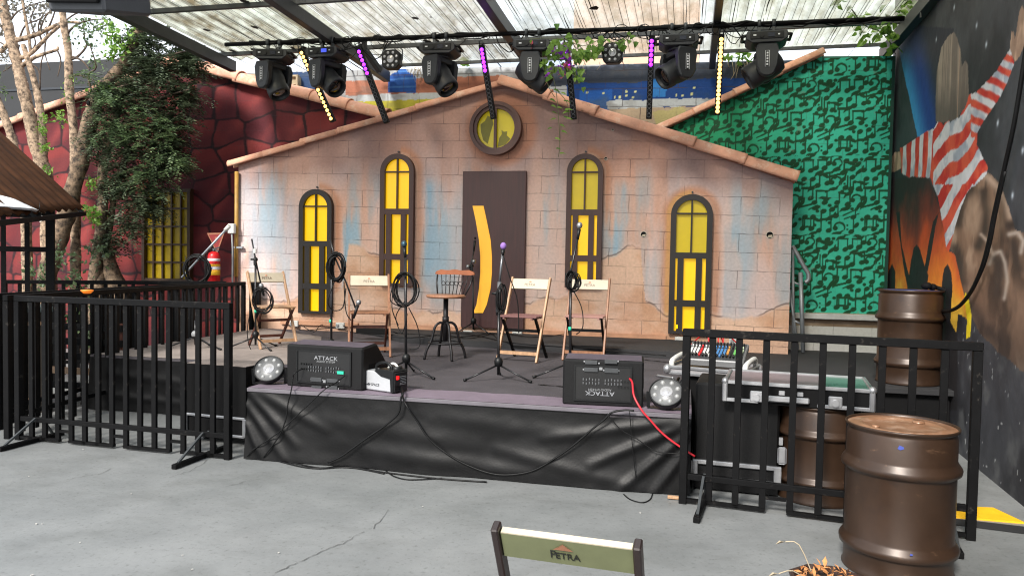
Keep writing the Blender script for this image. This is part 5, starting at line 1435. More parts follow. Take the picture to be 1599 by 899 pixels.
b = MB(); b.lathe([(0, .20), (.04, .20), (.042, .178), (.042, .17)], Matrix.Translation((.10, .03, 0)), 16); b.build('tank_cap', M_PLAST, fg)
b = MB(); b.tube(smooth_path([(.02, .02, .18), (.05, .02, .215), (.09, .02, .215), (.12, .02, .185)], 4), .010, 8); b.build('hose', M_WHITE, fg)
text('lettering', 'SPACE', .03, Matrix.Translation((-.03, -.0765, .055)) @ FACE, mat('fog_ink', (60, 62, 66), .5), fg)
b = MB(); b.prism([(-.125, .05), (-.09, .07), (-.098, .045)], -.077, -.0755); b.prism([(-.10, .06), (-.075, .062), (-.09, .045)], -.0775, -.0757); b.build('emblem', mat('fog_ink', (60, 62, 66), .5), fg)
for sx in (-.12, .1):
    b = MB(); b.box((sx, 0, .006), (.03, .12, .012)); b.build('foot', M_PLAST, fg)

# ================================================================== FLOOR LED PARS
def floor_par(label, px, py, tiltx, yaw):
    P = Pz(px, py, ZD)
    t = thing('floor_spot', label, 'spotlight', P, yaw, 'round LED spots on the stage edge')
    Mx = Matrix.Translation((0, 0, .125)) @ Matrix.Rotation(tiltx, 4, 'X')
    b = MB(); b.lathe([(0, -.075), (.075, -.075), (.115, -.04), (.122, .0), (.122, .012), (.116, .018), (.112, .012)], Mx, 32); b.build('housing', M_PLAST, t)
    b = MB(); b.lathe([(0, .010), (.113, .010), (.113, .004)], Mx, 32); f = b.build('face_plate', mat('par_face', (112, 113, 114), .4, .2, var=.1), t)
    b = MB(); b.lathe([(0, .024), (.022, .02), (.036, .013), (.044, .016), (.046, .010)], Mx, 20); b.build('lens', M_LEDW, f)
    for k in range(8):
        a = k * math.pi / 4 + .4
        b = MB(); b.lathe([(0, .024), (.012, .02), (.017, .010)], Mx @ Matrix.Translation((math.cos(a) * .083, math.sin(a) * .083, 0)), 12); b.build('lamp', mat('par_lamp', (160, 161, 160), .2, .2, var=.1), f)
    for sx in (-1, 1):
        b = MB(); b.bar((sx * .128, 0, .125), (sx * .128, .02, .01), .006, .025, up=(1, 0, 0)); b.build('bracket', M_PLAST, t)
    b = MB(); b.box((0, .02, .008), (.26, .06, .008)); b.build('base', M_PLAST, t)
floor_par('round LED spot with pale face tilted up beside the left wedge monitor', 420, 600, R(50), R(2))
floor_par('round LED spot tilted up at the right front corner of the stage', 1040, 640, R(46), R(-18))

# ================================================================== CABLES ON SKIRT AND FLOOR
def skirt_cable(label, px, m=M_CABLE, r=.006, d=5.262, ends=None):
    pts = [Pd(x, y, d) for x, y in px]
    if ends: pts = ends + pts
    b = MB(); b.tube(smooth_path(pts, 5), r, 6)
    return tag(b.build('cable', m), label, 'cable', 'cables trailing from the stage front')
fp = fg.location + Vector((.12, 0, .05))
skirt_cable('black fog machine lead running down to the left across the skirt', [(626, 622), (622, 645), (600, 665), (575, 682), (550, 700), (533, 712), (512, 722)], r=.0075, ends=[fp, Pd(629, 612, 5.30)])
skirt_cable('black fog machine lead looping right across the skirt up to the right monitor', [(631, 626), (650, 655), (668, 682), (690, 702), (722, 722), (760, 737), (792, 741), (830, 735), (862, 718), (895, 695), (922, 672), (943, 655), (955, 644), (975, 640), (990, 641)], r=.007, ends=[fp])
mlp = MLt.matrix_basis @ Vector((-.18, -.02, .15)); mrp = MRt.matrix_basis @ Vector((.19, -.02, .21))
skirt_cable('thin lead hanging from the left monitor straight down the skirt', [(455, 608), (450, 628), (446, 655), (436, 680), (420, 702), (411, 714)], r=.005, ends=[mlp, mlp + Vector((-.05, -.05, -.03)), Pd(457, 592, 5.4)])
mlp2 = MLt.matrix_basis @ Vector((.20, -.02, .12))
skirt_cable('thin lead slanting down left from the left monitor', [(508, 607), (485, 628), (462, 650), (446, 665), (425, 682), (395, 702), (386, 712)], r=.005, ends=[mlp2, mlp2 + Vector((-.06, -.06, -.05))])
skirt_cable('red cable hanging from the right monitor to the railing', [(1002, 640), (1015, 655), (1030, 672), (1045, 685), (1062, 697), (1085, 712)], mat('red_cable', (186, 36, 48), .4, var=.05), .0075, ends=[mrp, mrp + Vector((.01, -.06, -.02)), Pd(990, 618, 5.30)])
skirt_cable('thin grey lead sagging from the right monitor to the railing', [(948, 645), (958, 658), (972, 672), (995, 685), (1022, 703), (1045, 707), (1075, 708)], M_CABLE, .0035)
skirt_cable('thin black lead hanging vertically below the right monitor', [(983, 642), (985, 665), (987, 690), (990, 720), (993, 745)], r=.003)
def floor_cable(label, px, r=.006, m=M_CABLE):
    b = MB(); b.tube(smooth_path([Pz(x, y, r + .002) for x, y in px], 5), r, 6); return tag(b.build('cable', m), label, 'cable', 'cables along the foot of the stage')
floor_cable('black cable lying in the floor angle along the left half of the stage foot', [(384, 714), (440, 719), (500, 730), (540, 726), (580, 734), (640, 742), (700, 748), (760, 752)])
floor_cable('black cable bowed out onto the floor left of the stage centre', [(430, 718), (470, 728), (500, 731), (530, 729), (560, 731), (600, 739)])
floor_cable('black cable with a loop lying on the floor below the fog machine', [(602, 734), (615, 743), (635, 748), (660, 748), (690, 746)], .005)
floor_cable('thin cable loop on the floor near the right railing', [(974, 771), (984, 779), (1003, 784), (1015, 779), (1019, 770)], .004)
b = MB(); b.box(Pz(516, 721, .02), (.05, .03, .035), (0, 0, .4), bevel=.006); b.cyl(Pz(510, 722, .02), Pz(505, 722, .02), .008)
tag(b.build('plug', M_CREAM), 'small cream plug lying at the foot of the skirt', 'plug')
b = MB(); b.box(Pz(1053, 776, .015), (.09, .03, .02), (0, 0, -.2), bevel=.004)
tag(b.build('wood_scrap', M_WOODL), 'little wooden offcut on the floor beside the right railing foot', 'wood scrap')
# stage back-of-floor cables and power strip
b = MB()
for k, px in enumerate(([(440, 500), (470, 515), (520, 512), (560, 520), (640, 527), (720, 520), (800, 532), (900, 540), (1040, 552)], [(470, 507), (490, 518), (500, 508), (520, 503), (540, 510)], [(620, 520), (700, 524), (735, 528), (780, 520), (830, 526), (880, 522)], [(690, 528), (740, 524), (765, 520), (775, 527)])):
    b.tube(smooth_path([Pz(x, y, .645) if y < 530 else Pz(x, y + 3, .64) for x, y in px], 5), .006, 5)
tag(b.build('cable_run', M_CABLE), 'black cables strewn along the foot of the pink wall', 'cables', kind='stuff')
P = Pz(582, 521, .634)
ps = thing('power_strip', 'long black power box on the riser behind the second folding chair', 'power strip', P, -TH)
b = MB(); b.box((0, 0, .035), (.42, .09, .07), bevel=.006); b.build('body', M_BLACKM, ps)
b = MB()
b.tube([(.21, 0, .04), (.27, -.02, .04), (.33, 0, .02)], .008, 6); b.build('lead', M_CABLE, ps)
# sockets along the wall foot
for i, (px, py, zz) in enumerate(((460, 505, .07), (532, 508, .07), (731, 520, .06), (808, 521, .06), (1062, 532, .09), (1147, 532, .10))):
    q = Pd(px, py, DF - .03); t = thing('wall_socket', ['white surface socket low on the pink wall behind the leftmost chair', 'white surface socket low on the wall below the short left window', 'small white socket at the foot of the dark door', 'white socket under the chair right of the door', 'white socket behind the mixer case', 'white socket low on the wall right of the mixer'][i], 'socket', q, -TH, 'white sockets along the foot of the pink wall')
    b = MB(); b.box((0, 0, 0), (.13, .06, zz + .015), bevel=.008); b.build('box', M_WHITE, t)
    b = MB(); b.box((-.03, -.034, 0), (.04, .02, .035), bevel=.004); b.build('plug', M_GREY, t)
# small jack lead on the stage by the mixer
b = MB(); b.tube(smooth_path([Pz(1026, 586, ZD + .01), Pz(1040, 588, ZD + .015), Pz(1052, 590, ZD + .02)], 4), .012, 6); tag(b.build('jack_plug', M_ALU), 'silver jack plug lying on the deck in front of the mixer case', 'plug')

# ================================================================== RIGHT-HAND GEAR
# amp cabinet in a floor case
a = Pz(1082, 764, 0); c = Pz(1214, 778, 0); an = math.atan2(c.y - a.y, c.x - a.x); wd = (c - a).length
cab = thing('amplifier_case', 'tall black equipment case with aluminium edges standing behind the right railing', 'equipment case', (a + c) / 2, an)
b = MB(); b.box((0, .26, .43), (wd, .50, .66), bevel=.015); b.build('upper_cabinet', M_CAB, cab)
b = MB(); b.box((0, .26, .06), (wd + .0, .5, .085)); b.build('base_tray', M_BLACKM, cab)
def alu_bar(t, p0, p1, w=.03, name='edge_trim'):
    b = MB(); b.bar(p0, p1, w, w, bevel=.005); return b.build(name, M_ALU, t)
hw = wd / 2
alu_bar(cab, (-hw - .01, 0, .235 - .03), (hw + .02, 0, .235 - .03)); alu_bar(cab, (-hw - .01, .0, .10), (hw + .01, .0, .10), .025)
for sx in (-1, 1):
    b = MB(); b.box((sx * (hw - .005), -.016, .155), (.05, .012, .12), bevel=.004); b.build('corner_plate', M_ALU, cab)
b = MB(); b.box((hw + .02, -.01, .30), (.06, .02, .12), bevel=.012); b.box((hw + .01, -.012, .40), (.025, .03, .05)); b.build('latch', M_ALU, cab)
# drum standing behind the railing
def barrel(label, P, h, r, ribs=(.225, .71), grp='bronze painted oil drums'):
    t = thing('oil_drum', label, 'oil drum', P, R(20), grp)
    rb = [.0, .02, .30, .335, .36, .64, .675, .70, .975, 1.0]
    pr = [(0, .012 * h), (r * .97, .012 * h), (r * 1.0, 0), (r * 1.015, .012 * h), (r * .985, .03 * h)]
    for zc in ribs:
        zc = zc
        pr += [(r * .985, (zc - .048) * h), (r * 1.0, (zc - .036) * h), (r * 1.065, (zc - .026) * h), (r * 1.078, (zc + .0) * h), (r * 1.06, (zc + .016) * h), (r * 1.0, (zc + .045) * h), (r * .985, (zc + .06) * h)]
    pr += [(r * .985, .93 * h), (r * .955, .955 * h), (r * .95, .965 * h), (r * 1.0, .978 * h), (r * 1.02, .99 * h), (r * 1.01, 1.0 * h), (r * .985, .997 * h), (r * .975, .982 * h)]
    b = MB(); b.lathe(pr, seg=56); b.build('shell', M_BARREL, t)
    b = MB(); b.lathe([(r * .976, .984 * h), (r * .80, .982 * h), (r * .77, .989 * h), (r * .70, .989 * h), (r * .67, .981 * h), (r * .3, .983 * h), (0, .985 * h)], seg=48); ld = b.build('lid', M_BARRELT, t)
    b = MB(); b.lathe([(0, .998 * h), (.028, .998 * h), (.032, .985 * h)], Matrix.Translation((r * .55, r * .1, 0)), 14); b.build('bung', M_BARRELT, ld)
    b = MB(); b.lathe([(0, .995 * h), (.018, .995 * h), (.02, .985 * h)], Matrix.Translation((-r * .6, r * .05, 0)), 14); b.build('bung', M_BARRELT, ld)
    return t
nb_ = Pz(1408, 925, 0)
Pn = PY(1408, 660, 3.98)
t = barrel('bronze painted oil drum nearest the viewer with a pale dusty lid', (Pn.x, Pn.y, 0), Pn.z, .268, (.19, .725))
M_BLUE = mat('blue_paint_chip', (60, 74, 150), .5)
for an_, z, s in ((-118, .905, 1.0), (-105, .23, .5)):
    rr_ = .268 * (.99 if z > .5 else 1.07); rot = Matrix.Rotation(R(an_ - 20), 4, 'Z')
    pts = [(-.012, -.008), (0, -.014), (.018, -.006), (.014, .004), (-.004, .010)]
    b = MB(); b.bm.faces.new([b.bm.verts.new(rot @ Vector((rr_ + .002, x * s, z * Pn.z + zz * s))) for x, zz in pts]); b.build('paint_chip', M_BLUE, t)
PB_ = Pz(1289, 783, 0)
barrel('bronze painted oil drum in shadow behind the right railing', (PB_.x, PB_.y + .12, 0), .655, .275)
Pk = Pz(1417, 596, .508)
barrel('bronze painted oil drum standing on the side platform against the mural', (Pk.x, Pk.y, .506), .875, .277)
Pt = Vector((Pk.x, Pk.y, .506 + .875))
b = MB(); b.lathe([(0, .01), (.24, .008), (.25, 0)], Matrix.Translation(Pt - Vector((0, 0, .012))), 32); tag(b.build('blue_lid', mat('blue_lid', (46, 62, 120), .5, var=.15)), 'flat blue disc lying on the drum by the mural', 'lid')
b = MB(); b.sphere(Pt + Vector((.12, -.05, .04)), .05, 10, (1, 1, .7)); b.sphere(Pt + Vector((.18, -.04, .03)), .04, 10, (1, 1, .8)); b.tube([Pt + Vector((.2, -.03, .03)), Pt + Vector((.29, -.1, .0)), Pt + Vector((.30, -.12, -.12))], .02, 6)
tag(b.build('black_cloth', M_BLACKM), 'small crumpled black cable end resting on the drum by the mural', 'cable end')
# flight case lid lying on cabinet and drum
a = Pz(1132, 617, .70); c = Pz(1362, 634, .70); an = math.atan2(c.y - a.y, c.x - a.x); wd = (c - a).length; hw = wd / 2
fc = thing('flight_case', 'wide flat flight case with aluminium edges, clasps and a glass-green top behind the right railing', 'flight case', Vector(((a.x + c.x) / 2, (a.y + c.y) / 2, .66)), an)
b = MB(); b.box((0, .29, .065), (wd, .58, .13)); b.build('body', M_BLACKM, fc)
b = MB(); b.box((-.14, .29, .1335), (wd * .66, .55, .006)); b.build('top_panel', mat('case_top_mauve', (122, 108, 112), .35, var=.12), fc)
b = MB(); b.box((hw * .68, .29, .1335), (wd * .30, .55, .006)); b.build('top_panel', mat('case_top_green', (84, 116, 104), .3, var=.1), fc)
for p0, p1 in (((-hw, 0, .135), (hw, 0, .135)), ((-hw, .58, .135), (hw, .58, .135)), ((-hw, 0, .135), (-hw, .58, .135)), ((hw, 0, .135), (hw, .58, .135))): alu_bar(fc, p0, p1, .026)
for (u0, u1) in ((-.99, -.52), (.28, .98)): alu_bar(fc, (hw * u0, -.005, .016), (hw * u1, -.005, .016), .026)
for x in (-.55, .52):
    b = MB(); b.box((hw * x, -.012, .05), (.085, .02, .075), bevel=.006); b.cyl((hw * x, -.02, .045), (hw * x, -.04, .045), .022, seg=12); b.build('clasp', M_ALU, fc)
b = MB(); b.box((hw * -.12, -.02, .045), (.27, .035, .04), bevel=.008); b.build('handle_plate', M_ALU, fc)
for x in (-.2, .05):
    b = MB(); b.box((hw * x, -.012, .085), (.04, .02, .03), bevel=.004); b.build('hinge', M_ALU, fc)
for sx in (-1, 1):
    b = MB(); b.box((sx * hw, -.004, .075), (.035, .034, .15), bevel=.008); b.build('corner_post', M_ALU, fc)
    b = MB(); b.sphere((sx * hw, 0, .14), .026, 10); b.build('ball_corner', M_ALU, fc)
b = MB(); b.box((hw - .03, .1, -.33), (.02, .18, .66)); b.box((hw - .03, .5, -.33), (.04, .04, .66)); b.box((-hw * .1, .5, -.33), (.04, .04, .66)); b.build('stand_leg', M_BLACKM, fc)
# black stand + mixer in its case
a = Pz(1042, 578, .70); c = Pz(1165, 589, .70); an = math.atan2(c.y - a.y, c.x - a.x); wd = (c - a).length; hw = wd / 2; mid = (a + c) / 2
stn = thing('mixer_stand', 'black cloth-covered crate under the mixing desk', 'crate', Vector((mid.x, mid.y, 0)), an)
b = MB(); b.box((.06, .25, .335), (wd * .72, .42, .67), bevel=.02); b.build('body', M_BLACKM, stn)
b = MB(); b.tube(smooth_path([(-hw * .5, -.02, .66), (-hw * .7, -.06, .5), (-hw * .55, -.08, .3), (-hw * .3, -.1, .1)], 4), .02, 6); b.build('cable_loom', M_CABLE, stn)
mc = thing('mixer_case', 'open aluminium edged case base holding the mixing desk', 'flight case', Vector((mid.x, mid.y, .672)), an)
b = MB(); b.box((0, .24, .03), (wd, .48, .06)); b.build('tray', mat('case_grey', (150, 148, 150), .45, .2, var=.1), mc)
for z in (.012, .062):
    for p0, p1 in (((-hw, 0, z), (hw, 0, z)), ((-hw, .48, z), (hw, .48, z)), ((-hw, 0, z), (-hw, .48, z)), ((hw, 0, z), (hw, .48, z))): alu_bar(mc, p0, p1, .026)
for sx in (-1, 1):
    for y in (0, .48):
        b = MB(); b.sphere((sx * hw, y, .04), .036, 10, (1, 1, 1.2)); b.build('ball_corner', M_ALU, mc)
    b = MB(); b.tube(smooth_path([(sx * (hw - .02), .06, .06), (sx * (hw - .02), .08, .11), (sx * (hw - .02), .4, .13), (sx * (hw - .02), .44, .06)], 3), .022, 8); b.build('rim_handle', M_WHITE, mc)
mx_ = thing('mixing_desk', 'grey mixing desk with white, blue, orange and green faders tilted in its case', 'mixer', Vector((mid.x, mid.y, .738)) + Vector((.06, .02, 0)), an + R(6))
Mm = Matrix.Translation((0, .04, .01)) @ Matrix.Rotation(R(16), 4, 'X')
b = MB(); b.box((0, .20, .03), (wd * .74, .40, .06), bevel=.008, M=Mm); b.build('body', mat('mixer_grey', (120, 121, 122), .45, .2, var=.08), mx_)
b = MB(); b.box((0, .20, .0615), (wd * .70, .37, .004), M=Mm); b.build('panel', mat('mixer_dark', (58, 59, 61), .4, var=.15), mx_)
cols = ['w', 'w', 'w', 'r', 'w', 'w', 'w', 'b', 'b', 'b', 'b', 'o', 'k', 'g', 'l', 'l']
cm = dict(w=M_WHITE, r=M_RED, b=mat('fader_blue', (58, 110, 160), .4), o=mat('fader_orange', (190, 130, 60), .4), k=M_PLAST, g=mat('fader_green', (90, 160, 80), .4), l=mat('fader_lime', (190, 206, 170), .4))
for i, k in enumerate(cols):
    x = -wd * .32 + i * wd * .64 / 15
    b = MB(); b.box((x, .15, .068), (.017, .16, .012), M=Mm); b.build('channel_strip', cm[k], mx_)
    b = MB(); b.box((x, .07, .078), (.016, .03, .022), bevel=.003, M=Mm); b.build('fader', M_PLAST if i % 3 else cm[k], mx_)
    for q in range(3):
        b = MB(); b.cyl(Mm @ Vector((x, .26 + q * .04, .064)), Mm @ Vector((x, .26 + q * .04, .085)), .007, seg=8); b.build('knob', cm[k] if q == 0 else M_PLAST, mx_)
b = MB()
for k in range(4): b.tube(smooth_path([(-.1 + k * .04, .42, .16), (-.12 + k * .05, .44, .24), (-.2 + k * .1, .48, .2), (-.3 + k * .16, .55, .1)], 4), .006, 5)
b.build('patch_lead', M_RED, mx_)
b = MB(); b.tube(smooth_path([Pz(1060, 590, .6), Pz(1052, 610, .55), Pz(1062, 640, .5), Pz(1072, 680, .4), Pz(1070, 730, .2)], 4), .012, 6); b.tube(smooth_path([Pz(1068, 600, .6), Pz(1066, 625, .55), Pz(1058, 650, .5), Pz(1076, 690, .4)], 4), .008, 6)
tag(b.build('cable_loom', M_CABLE), 'bundle of black leads dropping from the mixer to the floor', 'cables')

# plant pot with dry leaves
P = Pz(1294, 950, 0)
pot = thing('flower_pot', 'low dark octagonal pot of dry curled leaves beside the near drum', 'flower pot', P, R(10))
b = MB(); b.lathe([(0, .004), (.13, .004), (.135, 0), (.175, .12), (.185, .125), (.185, .14), (.168, .14), (.16, .10)], seg=8, smooth=False); b.build('pot', mat('pot_brown', (58, 40, 34), .55, var=.2), pot)
b = MB(); b.lathe([(0, .112), (.162, .108)], seg=8); b.build('soil', mat('soil', (46, 34, 26), .95, var=.3, bump=.6), pot)
M_DRY = mat('dry_leaf', (186, 128, 78), .7, var=.4, scale=20)
b = MB(); rnd = random.Random(8)
for k in range(90):
    c = Vector((rnd.uniform(-.14, .14), rnd.uniform(-.14, .14), .12 + rnd.uniform(0, .05)))
    if c.xy.length > .15: continue
    m_ = Matrix.Translation(c) @ Euler((rnd.uniform(-1, 1), rnd.uniform(-1, 1), rnd.uniform(0, 6))).to_matrix().to_4x4()
    l, w = rnd.uniform(.015, .034), rnd.uniform(.005, .011)
    b.quad([m_ @ Vector(v) for v in ((-l, 0, 0), (0, -w, .008), (l, 0, .004), (0, w, .008))])
b.build('dry_leaves', M_DRY, pot)['kind'] = 'stuff'
b = MB()
for (pts) in ([(-.1, 0, .13), (-.2, -.02, .2), (-.27, -.02, .19)], [(-.05, .05, .13), (-.1, .1, .27), (-.16, .12, .28)], [(-.12, -.03, .12), (-.25, -.04, .15), (-.3, -.02, .11)]):
    b.tube(smooth_path(pts, 3), .003, 4)
    e = Vector(pts[-1]); b.quad([e, e + Vector((-.03, -.015, .01)), e + Vector((-.05, .0, -.01)), e + Vector((-.02, .02, .0))])
b.build('dry_stem', mat('dry_stem', (170, 156, 132), .8, var=.2), pot)

# black cable hanging down the mural
wallp = c0 + nrm * .05
pts = [Ppl(x, y, wallp, nrm) for x, y in ((1604, 60), (1597, 110), (1583, 195), (1567, 268), (1552, 335), (1545, 372), (1534, 415), (1518, 452), (1500, 476), (1483, 485), (1468, 486))]
b = MB(); b.tube(smooth_path(pts, 5), .016, 7); b.tube(smooth_path([p + Vector((0.0, -.02, -.02 * math.sin(i))) for i, p in enumerate(pts[3:])], 5), .010, 6)
tag(b.build('hanging_cable', M_CABLE), 'thick black cable swagged down the mural to the drum on the platform', 'cable')
# grey rail beside the facade's right end
DL = 9.95
b_pts = [[(1239, 386), (1250, 405), (1262, 428), (1262, 440), (1256, 442)], ]
ld = thing('grey_ladder', 'grey steel ladder with hooked top leaning beside the right end of the pink wall', 'ladder', Pd(1250, 548, DL))
LL = lambda x, y, dd=0: Pd(x, y, DL + dd) - ld.location

b = MB(); b.tube(smooth_path([LL(1237, 384), LL(1243, 394), LL(1256, 417), LL(1262, 427), LL(1262, 437), LL(1257, 441)], 4), .028, 8); b.build('hook_rail', M_GALV, ld)
for x0_, y0_, x1_, y1_ in ((1238, 390, 1239, 548), (1250, 425, 1254, 550), (1233, 452, 1246, 545)):
    b = MB(); b.tube([LL(x0_, y0_), LL(x1_, y1_)], .027 if x0_ == 1250 else .018, 8); b.build('rail', M_GALV, ld)
b = MB(); b.tube([LL(1238, 440), LL(1251, 446)], .014, 6); b.build('rung', M_GALV, ld)
b = MB(); b.tube([LL(1239, 500), LL(1252, 506)], .014, 6); b.build('rung', M_GALV, ld)
# ================================================================== RAILINGS
def railing(label, p0, p1, h, nbars, feet=(), style='barrier', barw=.042, rail=.05):
    p0, p1 = Vector((p0.x, p0.y, 0)), Vector((p1.x, p1.y, 0)); d = p1 - p0; L = d.length
    t = thing('railing', label, 'railing', p0, math.atan2(d.y, d.x))
    b = MB(); b.box((L / 2, 0, h - rail / 2), (L + rail, rail, rail), bevel=.004); b.build('top_rail', M_BLACK, t)
    for x in (0, L):
        b = MB(); b.box((x, 0, h / 2 - rail / 2 + (.0 if style == 'barrier' else 0)), (rail, rail, h - rail - .002), bevel=.003); b.build('post', M_BLACK, t)
    b = MB(); b.box((L / 2, .0, .185), (L - rail - .004, .034, .04), bevel=.003); b.build('lower_rail', M_BLACK, t)
    first = None; n = nbars
    for i in range(1, n):
        x = L * i / n
        if first is None:
            b = MB(); b.box((0, 0, (h - rail + .025) / 2), (barw, .026, h - rail - .028), bevel=.002); first = b.build('bar', M_BLACK, t); o = first
        else: o = first.copy(); COL.objects.link(o); o.parent = t
        o.location = (x, -.0, 0)
    if style == 'barrier':
        for i in range(n):
            x0, x1 = L * i / n, L * (i + 1) / n
            if i % 4 == 3:
                b = MB(); b.box(((x0 + x1) / 2, 0, .105), (x1 - x0 - barw - .002, .022, .022)); b.build('short_bar', M_BLACK, t)
            else:
                b = MB(); b.box(((x0 + x1) / 2, -.0, .026), (x1 - x0 + barw * .9, .034, .022)); b.build('bottom_bar', M_BLACK, t)
    for f in feet:
        x = L * f
        b = MB(); b.box((x, -.06, .02), (.04, .62, .035), bevel=.003); ft = b.build('foot', M_BLACK, t)
        for s_ in (-1, 1):
            b = MB(); b.bar((x, -.06 + s_ * (.26 if s_ < 0 else .2), .04), (x, s_ * .03, .2), .016, .016); b.build('brace', M_STEEL, ft)
    return t
railing('black steel railing standing free on the floor left of the stage front', Pz(30, 686, 0), Pz(356, 717, 0), 1.225, 15, (.10, .90))
railing('black steel railing on the floor right of the stage, before the equipment cases', Pz(1066, 785, 0), Pz(1515, 842, 0), 1.165, 10, (.08, .93))
railing('black railing close behind the long side railing at the far left', Pz(20, 676, 0) + Vector((-.2, .12, 0)), B(-6.25, 8.6), 1.22, 20, (), 'plain')
q0 = Pz(24, 686, 0) + Vector((-.08, .03, 0))
railing('long black railing running back along the left side of the stage', q0, B(-6.02, 9.45), 1.225, 26, (), 'plain')
railing('black railing in front of the gnarled tree at the back left corner', B(-8.3, 7.8), B(-6.15, 9.2), 1.235, 16, (), 'plain')
railing('short black railing between the side railing and the pink wall', B(-6.0, 9.62), Pd(404, 450, 9.62), 1.235, 7, (), 'plain')
# bar counter at far left
a = Pz(-130, 668, 0); c = Pz(78, 644, 0); an = math.atan2(c.y - a.y, c.x - a.x); wd = (c - a).length
ct = thing('bar_counter', 'dark bar counter with pale green top and wooden edging at the far left', 'bar counter', (a + c) / 2, an)
b = MB(); b.box((0, .35, .5), (wd, .6, 1.0)); b.build('body', mat('counter_dark', (60, 54, 46), .6, var=.25), ct)
b = MB(); b.box((0, .33, 1.03), (wd + .06, .7, .055), bevel=.006); b.build('counter_top', mat('counter_green', (84, 96, 96), .4, var=.15), ct)
for z in (.89, .14):
    b = MB(); b.box((0, .045, z), (wd, .02, .035)); b.build('wood_trim', M_WOODL, ct)
for x in (-.49, .49):
    b = MB(); b.box((x * wd, .04, .5), (.03, .03, .98)); b.build('corner_post', M_WOODD, ct)
# crates / timber behind the railing (light bits seen between the bars)
t = thing('wooden_rack', 'low rack of pale timber slats behind the left railing', 'rack', Pz(95, 632, 0) + N_ * .3, -TH)
for k in range(5):
    b = MB(); b.box((0, 0, .15 + k * .16), (1.0, .03, .07)); b.build('slat', M_WOODL if k == 1 else M_BLACKM, t)
for x in (-.46, .0, .46):
    b = MB(); b.box((x, .03, .42), (.05, .03, .84)); b.build('upright', M_WOODD if x > 0 else M_BLACKM, t)
# black flight case under the wing at the railing's right end
a = Pz(288, 690, 0); c = Pz(380, 700, 0); an = math.atan2(c.y - a.y, c.x - a.x); wd = (c - a).length
cs = thing('equipment_case', 'tall black case with aluminium edging beside the left end of the stage skirt', 'equipment case', (a + c) / 2, an)
b = MB(); b.box((0, .2, .37), (wd, .34, .60)); b.build('body', M_BLACKM, cs)
b = MB(); b.box((0, .2, .6735), (wd, .34, .004)); b.build('dusty_top', mat('worn_carpet', (112, 104, 100), .9), cs)
for z in (.24, .09): alu_bar(cs, (-wd / 2, .02, z), (wd / 2, .02, z), .022)
for sx in (-1, 1):
    b = MB(); b.box((sx * wd / 2, .015, .165), (.035, .02, .15), bevel=.003); b.build('corner_post', M_ALU, cs)
for sx in (-1, 1):
    b = MB(); b.cyl((sx * wd * .4 - .02, .2, .035), (sx * wd * .4 + .02, .2, .035), .033, seg=14); b.build('caster', M_PLAST, cs)

# ================================================================== AWNING, GATE, BULB (far left)
M_BROWN = mat('awning_brown', (64, 40, 24), .85, var=.45, scale=2.5, spec=.1)
P1, P2, P3, P4 = PY(131, 326, 9.2), PY(-150, 352, 5.6), PY(-420, 80, 6.6), PY(-30, 180, 10.0)
aw = thing('awning', 'brown corrugated lean-to awning sloping down from the far left', 'awning', (P1.x, P1.y, P1.z))
AL = lambda P: P - P1
b = MB(); NX, NYY = 60, 14
vs = []
for i in range(NX + 1):
    u = i / NX; row = []
    for j in range(NYY + 1):
        v = j / NYY
        p = (P1.lerp(P2, u)).lerp(P4.lerp(P3, u), v); p = p + Vector((0, 0, .02 * math.sin(u * 2 * math.pi * 18)))
        row.append(b.bm.verts.new(AL(p)))
    vs.append(row)
for i in range(NX):
    for j in range(NYY):
        f = b.bm.faces.new((vs[i][j], vs[i + 1][j], vs[i + 1][j + 1], vs[i][j + 1])); f.smooth = True
sh = b.build('sheet', M_BROWN, aw)
so_ = sh.modifiers.new('thick', 'SOLIDIFY'); so_.thickness = .012
dn = Vector((0, 0, -.06))
for pa, pb, w_ in ((P1, P2, .05), (P1.lerp(P4, .5), P2.lerp(P3, .5), .06), (P1.lerp(P2, .35), P4.lerp(P3, .35), .05), (P1, P4, .03)):
    b = MB(); b.bar(AL(pa) + dn, AL(pb) + dn, w_, w_); b.build('beam', M_BLACK, aw)
# gate of bars under the awning
g0, g1 = PY(-190, 640, 8.3) * 1, PY(80, 640, 9.0) * 1; g0.z = g1.z = 0; d = g1 - g0; Lg = d.length
gt = thing('bar_gate', 'tall black barred gate under the awning at the far left', 'gate', g0, math.atan2(d.y, d.x))
for x in (0, Lg):
    b = MB(); b.box((x, 0, 1.05), (.09, .09, 2.1)); b.build('post', M_BLACK, gt)
for z in (2.02, 1.62, .3):
    b = MB(); b.box((Lg / 2, 0, z), (Lg - .094, .05, .06)); b.build('rail', M_BLACK, gt)
for k in range(1, 7):
    b = MB(); b.box((Lg * k / 7, .0, 1.16), (.05, .03, 1.66)); b.build('bar', M_BLACK, gt)
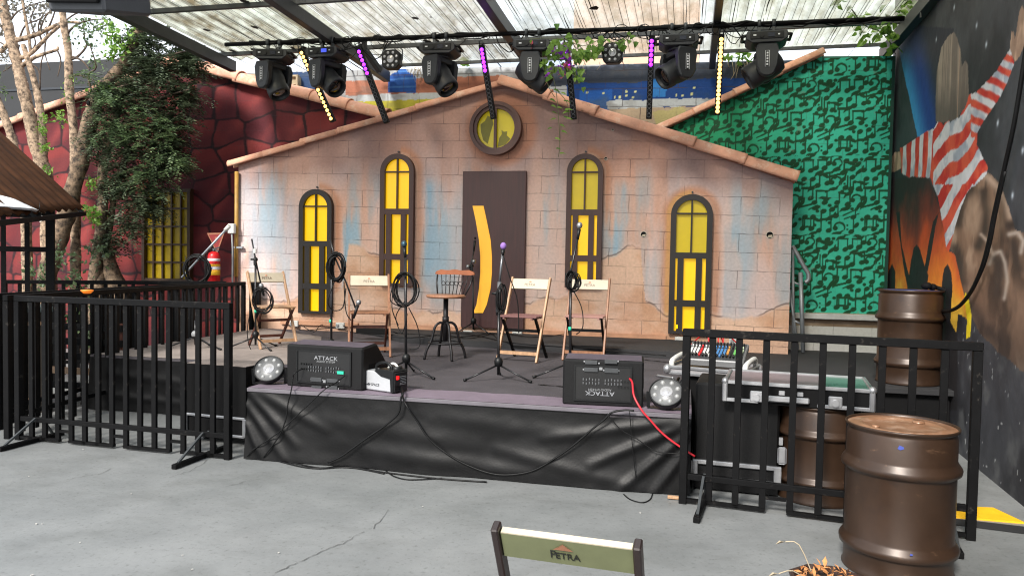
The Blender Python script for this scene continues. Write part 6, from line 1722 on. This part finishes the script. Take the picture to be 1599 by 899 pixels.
# lit bulb
P = PY(62, 341, 8.0)
bl = thing('light_bulb', 'small glowing white bulb hanging under the awning edge', 'light bulb', P)
b = MB(); b.sphere((0, 0, 0), .034, 14); b.build('bulb', mat('bulb_white', (255, 255, 250), .3, var=0, emit=(255, 250, 235), estr=2.6), bl)
b = MB(); b.cyl((0, 0, .028), (0, 0, .07), .018); b.tube([(0, 0, .06), (0, 0, .16)], .004, 5); b.build('socket', M_PLAST, bl)
P = PY(-22, 324, 7.6)
um = thing('parasol', 'pale white parasol edge showing beneath the awning at the picture edge', 'parasol', (P.x, P.y, 0))
b = MB(); b.lathe([(0, P.z + .16), (.25, P.z + .10), (.46, P.z + .0), (.44, P.z - .02), (.2, P.z + .06), (0, P.z + .1)], seg=8, smooth=False); b.build('canopy', mat('white_cloth', (214, 218, 224), .8), um)
b = MB(); b.cyl((0, 0, 0), (0, 0, P.z + .1), .02); b.build('pole', M_STEEL, um)
# orange lamp on the railing
P = Pz(136, 455, 1.24)
ol = thing('orange_lamp', 'little orange bowl lamp clipped on the left railing', 'lamp', P)
b = MB(); b.lathe([(0, -.02), (.03, -.018), (.052, .005), (.055, .012), (.04, .016), (0, .02)], seg=16); b.build('bowl', mat('orange_bowl', (214, 120, 40), .4, emit=(255, 130, 30), estr=.35), ol)

# ================================================================== EXTINGUISHER, PIPES (left of the facade)
DE = 9.55
P = Pd(334, 442, DE)
ex = thing('fire_extinguisher', 'red fire extinguisher with yellow and white label beside the gold pipe', 'fire extinguisher', P, -TH)
k = (P - O).length / F
hh, rr = 46 * k, 8.6 * k
b = MB(); b.lathe([(0, 0), (rr * .9, 0), (rr, .01), (rr, hh * .86), (rr * .8, hh * .95), (rr * .3, hh), (0, hh)], seg=24); b.build('cylinder', M_RED, ex)
def lab(z0, z1, m): 
    b = MB(); b.lathe([(rr * 1.004, hh * z0), (rr * 1.012, hh * z0 + .002), (rr * 1.012, hh * z1 - .002), (rr * 1.004, hh * z1)], seg=24); b.build('label', m, ex)
lab(.26, .42, mat('label_yellow', (236, 182, 40), .5)); lab(.43, .52, M_TAG); lab(.53, .60, mat('label_yellow', (236, 182, 40), .5)); lab(.70, .78, M_TAG)
for x, m_ in ((-.025, M_RED), (.02, mat('label_blue', (60, 70, 150), .5))):
    b = MB(); b.box((x, -rr * 1.02, hh * .475), (.016, .004, .022)); b.build('pictogram', m_, ex)
b = MB(); b.cyl((0, 0, hh), (0, 0, hh * 1.07), rr * .25); b.bar((-.02, 0, hh * 1.07), (.09, 0, hh * 1.13), .018, .02); b.bar((-.02, 0, hh * 1.05), (.08, 0, hh * 1.03), .012, .02); b.build('valve', M_STEEL, ex)
b = MB(); b.tube(smooth_path([(-.02, 0, hh * 1.06), (-.12, -.02, hh * 1.02), (-.125, -.03, hh * .6), (-.115, -.03, hh * .3)], 4), .010, 6); b.build('hose', M_CABLE, ex)
sg = thing('warning_sign', 'small dark red triangular extinguisher sign above the fire extinguisher', 'sign', Pd(337, 380, DE + .12), -TH)
b = MB(); z = 15 * k; b.prism([(-14 * k, z), (15 * k, z * 1.05), (3 * k, -z)], -.008, .002); b.build('plate', mat('sign_red', (130, 34, 34), .5, var=.2), sg)
b = MB(); b.ring([(-14 * k, z), (15 * k, z * 1.05), (3 * k, -z)], [(-11 * k, z * .84), (12 * k, z * .88), (2.6 * k, -z * .74)], -.012, -.008); b.box((1 * k, -.011, z * .35), (3 * k, .004, 8 * k)); b.build('border', mat('sign_tan', (150, 96, 70), .5), sg)
# gold drain pipe on the facade edge
P = Pd(369, 432, 9.7); Pt_ = Pd(373, 268, 9.7)
gp = thing('drain_pipe', 'mustard coloured drain pipe fixed to the left edge of the pink wall', 'pipe', P, -TH)
h_ = (Pt_ - P).z
b = MB(); b.cyl((0, 0, 0), (0, 0, h_), .028, seg=14); b.build('tube', mat('mustard_paint', (168, 130, 62), .5, var=.3), gp)
b = MB(); b.cyl((0, 0, -.6), (0, 0, 0), .026, seg=12); b.build('lower_tube', M_WOODD, gp)
b = MB(); b.box((.04, -.0, h_ * .28), (.13, .05, .028)); b.build('strap', M_GALV, gp)
# grey boom pole with a white junction box and black coil
wb = thing('junction_box', 'white junction box with a grey conduit dropping from it left of the gold pipe', 'junction box', Pd(362, 357, 9.62), -TH)
b = MB(); b.box((0, 0, 0), (.10, .06, .14), bevel=.008); b.build('box', M_WHITE, wb)
b = MB(); b.tube([(.0, 0, -.06), (.015, 0, -.3), (.015, 0, -1.0)], .013, 6); b.build('conduit', M_GREY, wb)
pa, pb = Pd(284, 433, 9.3), Pd(357, 354, 9.3)
gb = thing('grey_pole', 'grey telescopic pole slanting from the white junction box down to the black cable coil', 'pole', pa)
b = MB(); b.tube([(0, 0, 0), (pb - pa)], .016, 8); b.build('tube', M_GALV, gb)
b = MB(); b.tube([(pb - pa) * .93, (pb - pa) * 1.02], .03, 8); b.build('end_cap', M_WHITE, gb)
coil('big black cable coil hung on the grey pole beside the extinguisher', 307, 421, Pd(307, 421, 9.2).y, .17, .19, 8, 17, r=.009, drops=[[(290, 400), (296, 440), (315, 446), (325, 420)]])
pst = thing('signal_post', 'black post behind the railing carrying the cable coil', 'post', Pz(318, 560, 0) + N_ * 2.6, -TH)
b = MB(); b.box((0, 0, .8), (.06, .06, 1.6)); b.build('post', M_BLACK, pst)

# ================================================================== HANGING SPEAKER (top left)
P = PY(150, 4, 4.6)
hs = thing('hanging_speaker', 'grey loudspeaker box hung high at the top left, seen from below', 'speaker', P, R(-14))
b = MB(); b.box((0, 0, .22), (.40, .40, .55), (R(14), R(4), 0), bevel=.015); b.build('cabinet', mat('speaker_grey', (70, 72, 76), .55, var=.12, bump=.1), hs)
b = MB(); b.box((0.0, -.21, .16), (.36, .03, .44), (R(14), R(4), 0), bevel=.006); b.build('grille', M_BLACKM, hs)
b = MB(); b.bar((-.25, 0, .1), (-.25, 0, .55), .03, .008); b.bar((.25, 0, .1), (.25, 0, .55), .03, .008); b.bar((-.25, 0, .55), (.25, 0, .55), .03, .008); b.bar((0, 0, .55), (0, 0, 1.4), .04, .04); b.build('bracket', M_STEEL, hs)

# ================================================================== TREES
def bark(name, a, bcol, sc=7):
    m = bpy.data.materials.new(name); m.use_nodes = True; nt = m.node_tree; nd = nt.nodes; lk = nt.links; p = nd['Principled BSDF']
    tc = nd.new('ShaderNodeTexCoord'); n = nd.new('ShaderNodeTexNoise'); n.inputs['Scale'].default_value = sc; n.inputs['Detail'].default_value = 8; n.inputs['Roughness'].default_value = .7
    lk.new(tc.outputs['Object'], n.inputs['Vector'])
    r = nd.new('ShaderNodeValToRGB'); r.color_ramp.elements[0].position = .38; r.color_ramp.elements[1].position = .6
    r.color_ramp.elements[0].color = lin(a) + [1]; r.color_ramp.elements[1].color = lin(bcol) + [1]
    lk.new(n.outputs['Fac'], r.inputs['Fac']); lk.new(r.outputs[0], p.inputs['Base Color']); p.inputs['Roughness'].default_value = .9
    b_ = nd.new('ShaderNodeBump'); b_.inputs['Strength'].default_value = .7; b_.inputs['Distance'].default_value = .03; lk.new(n.outputs['Fac'], b_.inputs['Height']); lk.new(b_.outputs['Normal'], p.inputs['Normal'])
    return m
BK1 = bark('bark_pale', (70, 58, 48), (186, 160, 134), 16); BK2 = bark('bark_brown', (46, 38, 32), (138, 116, 94), 12); BK3 = bark('twig_dark', (58, 48, 42), (100, 84, 70))
def leaf_mat(name, c1, c2, tr=.25):
    m = bpy.data.materials.new(name); m.use_nodes = True; nt = m.node_tree; nd = nt.nodes; lk = nt.links; p = nd['Principled BSDF']
    g = nd.new('ShaderNodeNewGeometry'); r = nd.new('ShaderNodeValToRGB'); r.color_ramp.elements[0].color = lin(c1) + [1]; r.color_ramp.elements[1].color = lin(c2) + [1]
    lk.new(g.outputs['Random Per Island'], r.inputs['Fac']); lk.new(r.outputs[0], p.inputs['Base Color']); p.inputs['Roughness'].default_value = .5
    t = nd.new('ShaderNodeBsdfTranslucent'); lk.new(r.outputs[0], t.inputs['Color']); mx = nd.new('ShaderNodeMixShader'); mx.inputs[0].default_value = tr
    lk.new(p.outputs[0], mx.inputs[1]); lk.new(t.outputs[0], mx.inputs[2]); lk.new(mx.outputs[0], nd['Material Output'].inputs['Surface'])
    return m
LF_D = leaf_mat('leaf_dark', (46, 58, 44), (108, 122, 92)); LF_M = leaf_mat('leaf_mid', (62, 84, 56), (122, 144, 98), .35); LF_B = leaf_mat('leaf_bright', (84, 128, 44), (150, 186, 84), .45); LF_G = leaf_mat('leaf_greyed', (96, 92, 84), (140, 136, 122), .3)
def leaves_mesh(name, data, m, parent, shape='diamond'):
    """data: list of (pos, direction, up, length, width)"""
    co, fc = [], []
    for (p, d, u, l, w) in data:
        s = d.cross(u)
        if s.length < 1e-5: s = d.orthogonal()
        s.normalize(); n = s.cross(d); i = len(co)
        if shape == 'diamond':
            co += [p, p + d * l * .45 + s * w + n * w * .3, p + d * l, p + d * l * .45 - s * w + n * w * .3]; fc.append((i, i + 1, i + 2, i + 3))
        else:   # heart-shaped leaf, folded along the midrib
            co += [p, p + d * l * .12 + s * w * .9 + n * w * .25, p + d * l * .5 + s * w * .75 + n * w * .3, p + d * l - n * w * .2, p + d * l * .5 - s * w * .75 + n * w * .3, p + d * l * .12 - s * w * .9 + n * w * .25, p + d * l * .5]
            fc += [(i, i + 1, i + 2, i + 6), (i + 6, i + 2, i + 3), (i, i + 6, i + 4, i + 5), (i + 6, i + 3, i + 4)]
    me = bpy.data.meshes.new(name); me.from_pydata([tuple(c) for c in co], [], fc); me.materials.append(m)
    o = bpy.data.objects.new(name, me); COL.objects.link(o); o.parent = parent
    return o
def rdir(rnd, zb=0.0):
    v = Vector((rnd.gauss(0, 1), rnd.gauss(0, 1), rnd.gauss(0, 1) + zb)); return v.normalized()
def limb(t, px, Y0, Y1, w0, w1, m, name='limb', par=None, base=Vector((0, 0, 0)), zero=False):
    """tapered limb through picture points; w = width in picture px"""
    n = len(px); pts, rad = [], []
    for i, (x, y) in enumerate(px):
        f = i / (n - 1); P = PY(x, y, Y0 + (Y1 - Y0) * f); pts.append(P - base); rad.append((w0 + (w1 - w0) * f) / 2 * P.y / F)
    sp = smooth_path(pts, 5); rs = [rad[0] + (rad[-1] - rad[0]) * i / (len(sp) - 1) for i in range(len(sp))]
    rn = random.Random(int(px[0][0] * 7 + px[0][1])); rs = [r * rn.uniform(.9, 1.12) for r in rs]
    b = MB(); b.tube(sp, .05, 10, radii=rs); return b.build(name, m, t)
def tree_base(x, Y): 
    P = PY(x, 440, Y); return Vector((P.x, P.y, 0))
# --- big dark-leaved tree
YB = 11.0
tb = tree_base(75, YB); T3 = thing('tree', 'gnarled tree with dense dark drooping foliage in front of the red wall', 'tree', tb)
g_ = Pz(60, 600, 0)
def L3(px, a, c, w0, w1, m=BK2, name='limb'): return limb(T3, px, a, c, w0, w1, m, name, base=tb)
foot = PY(62, 470, YB)
L3([(58, 575), (64, 500), (72, 437), (83, 400), (100, 350), (110, 308), (121, 270), (132, 225), (141, 188), (150, 160)], YB, YB, 30, 22, BK2, 'trunk')
L3([(141, 195), (152, 152), (172, 125), (190, 105), (203, 82), (212, 60), (224, 30), (232, -20)], YB, YB - .1, 22, 12)
L3([(146, 560), (145, 500), (148, 432), (155, 375), (161, 312), (160, 270), (168, 230), (180, 180), (196, 130)], YB - .1, YB, 22, 9, BK2)
L3([(172, 520), (165, 432), (163, 400), (172, 350), (178, 310), (190, 270), (205, 230)], YB + .1, YB, 14, 6, BK2)
L3([(200, 560), (190, 470), (176, 430), (168, 395)], YB + .1, YB, 40, 18, BK2)
L3([(138, 560), (150, 470), (156, 420)], YB - .2, YB, 30, 18, BK2)
L3([(215, 55), (218, 90), (222, 110)], YB, YB, 16, 12, BK3)
for px, w in (([(190, 105), (230, 95), (270, 85), (310, 75)], 5), ([(180, 180), (220, 165), (260, 150), (295, 140)], 5), ([(161, 270), (200, 250), (240, 245), (275, 250)], 5), ([(168, 230), (210, 205), (250, 190)], 5), ([(160, 312), (200, 305), (235, 310)], 4), ([(152, 152), (175, 140), (215, 128)], 5), ([(150, 165), (138, 120), (150, 105), (140, 70)], 4), ([(203, 82), (180, 60), (165, 55)], 3)):
    L3(px, YB, YB - .3, w, 1.5, BK3, 'branch')
b = MB(); q = PY(138, 161, YB - .14) - tb; b.sphere(q, .035, 10, (.8, .3, 1.2)); b.build('knot_hole', M_BLACKM, T3)
rnd = random.Random(33)
blobs = [(285, 88, 20, 1), (250, 112, 24, 1), (205, 135, 40, 1.2), (165, 145, 22, .7), (240, 165, 44, 1.5), (285, 145, 20, .9), (180, 190, 36, 1.2), (230, 215, 44, 1.6), (268, 195, 26, 1), (185, 240, 36, 1.3), (240, 262, 36, 1.4), (275, 252, 16, .7), (212, 300, 36, 1.3), (235, 322, 16, .6), (182, 290, 22, .9), (200, 350, 22, .8), (150, 215, 20, .5), (172, 380, 16, .5), (225, 90, 30, 1.1), (215, 60, 16, .6), (262, 232, 20, .8), (300, 105, 14, .5), (250, 60, 14, .25)]
def sprays(blobs, Y, spread, n_per, base, seed, ll=(.035, .06), m1=.28, drop=.35, yth=0.42):
    rnd = random.Random(seed); out = []
    for (x, y, r, dens) in blobs:
        k = Y / F
        for _ in range(int(n_per * dens)):
            rx, ry = rnd.gauss(0, .5) * r, rnd.gauss(0, .5) * r
            P = PY(x + rx, y + ry, Y + rnd.gauss(0, .5) * r * k * 1.1) - base
            d = Vector((rnd.gauss(.25, 1), rnd.gauss(-.25, 1), rnd.uniform(-.5, .25))).normalized(); L = rnd.uniform(.5, 1.2) * m1
            side = d.cross(Vector((0, 0, 1))).normalized()
            up = side.cross(d).normalized()
            nn = int(L / .016)
            for q in range(nn):
                f = q / nn; pt = P + d * L * f + Vector((0, 0, -drop * L * f * f))
                sgn = 1 if q % 2 else -1
                ld = (side * sgn * .9 + d * .6 + Vector((rnd.uniform(-.25, .25), rnd.uniform(-.25, .25), rnd.uniform(-.35, .15)))).normalized()
                out.append((pt, ld, (up + rdir(rnd) * .35).normalized(), rnd.uniform(*ll), rnd.uniform(.010, .017)))
    return out
lv = sprays(blobs, YB, 1, 170, tb, 3, ll=(.04, .075))
leaves_mesh('foliage', lv, LF_D, T3)
leaves_mesh('foliage', sprays([(210, 190, 34, 1), (170, 200, 24, .8), (235, 270, 28, 1), (280, 250, 14, .8), (160, 150, 18, .8), (140, 120, 12, .4), (250, 205, 30, .8)], YB - .45, 1, 46, tb, 4, ll=(.04, .07)), LF_M, T3)
def loose(blobs, Y, n_per, base, seed, l=(.05, .09), shape='diamond', depth=1.0):
    rnd = random.Random(seed); out = []
    for (x, y, r, dens) in blobs:
        for _ in range(int(n_per * dens)):
            P = PY(x + rnd.gauss(0, .5) * r, y + rnd.gauss(0, .5) * r, Y + rnd.gauss(0, .5) * r * Y / F * depth) - base
            ll_ = rnd.uniform(*l); out.append((P, rdir(rnd, -.5), rdir(rnd, .6), ll_, ll_ * .3))
    return out
leaves_mesh('bright_foliage', loose([(178, 62, 16, 1), (190, 75, 14, 1), (172, 80, 12, .8), (150, 340, 14, 1), (138, 330, 12, .8), (145, 285, 8, .5), (175, 45, 12, .6), (205, 55, 10, .5), (160, 140, 14, .6)], YB - .2, 60, tb, 6), LF_B, T3)
# --- slim pale double-trunk tree
Y1_ = 11.6; t1b = tree_base(70, Y1_); T1 = thing('tree', 'slender pale barked tree with bare forking branches at the far left', 'tree', t1b)
def L1(px, w0, w1, m=BK1, name='limb', dy=0): return limb(T1, px, Y1_, Y1_ + dy, w0, w1, m, name, base=t1b)
L1([(78, 580), (77, 420), (74, 330), (70, 270), (58, 235), (46, 180), (34, 130), (22, 80), (12, 40), (4, 5), (0, -30)], 24, 13, BK1, 'trunk')
L1([(68, 260), (67, 230), (66, 195), (58, 145), (46, 100), (42, 88), (36, 70)], 14, 7)
L1([(16, 60), (30, 62), (55, 55), (75, 46), (92, 38), (106, 35), (125, 36)], 8, 4)
L1([(30, 92), (48, 84), (66, 66), (80, 52), (98, 37)], 7, 4)
L1([(34, 103), (52, 91), (70, 84), (89, 78), (90, 73)], 7, 3)
L1([(0, 82), (10, 72), (20, 62)], 7, 6)
L1([(48, 84), (44, 50), (38, 20), (34, -10)], 5, 4)
for i, px in enumerate(([(16, 60), (0, 40), (-10, 20)], [(60, 55), (72, 25), (95, 5)], [(98, 37), (118, 22), (150, 14)], [(30, 70), (20, 100), (5, 112)], [(62, 140), (64, 100), (70, 82)], [(75, 46), (85, 20), (88, -5)], [(40, 88), (55, 70), (50, 50)], [(12, 40), (26, 20), (50, 8), (80, 0)], [(55, 55), (48, 30), (60, 5)], [(75, 46), (70, 80), (78, 110)], [(89, 78), (95, 95), (90, 120)], [(66, 66), (60, 40), (75, 10)], [(22, 80), (-10, 60)], [(46, 100), (60, 110), (62, 140)], [(30, 62), (40, 40), (62, 30), (85, 12)])):
    L1(px, 3, 1.2, BK3, 'twig')
leaves_mesh('foliage', loose([(15, 15, 22, 1), (45, 12, 26, 1), (75, 10, 20, .9), (8, 90, 14, .6), (60, 40, 20, .4), (5, 50, 10, .4)], Y1_, 90, t1b, 8, (.04, .075)), LF_G, T1)
leaves_mesh('bright_foliage', loose([(66, 205, 10, 1), (70, 230, 9, 1), (75, 265, 8, .7), (68, 185, 8, .7), (95, 182, 12, 1), (105, 150, 9, .8), (108, 125, 9, .9)], Y1_ - .25, 45, t1b, 9, (.04, .07)), LF_B, T1)
# --- thin straight tree and leaning one
Y2_ = 11.3; t2b = tree_base(115, Y2_); T2 = thing('tree', 'thin straight pale tree with few leaves next to the gnarled one', 'tree', t2b)
limb(T2, [(118, 580), (118, 400), (117, 300), (116, 215), (109, 150), (107, 100), (106, 75), (100, 42), (97, 10), (94, -20)], Y2_, Y2_, 16, 9, BK1, 'trunk', base=t2b)
for px in ([(107, 95), (122, 88), (135, 72), (132, 60), (130, 30)], [(110, 88), (128, 95), (140, 110)], [(103, 55), (118, 40), (140, 32), (165, 30)], [(107, 120), (125, 118), (150, 128)]):
    limb(T2, px, Y2_, Y2_, 4, 1.5, BK3, 'branch', base=t2b)
leaves_mesh('foliage', loose([(130, 40, 16, 1), (150, 45, 16, 1), (165, 35, 14, .8), (140, 70, 14, .5), (110, 60, 12, .3), (150, 95, 12, .5)], Y2_, 80, t2b, 12, (.04, .075)), LF_M, T2)
Y0_ = 11.0; t0b = tree_base(32, Y0_); T0 = thing('tree', 'leaning pale trunk partly hidden by the brown awning at the left edge', 'tree', t0b)
limb(T0, [(45, 580), (42, 400), (38, 290), (28, 250), (18, 215), (8, 185), (-2, 160), (-20, 110)], Y0_, Y0_, 16, 10, BK1, 'trunk', base=t0b)
leaves_mesh('foliage', loose([(-10, 120, 14, 1), (6, 145, 10, .5)], Y0_, 50, t0b, 14, (.04, .07)), LF_M, T0)
# lower ivy-like bush behind the railings
T4 = thing('shrub', 'low leafy shrub behind the railing at the foot of the trees', 'shrub', Pz(140, 585, 0))
bb = T4.location.copy()
leaves_mesh('foliage', loose([(140, 530, 22, 1), (170, 520, 22, 1), (110, 500, 26, 1), (60, 430, 26, .8), (90, 400, 20, .6), (150, 395, 22, .5), (160, 480, 22, 1), (120, 440, 20, .6)], T4.location.y, 110, bb, 15, (.05, .09)), LF_M, T4)
b = MB()
for x in (110, 140, 165): b.tube([PY(x, 590, bb.y) - bb, PY(x + 3, 480, bb.y) - bb], .012, 6)
b.build('stem', BK3, T4)['kind'] = 'stuff'

# ================================================================== FLOWERING VINE on the pipe, ivy at right
vn = thing('flowering_vine', 'climbing vine with heart leaves and purple flowers trailing over the lighting pipe', 'vine', pipe_at(880))
vb = vn.location.copy(); DV = DP - .12
def VP(x, y, rnd, s=.06): 
    return Pd(x, y, DV + rnd.uniform(-s, s)) - vb
rnd = random.Random(77)
stems = [[(822, 62), (850, 60), (880, 62), (910, 72), (940, 62), (965, 68), (985, 55), (1000, 60)], [(870, 62), (868, 90), (862, 110), (868, 140), (872, 180), (874, 225), (872, 245)], [(880, 64), (890, 100), (900, 120), (880, 105)], [(868, 140), (885, 160), (888, 185)], [(862, 110), (855, 130), (866, 152)], [(905, 72), (920, 85), (935, 78)]]
b = MB()
for s_ in stems: b.tube(smooth_path([VP(x, y, rnd, .02) for x, y in s_], 4), .004, 5)
b.build('stem', mat('vine_stem', (92, 96, 60), .7), vn)
lf = []
for (x, y, r, n) in ((868, 66, 14, 16), (885, 70, 14, 16), (900, 82, 14, 18), (918, 78, 14, 18), (932, 70, 12, 14), (870, 88, 14, 14), (862, 105, 14, 12), (890, 105, 16, 16), (905, 118, 10, 10), (982, 58, 8, 5), (970, 66, 8, 5), (830, 62, 12, 6), (850, 100, 10, 6), (945, 62, 8, 4)):
    for _ in range(n):
        P = VP(x + rnd.gauss(0, .55) * r, y + rnd.gauss(0, .5) * r, rnd, .12); l = rnd.uniform(.05, .105)
        lf.append((P, Vector((rnd.gauss(0, .6), rnd.gauss(-.2, .4), -1 + rnd.gauss(0, .5))).normalized(), Vector((rnd.gauss(0, .3), -1, .4)).normalized(), l, l * .42))
for (x, y) in ((858, 155), (880, 158), (870, 168), (862, 175), (882, 172), (868, 186), (880, 183), (874, 195), (862, 200), (866, 216), (876, 205), (868, 232), (874, 240), (890, 175), (860, 165), (876, 145), (864, 140), (884, 185)):
    l = rnd.uniform(.06, .10); lf.append((VP(x, y, rnd), Vector((rnd.choice((-1, 1)), rnd.uniform(-.4, .2), rnd.uniform(-.5, .1))).normalized(), Vector((0, -.6, 1)).normalized(), l, l * .36))
leaves_mesh('foliage', lf, LF_B, vn, 'heart')
fl = []
for (x, y, n) in ((884, 78, 7), (880, 90, 8), (886, 100, 6), (878, 108, 6), (868, 112, 4), (858, 115, 3), (872, 84, 5)):
    for _ in range(n):
        l = rnd.uniform(.05, .085); fl.append((VP(x + rnd.gauss(0, 4), y + rnd.gauss(0, 4), rnd, .05) + Vector((0, -.05, 0)), rdir(rnd), rdir(rnd), l, l * .35))
leaves_mesh('blossom', fl, leaf_mat('petal_purple', (140, 40, 190), (196, 110, 226), .4), vn)
fl = []
for (x, y, n) in ((882, 105, 6), (880, 118, 5), (830, 75, 5), (884, 88, 3)):
    for _ in range(n):
        l = rnd.uniform(.05, .085); fl.append((VP(x + rnd.gauss(0, 4), y + rnd.gauss(0, 4), rnd, .05) + Vector((0, -.05, 0)), rdir(rnd), rdir(rnd), l, l * .4))
leaves_mesh('blossom', fl, leaf_mat('petal_pink', (206, 80, 110), (230, 140, 150), .4), vn)
iv = thing('ivy', 'green ivy growing through the roof edge beside the mural wall', 'vine', Proof(1385, 50))
ib = iv.location.copy(); lf = []; rnd = random.Random(91)
for (x, y, r, n, dz) in ((1386, 45, 12, 20, 0), (1378, 52, 10, 12, 0), (1352, 65, 8, 7, 0), (1335, 20, 12, 16, .25), (1345, 40, 10, 8, .25), (1410, 15, 16, 18, .25), (1370, 30, 12, 8, .25), (1395, 75, 8, 7, 0), (1310, 2, 8, 6, .25), (1430, 5, 10, 8, .25)):
    for _ in range(n):
        l = rnd.uniform(.06, .12); P = Proof(x + rnd.gauss(0, .6) * r, y + rnd.gauss(0, .6) * r, dz - .05 if dz else -.1) - ib
        lf.append((P, Vector((rnd.gauss(0, 1), rnd.gauss(0, .6), -.7)).normalized(), rdir(rnd, .4), l, l * .45))
leaves_mesh('foliage', lf, LF_B, iv, 'heart')
b = MB(); b.tube(smooth_path([Proof(x, y, -.05) - ib for x, y in ((1330, 15), (1350, 40), (1375, 50), (1392, 70), (1398, 85))], 4), .006, 5); b.build('stem', mat('vine_stem', (92, 96, 60), .7), iv)
wv = thing('wall_plant', 'small green creeper with dry brown stems on top of the back block wall', 'plant', Pd(1145, 96, DK - .02))
wb_ = wv.location.copy(); lf = []
for (x, y, r, n) in ((1135, 92, 5, 7), (1158, 90, 8, 12), (1148, 95, 6, 6), (1170, 92, 5, 5), (730, 97, 4, 5), (725, 96, 4, 5)):
    for _ in range(n):
        l = rnd.uniform(.06, .11); lf.append((Pd(x + rnd.gauss(0, .6) * r, y + rnd.gauss(0, .5) * r, DK - .08 + rnd.uniform(-.1, .1)) - wb_, Vector((rnd.gauss(0, 1), -.5, rnd.gauss(0, .6))).normalized(), rdir(rnd, .5), l, l * .45))
leaves_mesh('foliage', lf, LF_B, wv, 'heart')
b = MB()
for k in range(40):
    x = rnd.choice([rnd.uniform(1135, 1175), rnd.uniform(1135, 1180), rnd.uniform(640, 665), rnd.uniform(880, 940), rnd.uniform(1290, 1345)]); y = 97 + rnd.uniform(-3, 3) if x > 800 else 105
    l = rnd.uniform(6, 26); b.tube(smooth_path([Pd(x, y, DK - .06) - wb_, Pd(x + rnd.uniform(-6, 6), y + l * .5, DK - .10) - wb_, Pd(x + rnd.uniform(-8, 8), y + l, DK - .07) - wb_], 3), .005, 4)
b.build('dry_stems', mat('dry_stem', (170, 156, 132), .8, var=.2), wv)['kind'] = 'stuff'
# ================================================================== LIGHT
w = bpy.data.worlds.new('World'); scene.world = w; w.use_nodes = True
nt = w.node_tree; bg = nt.nodes['Background']
sky = nt.nodes.new('ShaderNodeTexSky'); sky.sky_type = 'NISHITA'; sky.sun_disc = False
SUN_EL, SUN_AZ = R(38), R(-152)          # azimuth measured from +Y (away from the viewer) towards +X
sky.sun_elevation = SUN_EL; sky.sun_rotation = SUN_AZ
sky.air_density = 1.0; sky.dust_density = 6.0; sky.ozone_density = 1.0; sky.altitude = 700
tc = nt.nodes.new('ShaderNodeTexCoord'); n = nt.nodes.new('ShaderNodeTexNoise'); n.inputs['Scale'].default_value = 2.2; n.inputs['Detail'].default_value = 6
nt.links.new(tc.outputs['Generated'], n.inputs['Vector'])
r = nt.nodes.new('ShaderNodeValToRGB'); r.color_ramp.elements[0].position = .25; r.color_ramp.elements[1].position = .55
nt.links.new(n.outputs['Fac'], r.inputs['Fac'])
mx = nt.nodes.new('ShaderNodeMixRGB'); mx.inputs['Color2'].default_value = (8.6, 9.2, 9.9, 1)
nt.links.new(r.outputs[0], mx.inputs['Fac']); nt.links.new(sky.outputs[0], mx.inputs['Color1'])
nt.links.new(mx.outputs[0], bg.inputs['Color'])
bg.inputs['Strength'].default_value = 0.12
sd = bpy.data.lights.new('sun', 'SUN'); sd.energy = 3.6; sd.angle = R(12); sd.color = (1, 0.95, 0.88)
so = bpy.data.objects.new('sun', sd); COL.objects.link(so)
dirv = Vector((math.sin(SUN_AZ) * math.cos(SUN_EL), math.cos(SUN_AZ) * math.cos(SUN_EL), math.sin(SUN_EL)))
so.rotation_euler = dirv.to_track_quat('Z', 'Y').to_euler(); so.location = dirv * 40
scene.view_settings.view_transform = 'Standard'; scene.view_settings.look = 'None'
scene.view_settings.gamma = 1; scene.view_settings.use_curve_mapping = False
scene.view_settings.exposure = 0.72
scene.cycles.max_bounces = 8; scene.cycles.transparent_max_bounces = 12
scene.cycles.use_denoising = True; scene.cycles.filter_width = 1.15
scene.cycles.caustics_reflective = False; scene.cycles.caustics_refractive = False
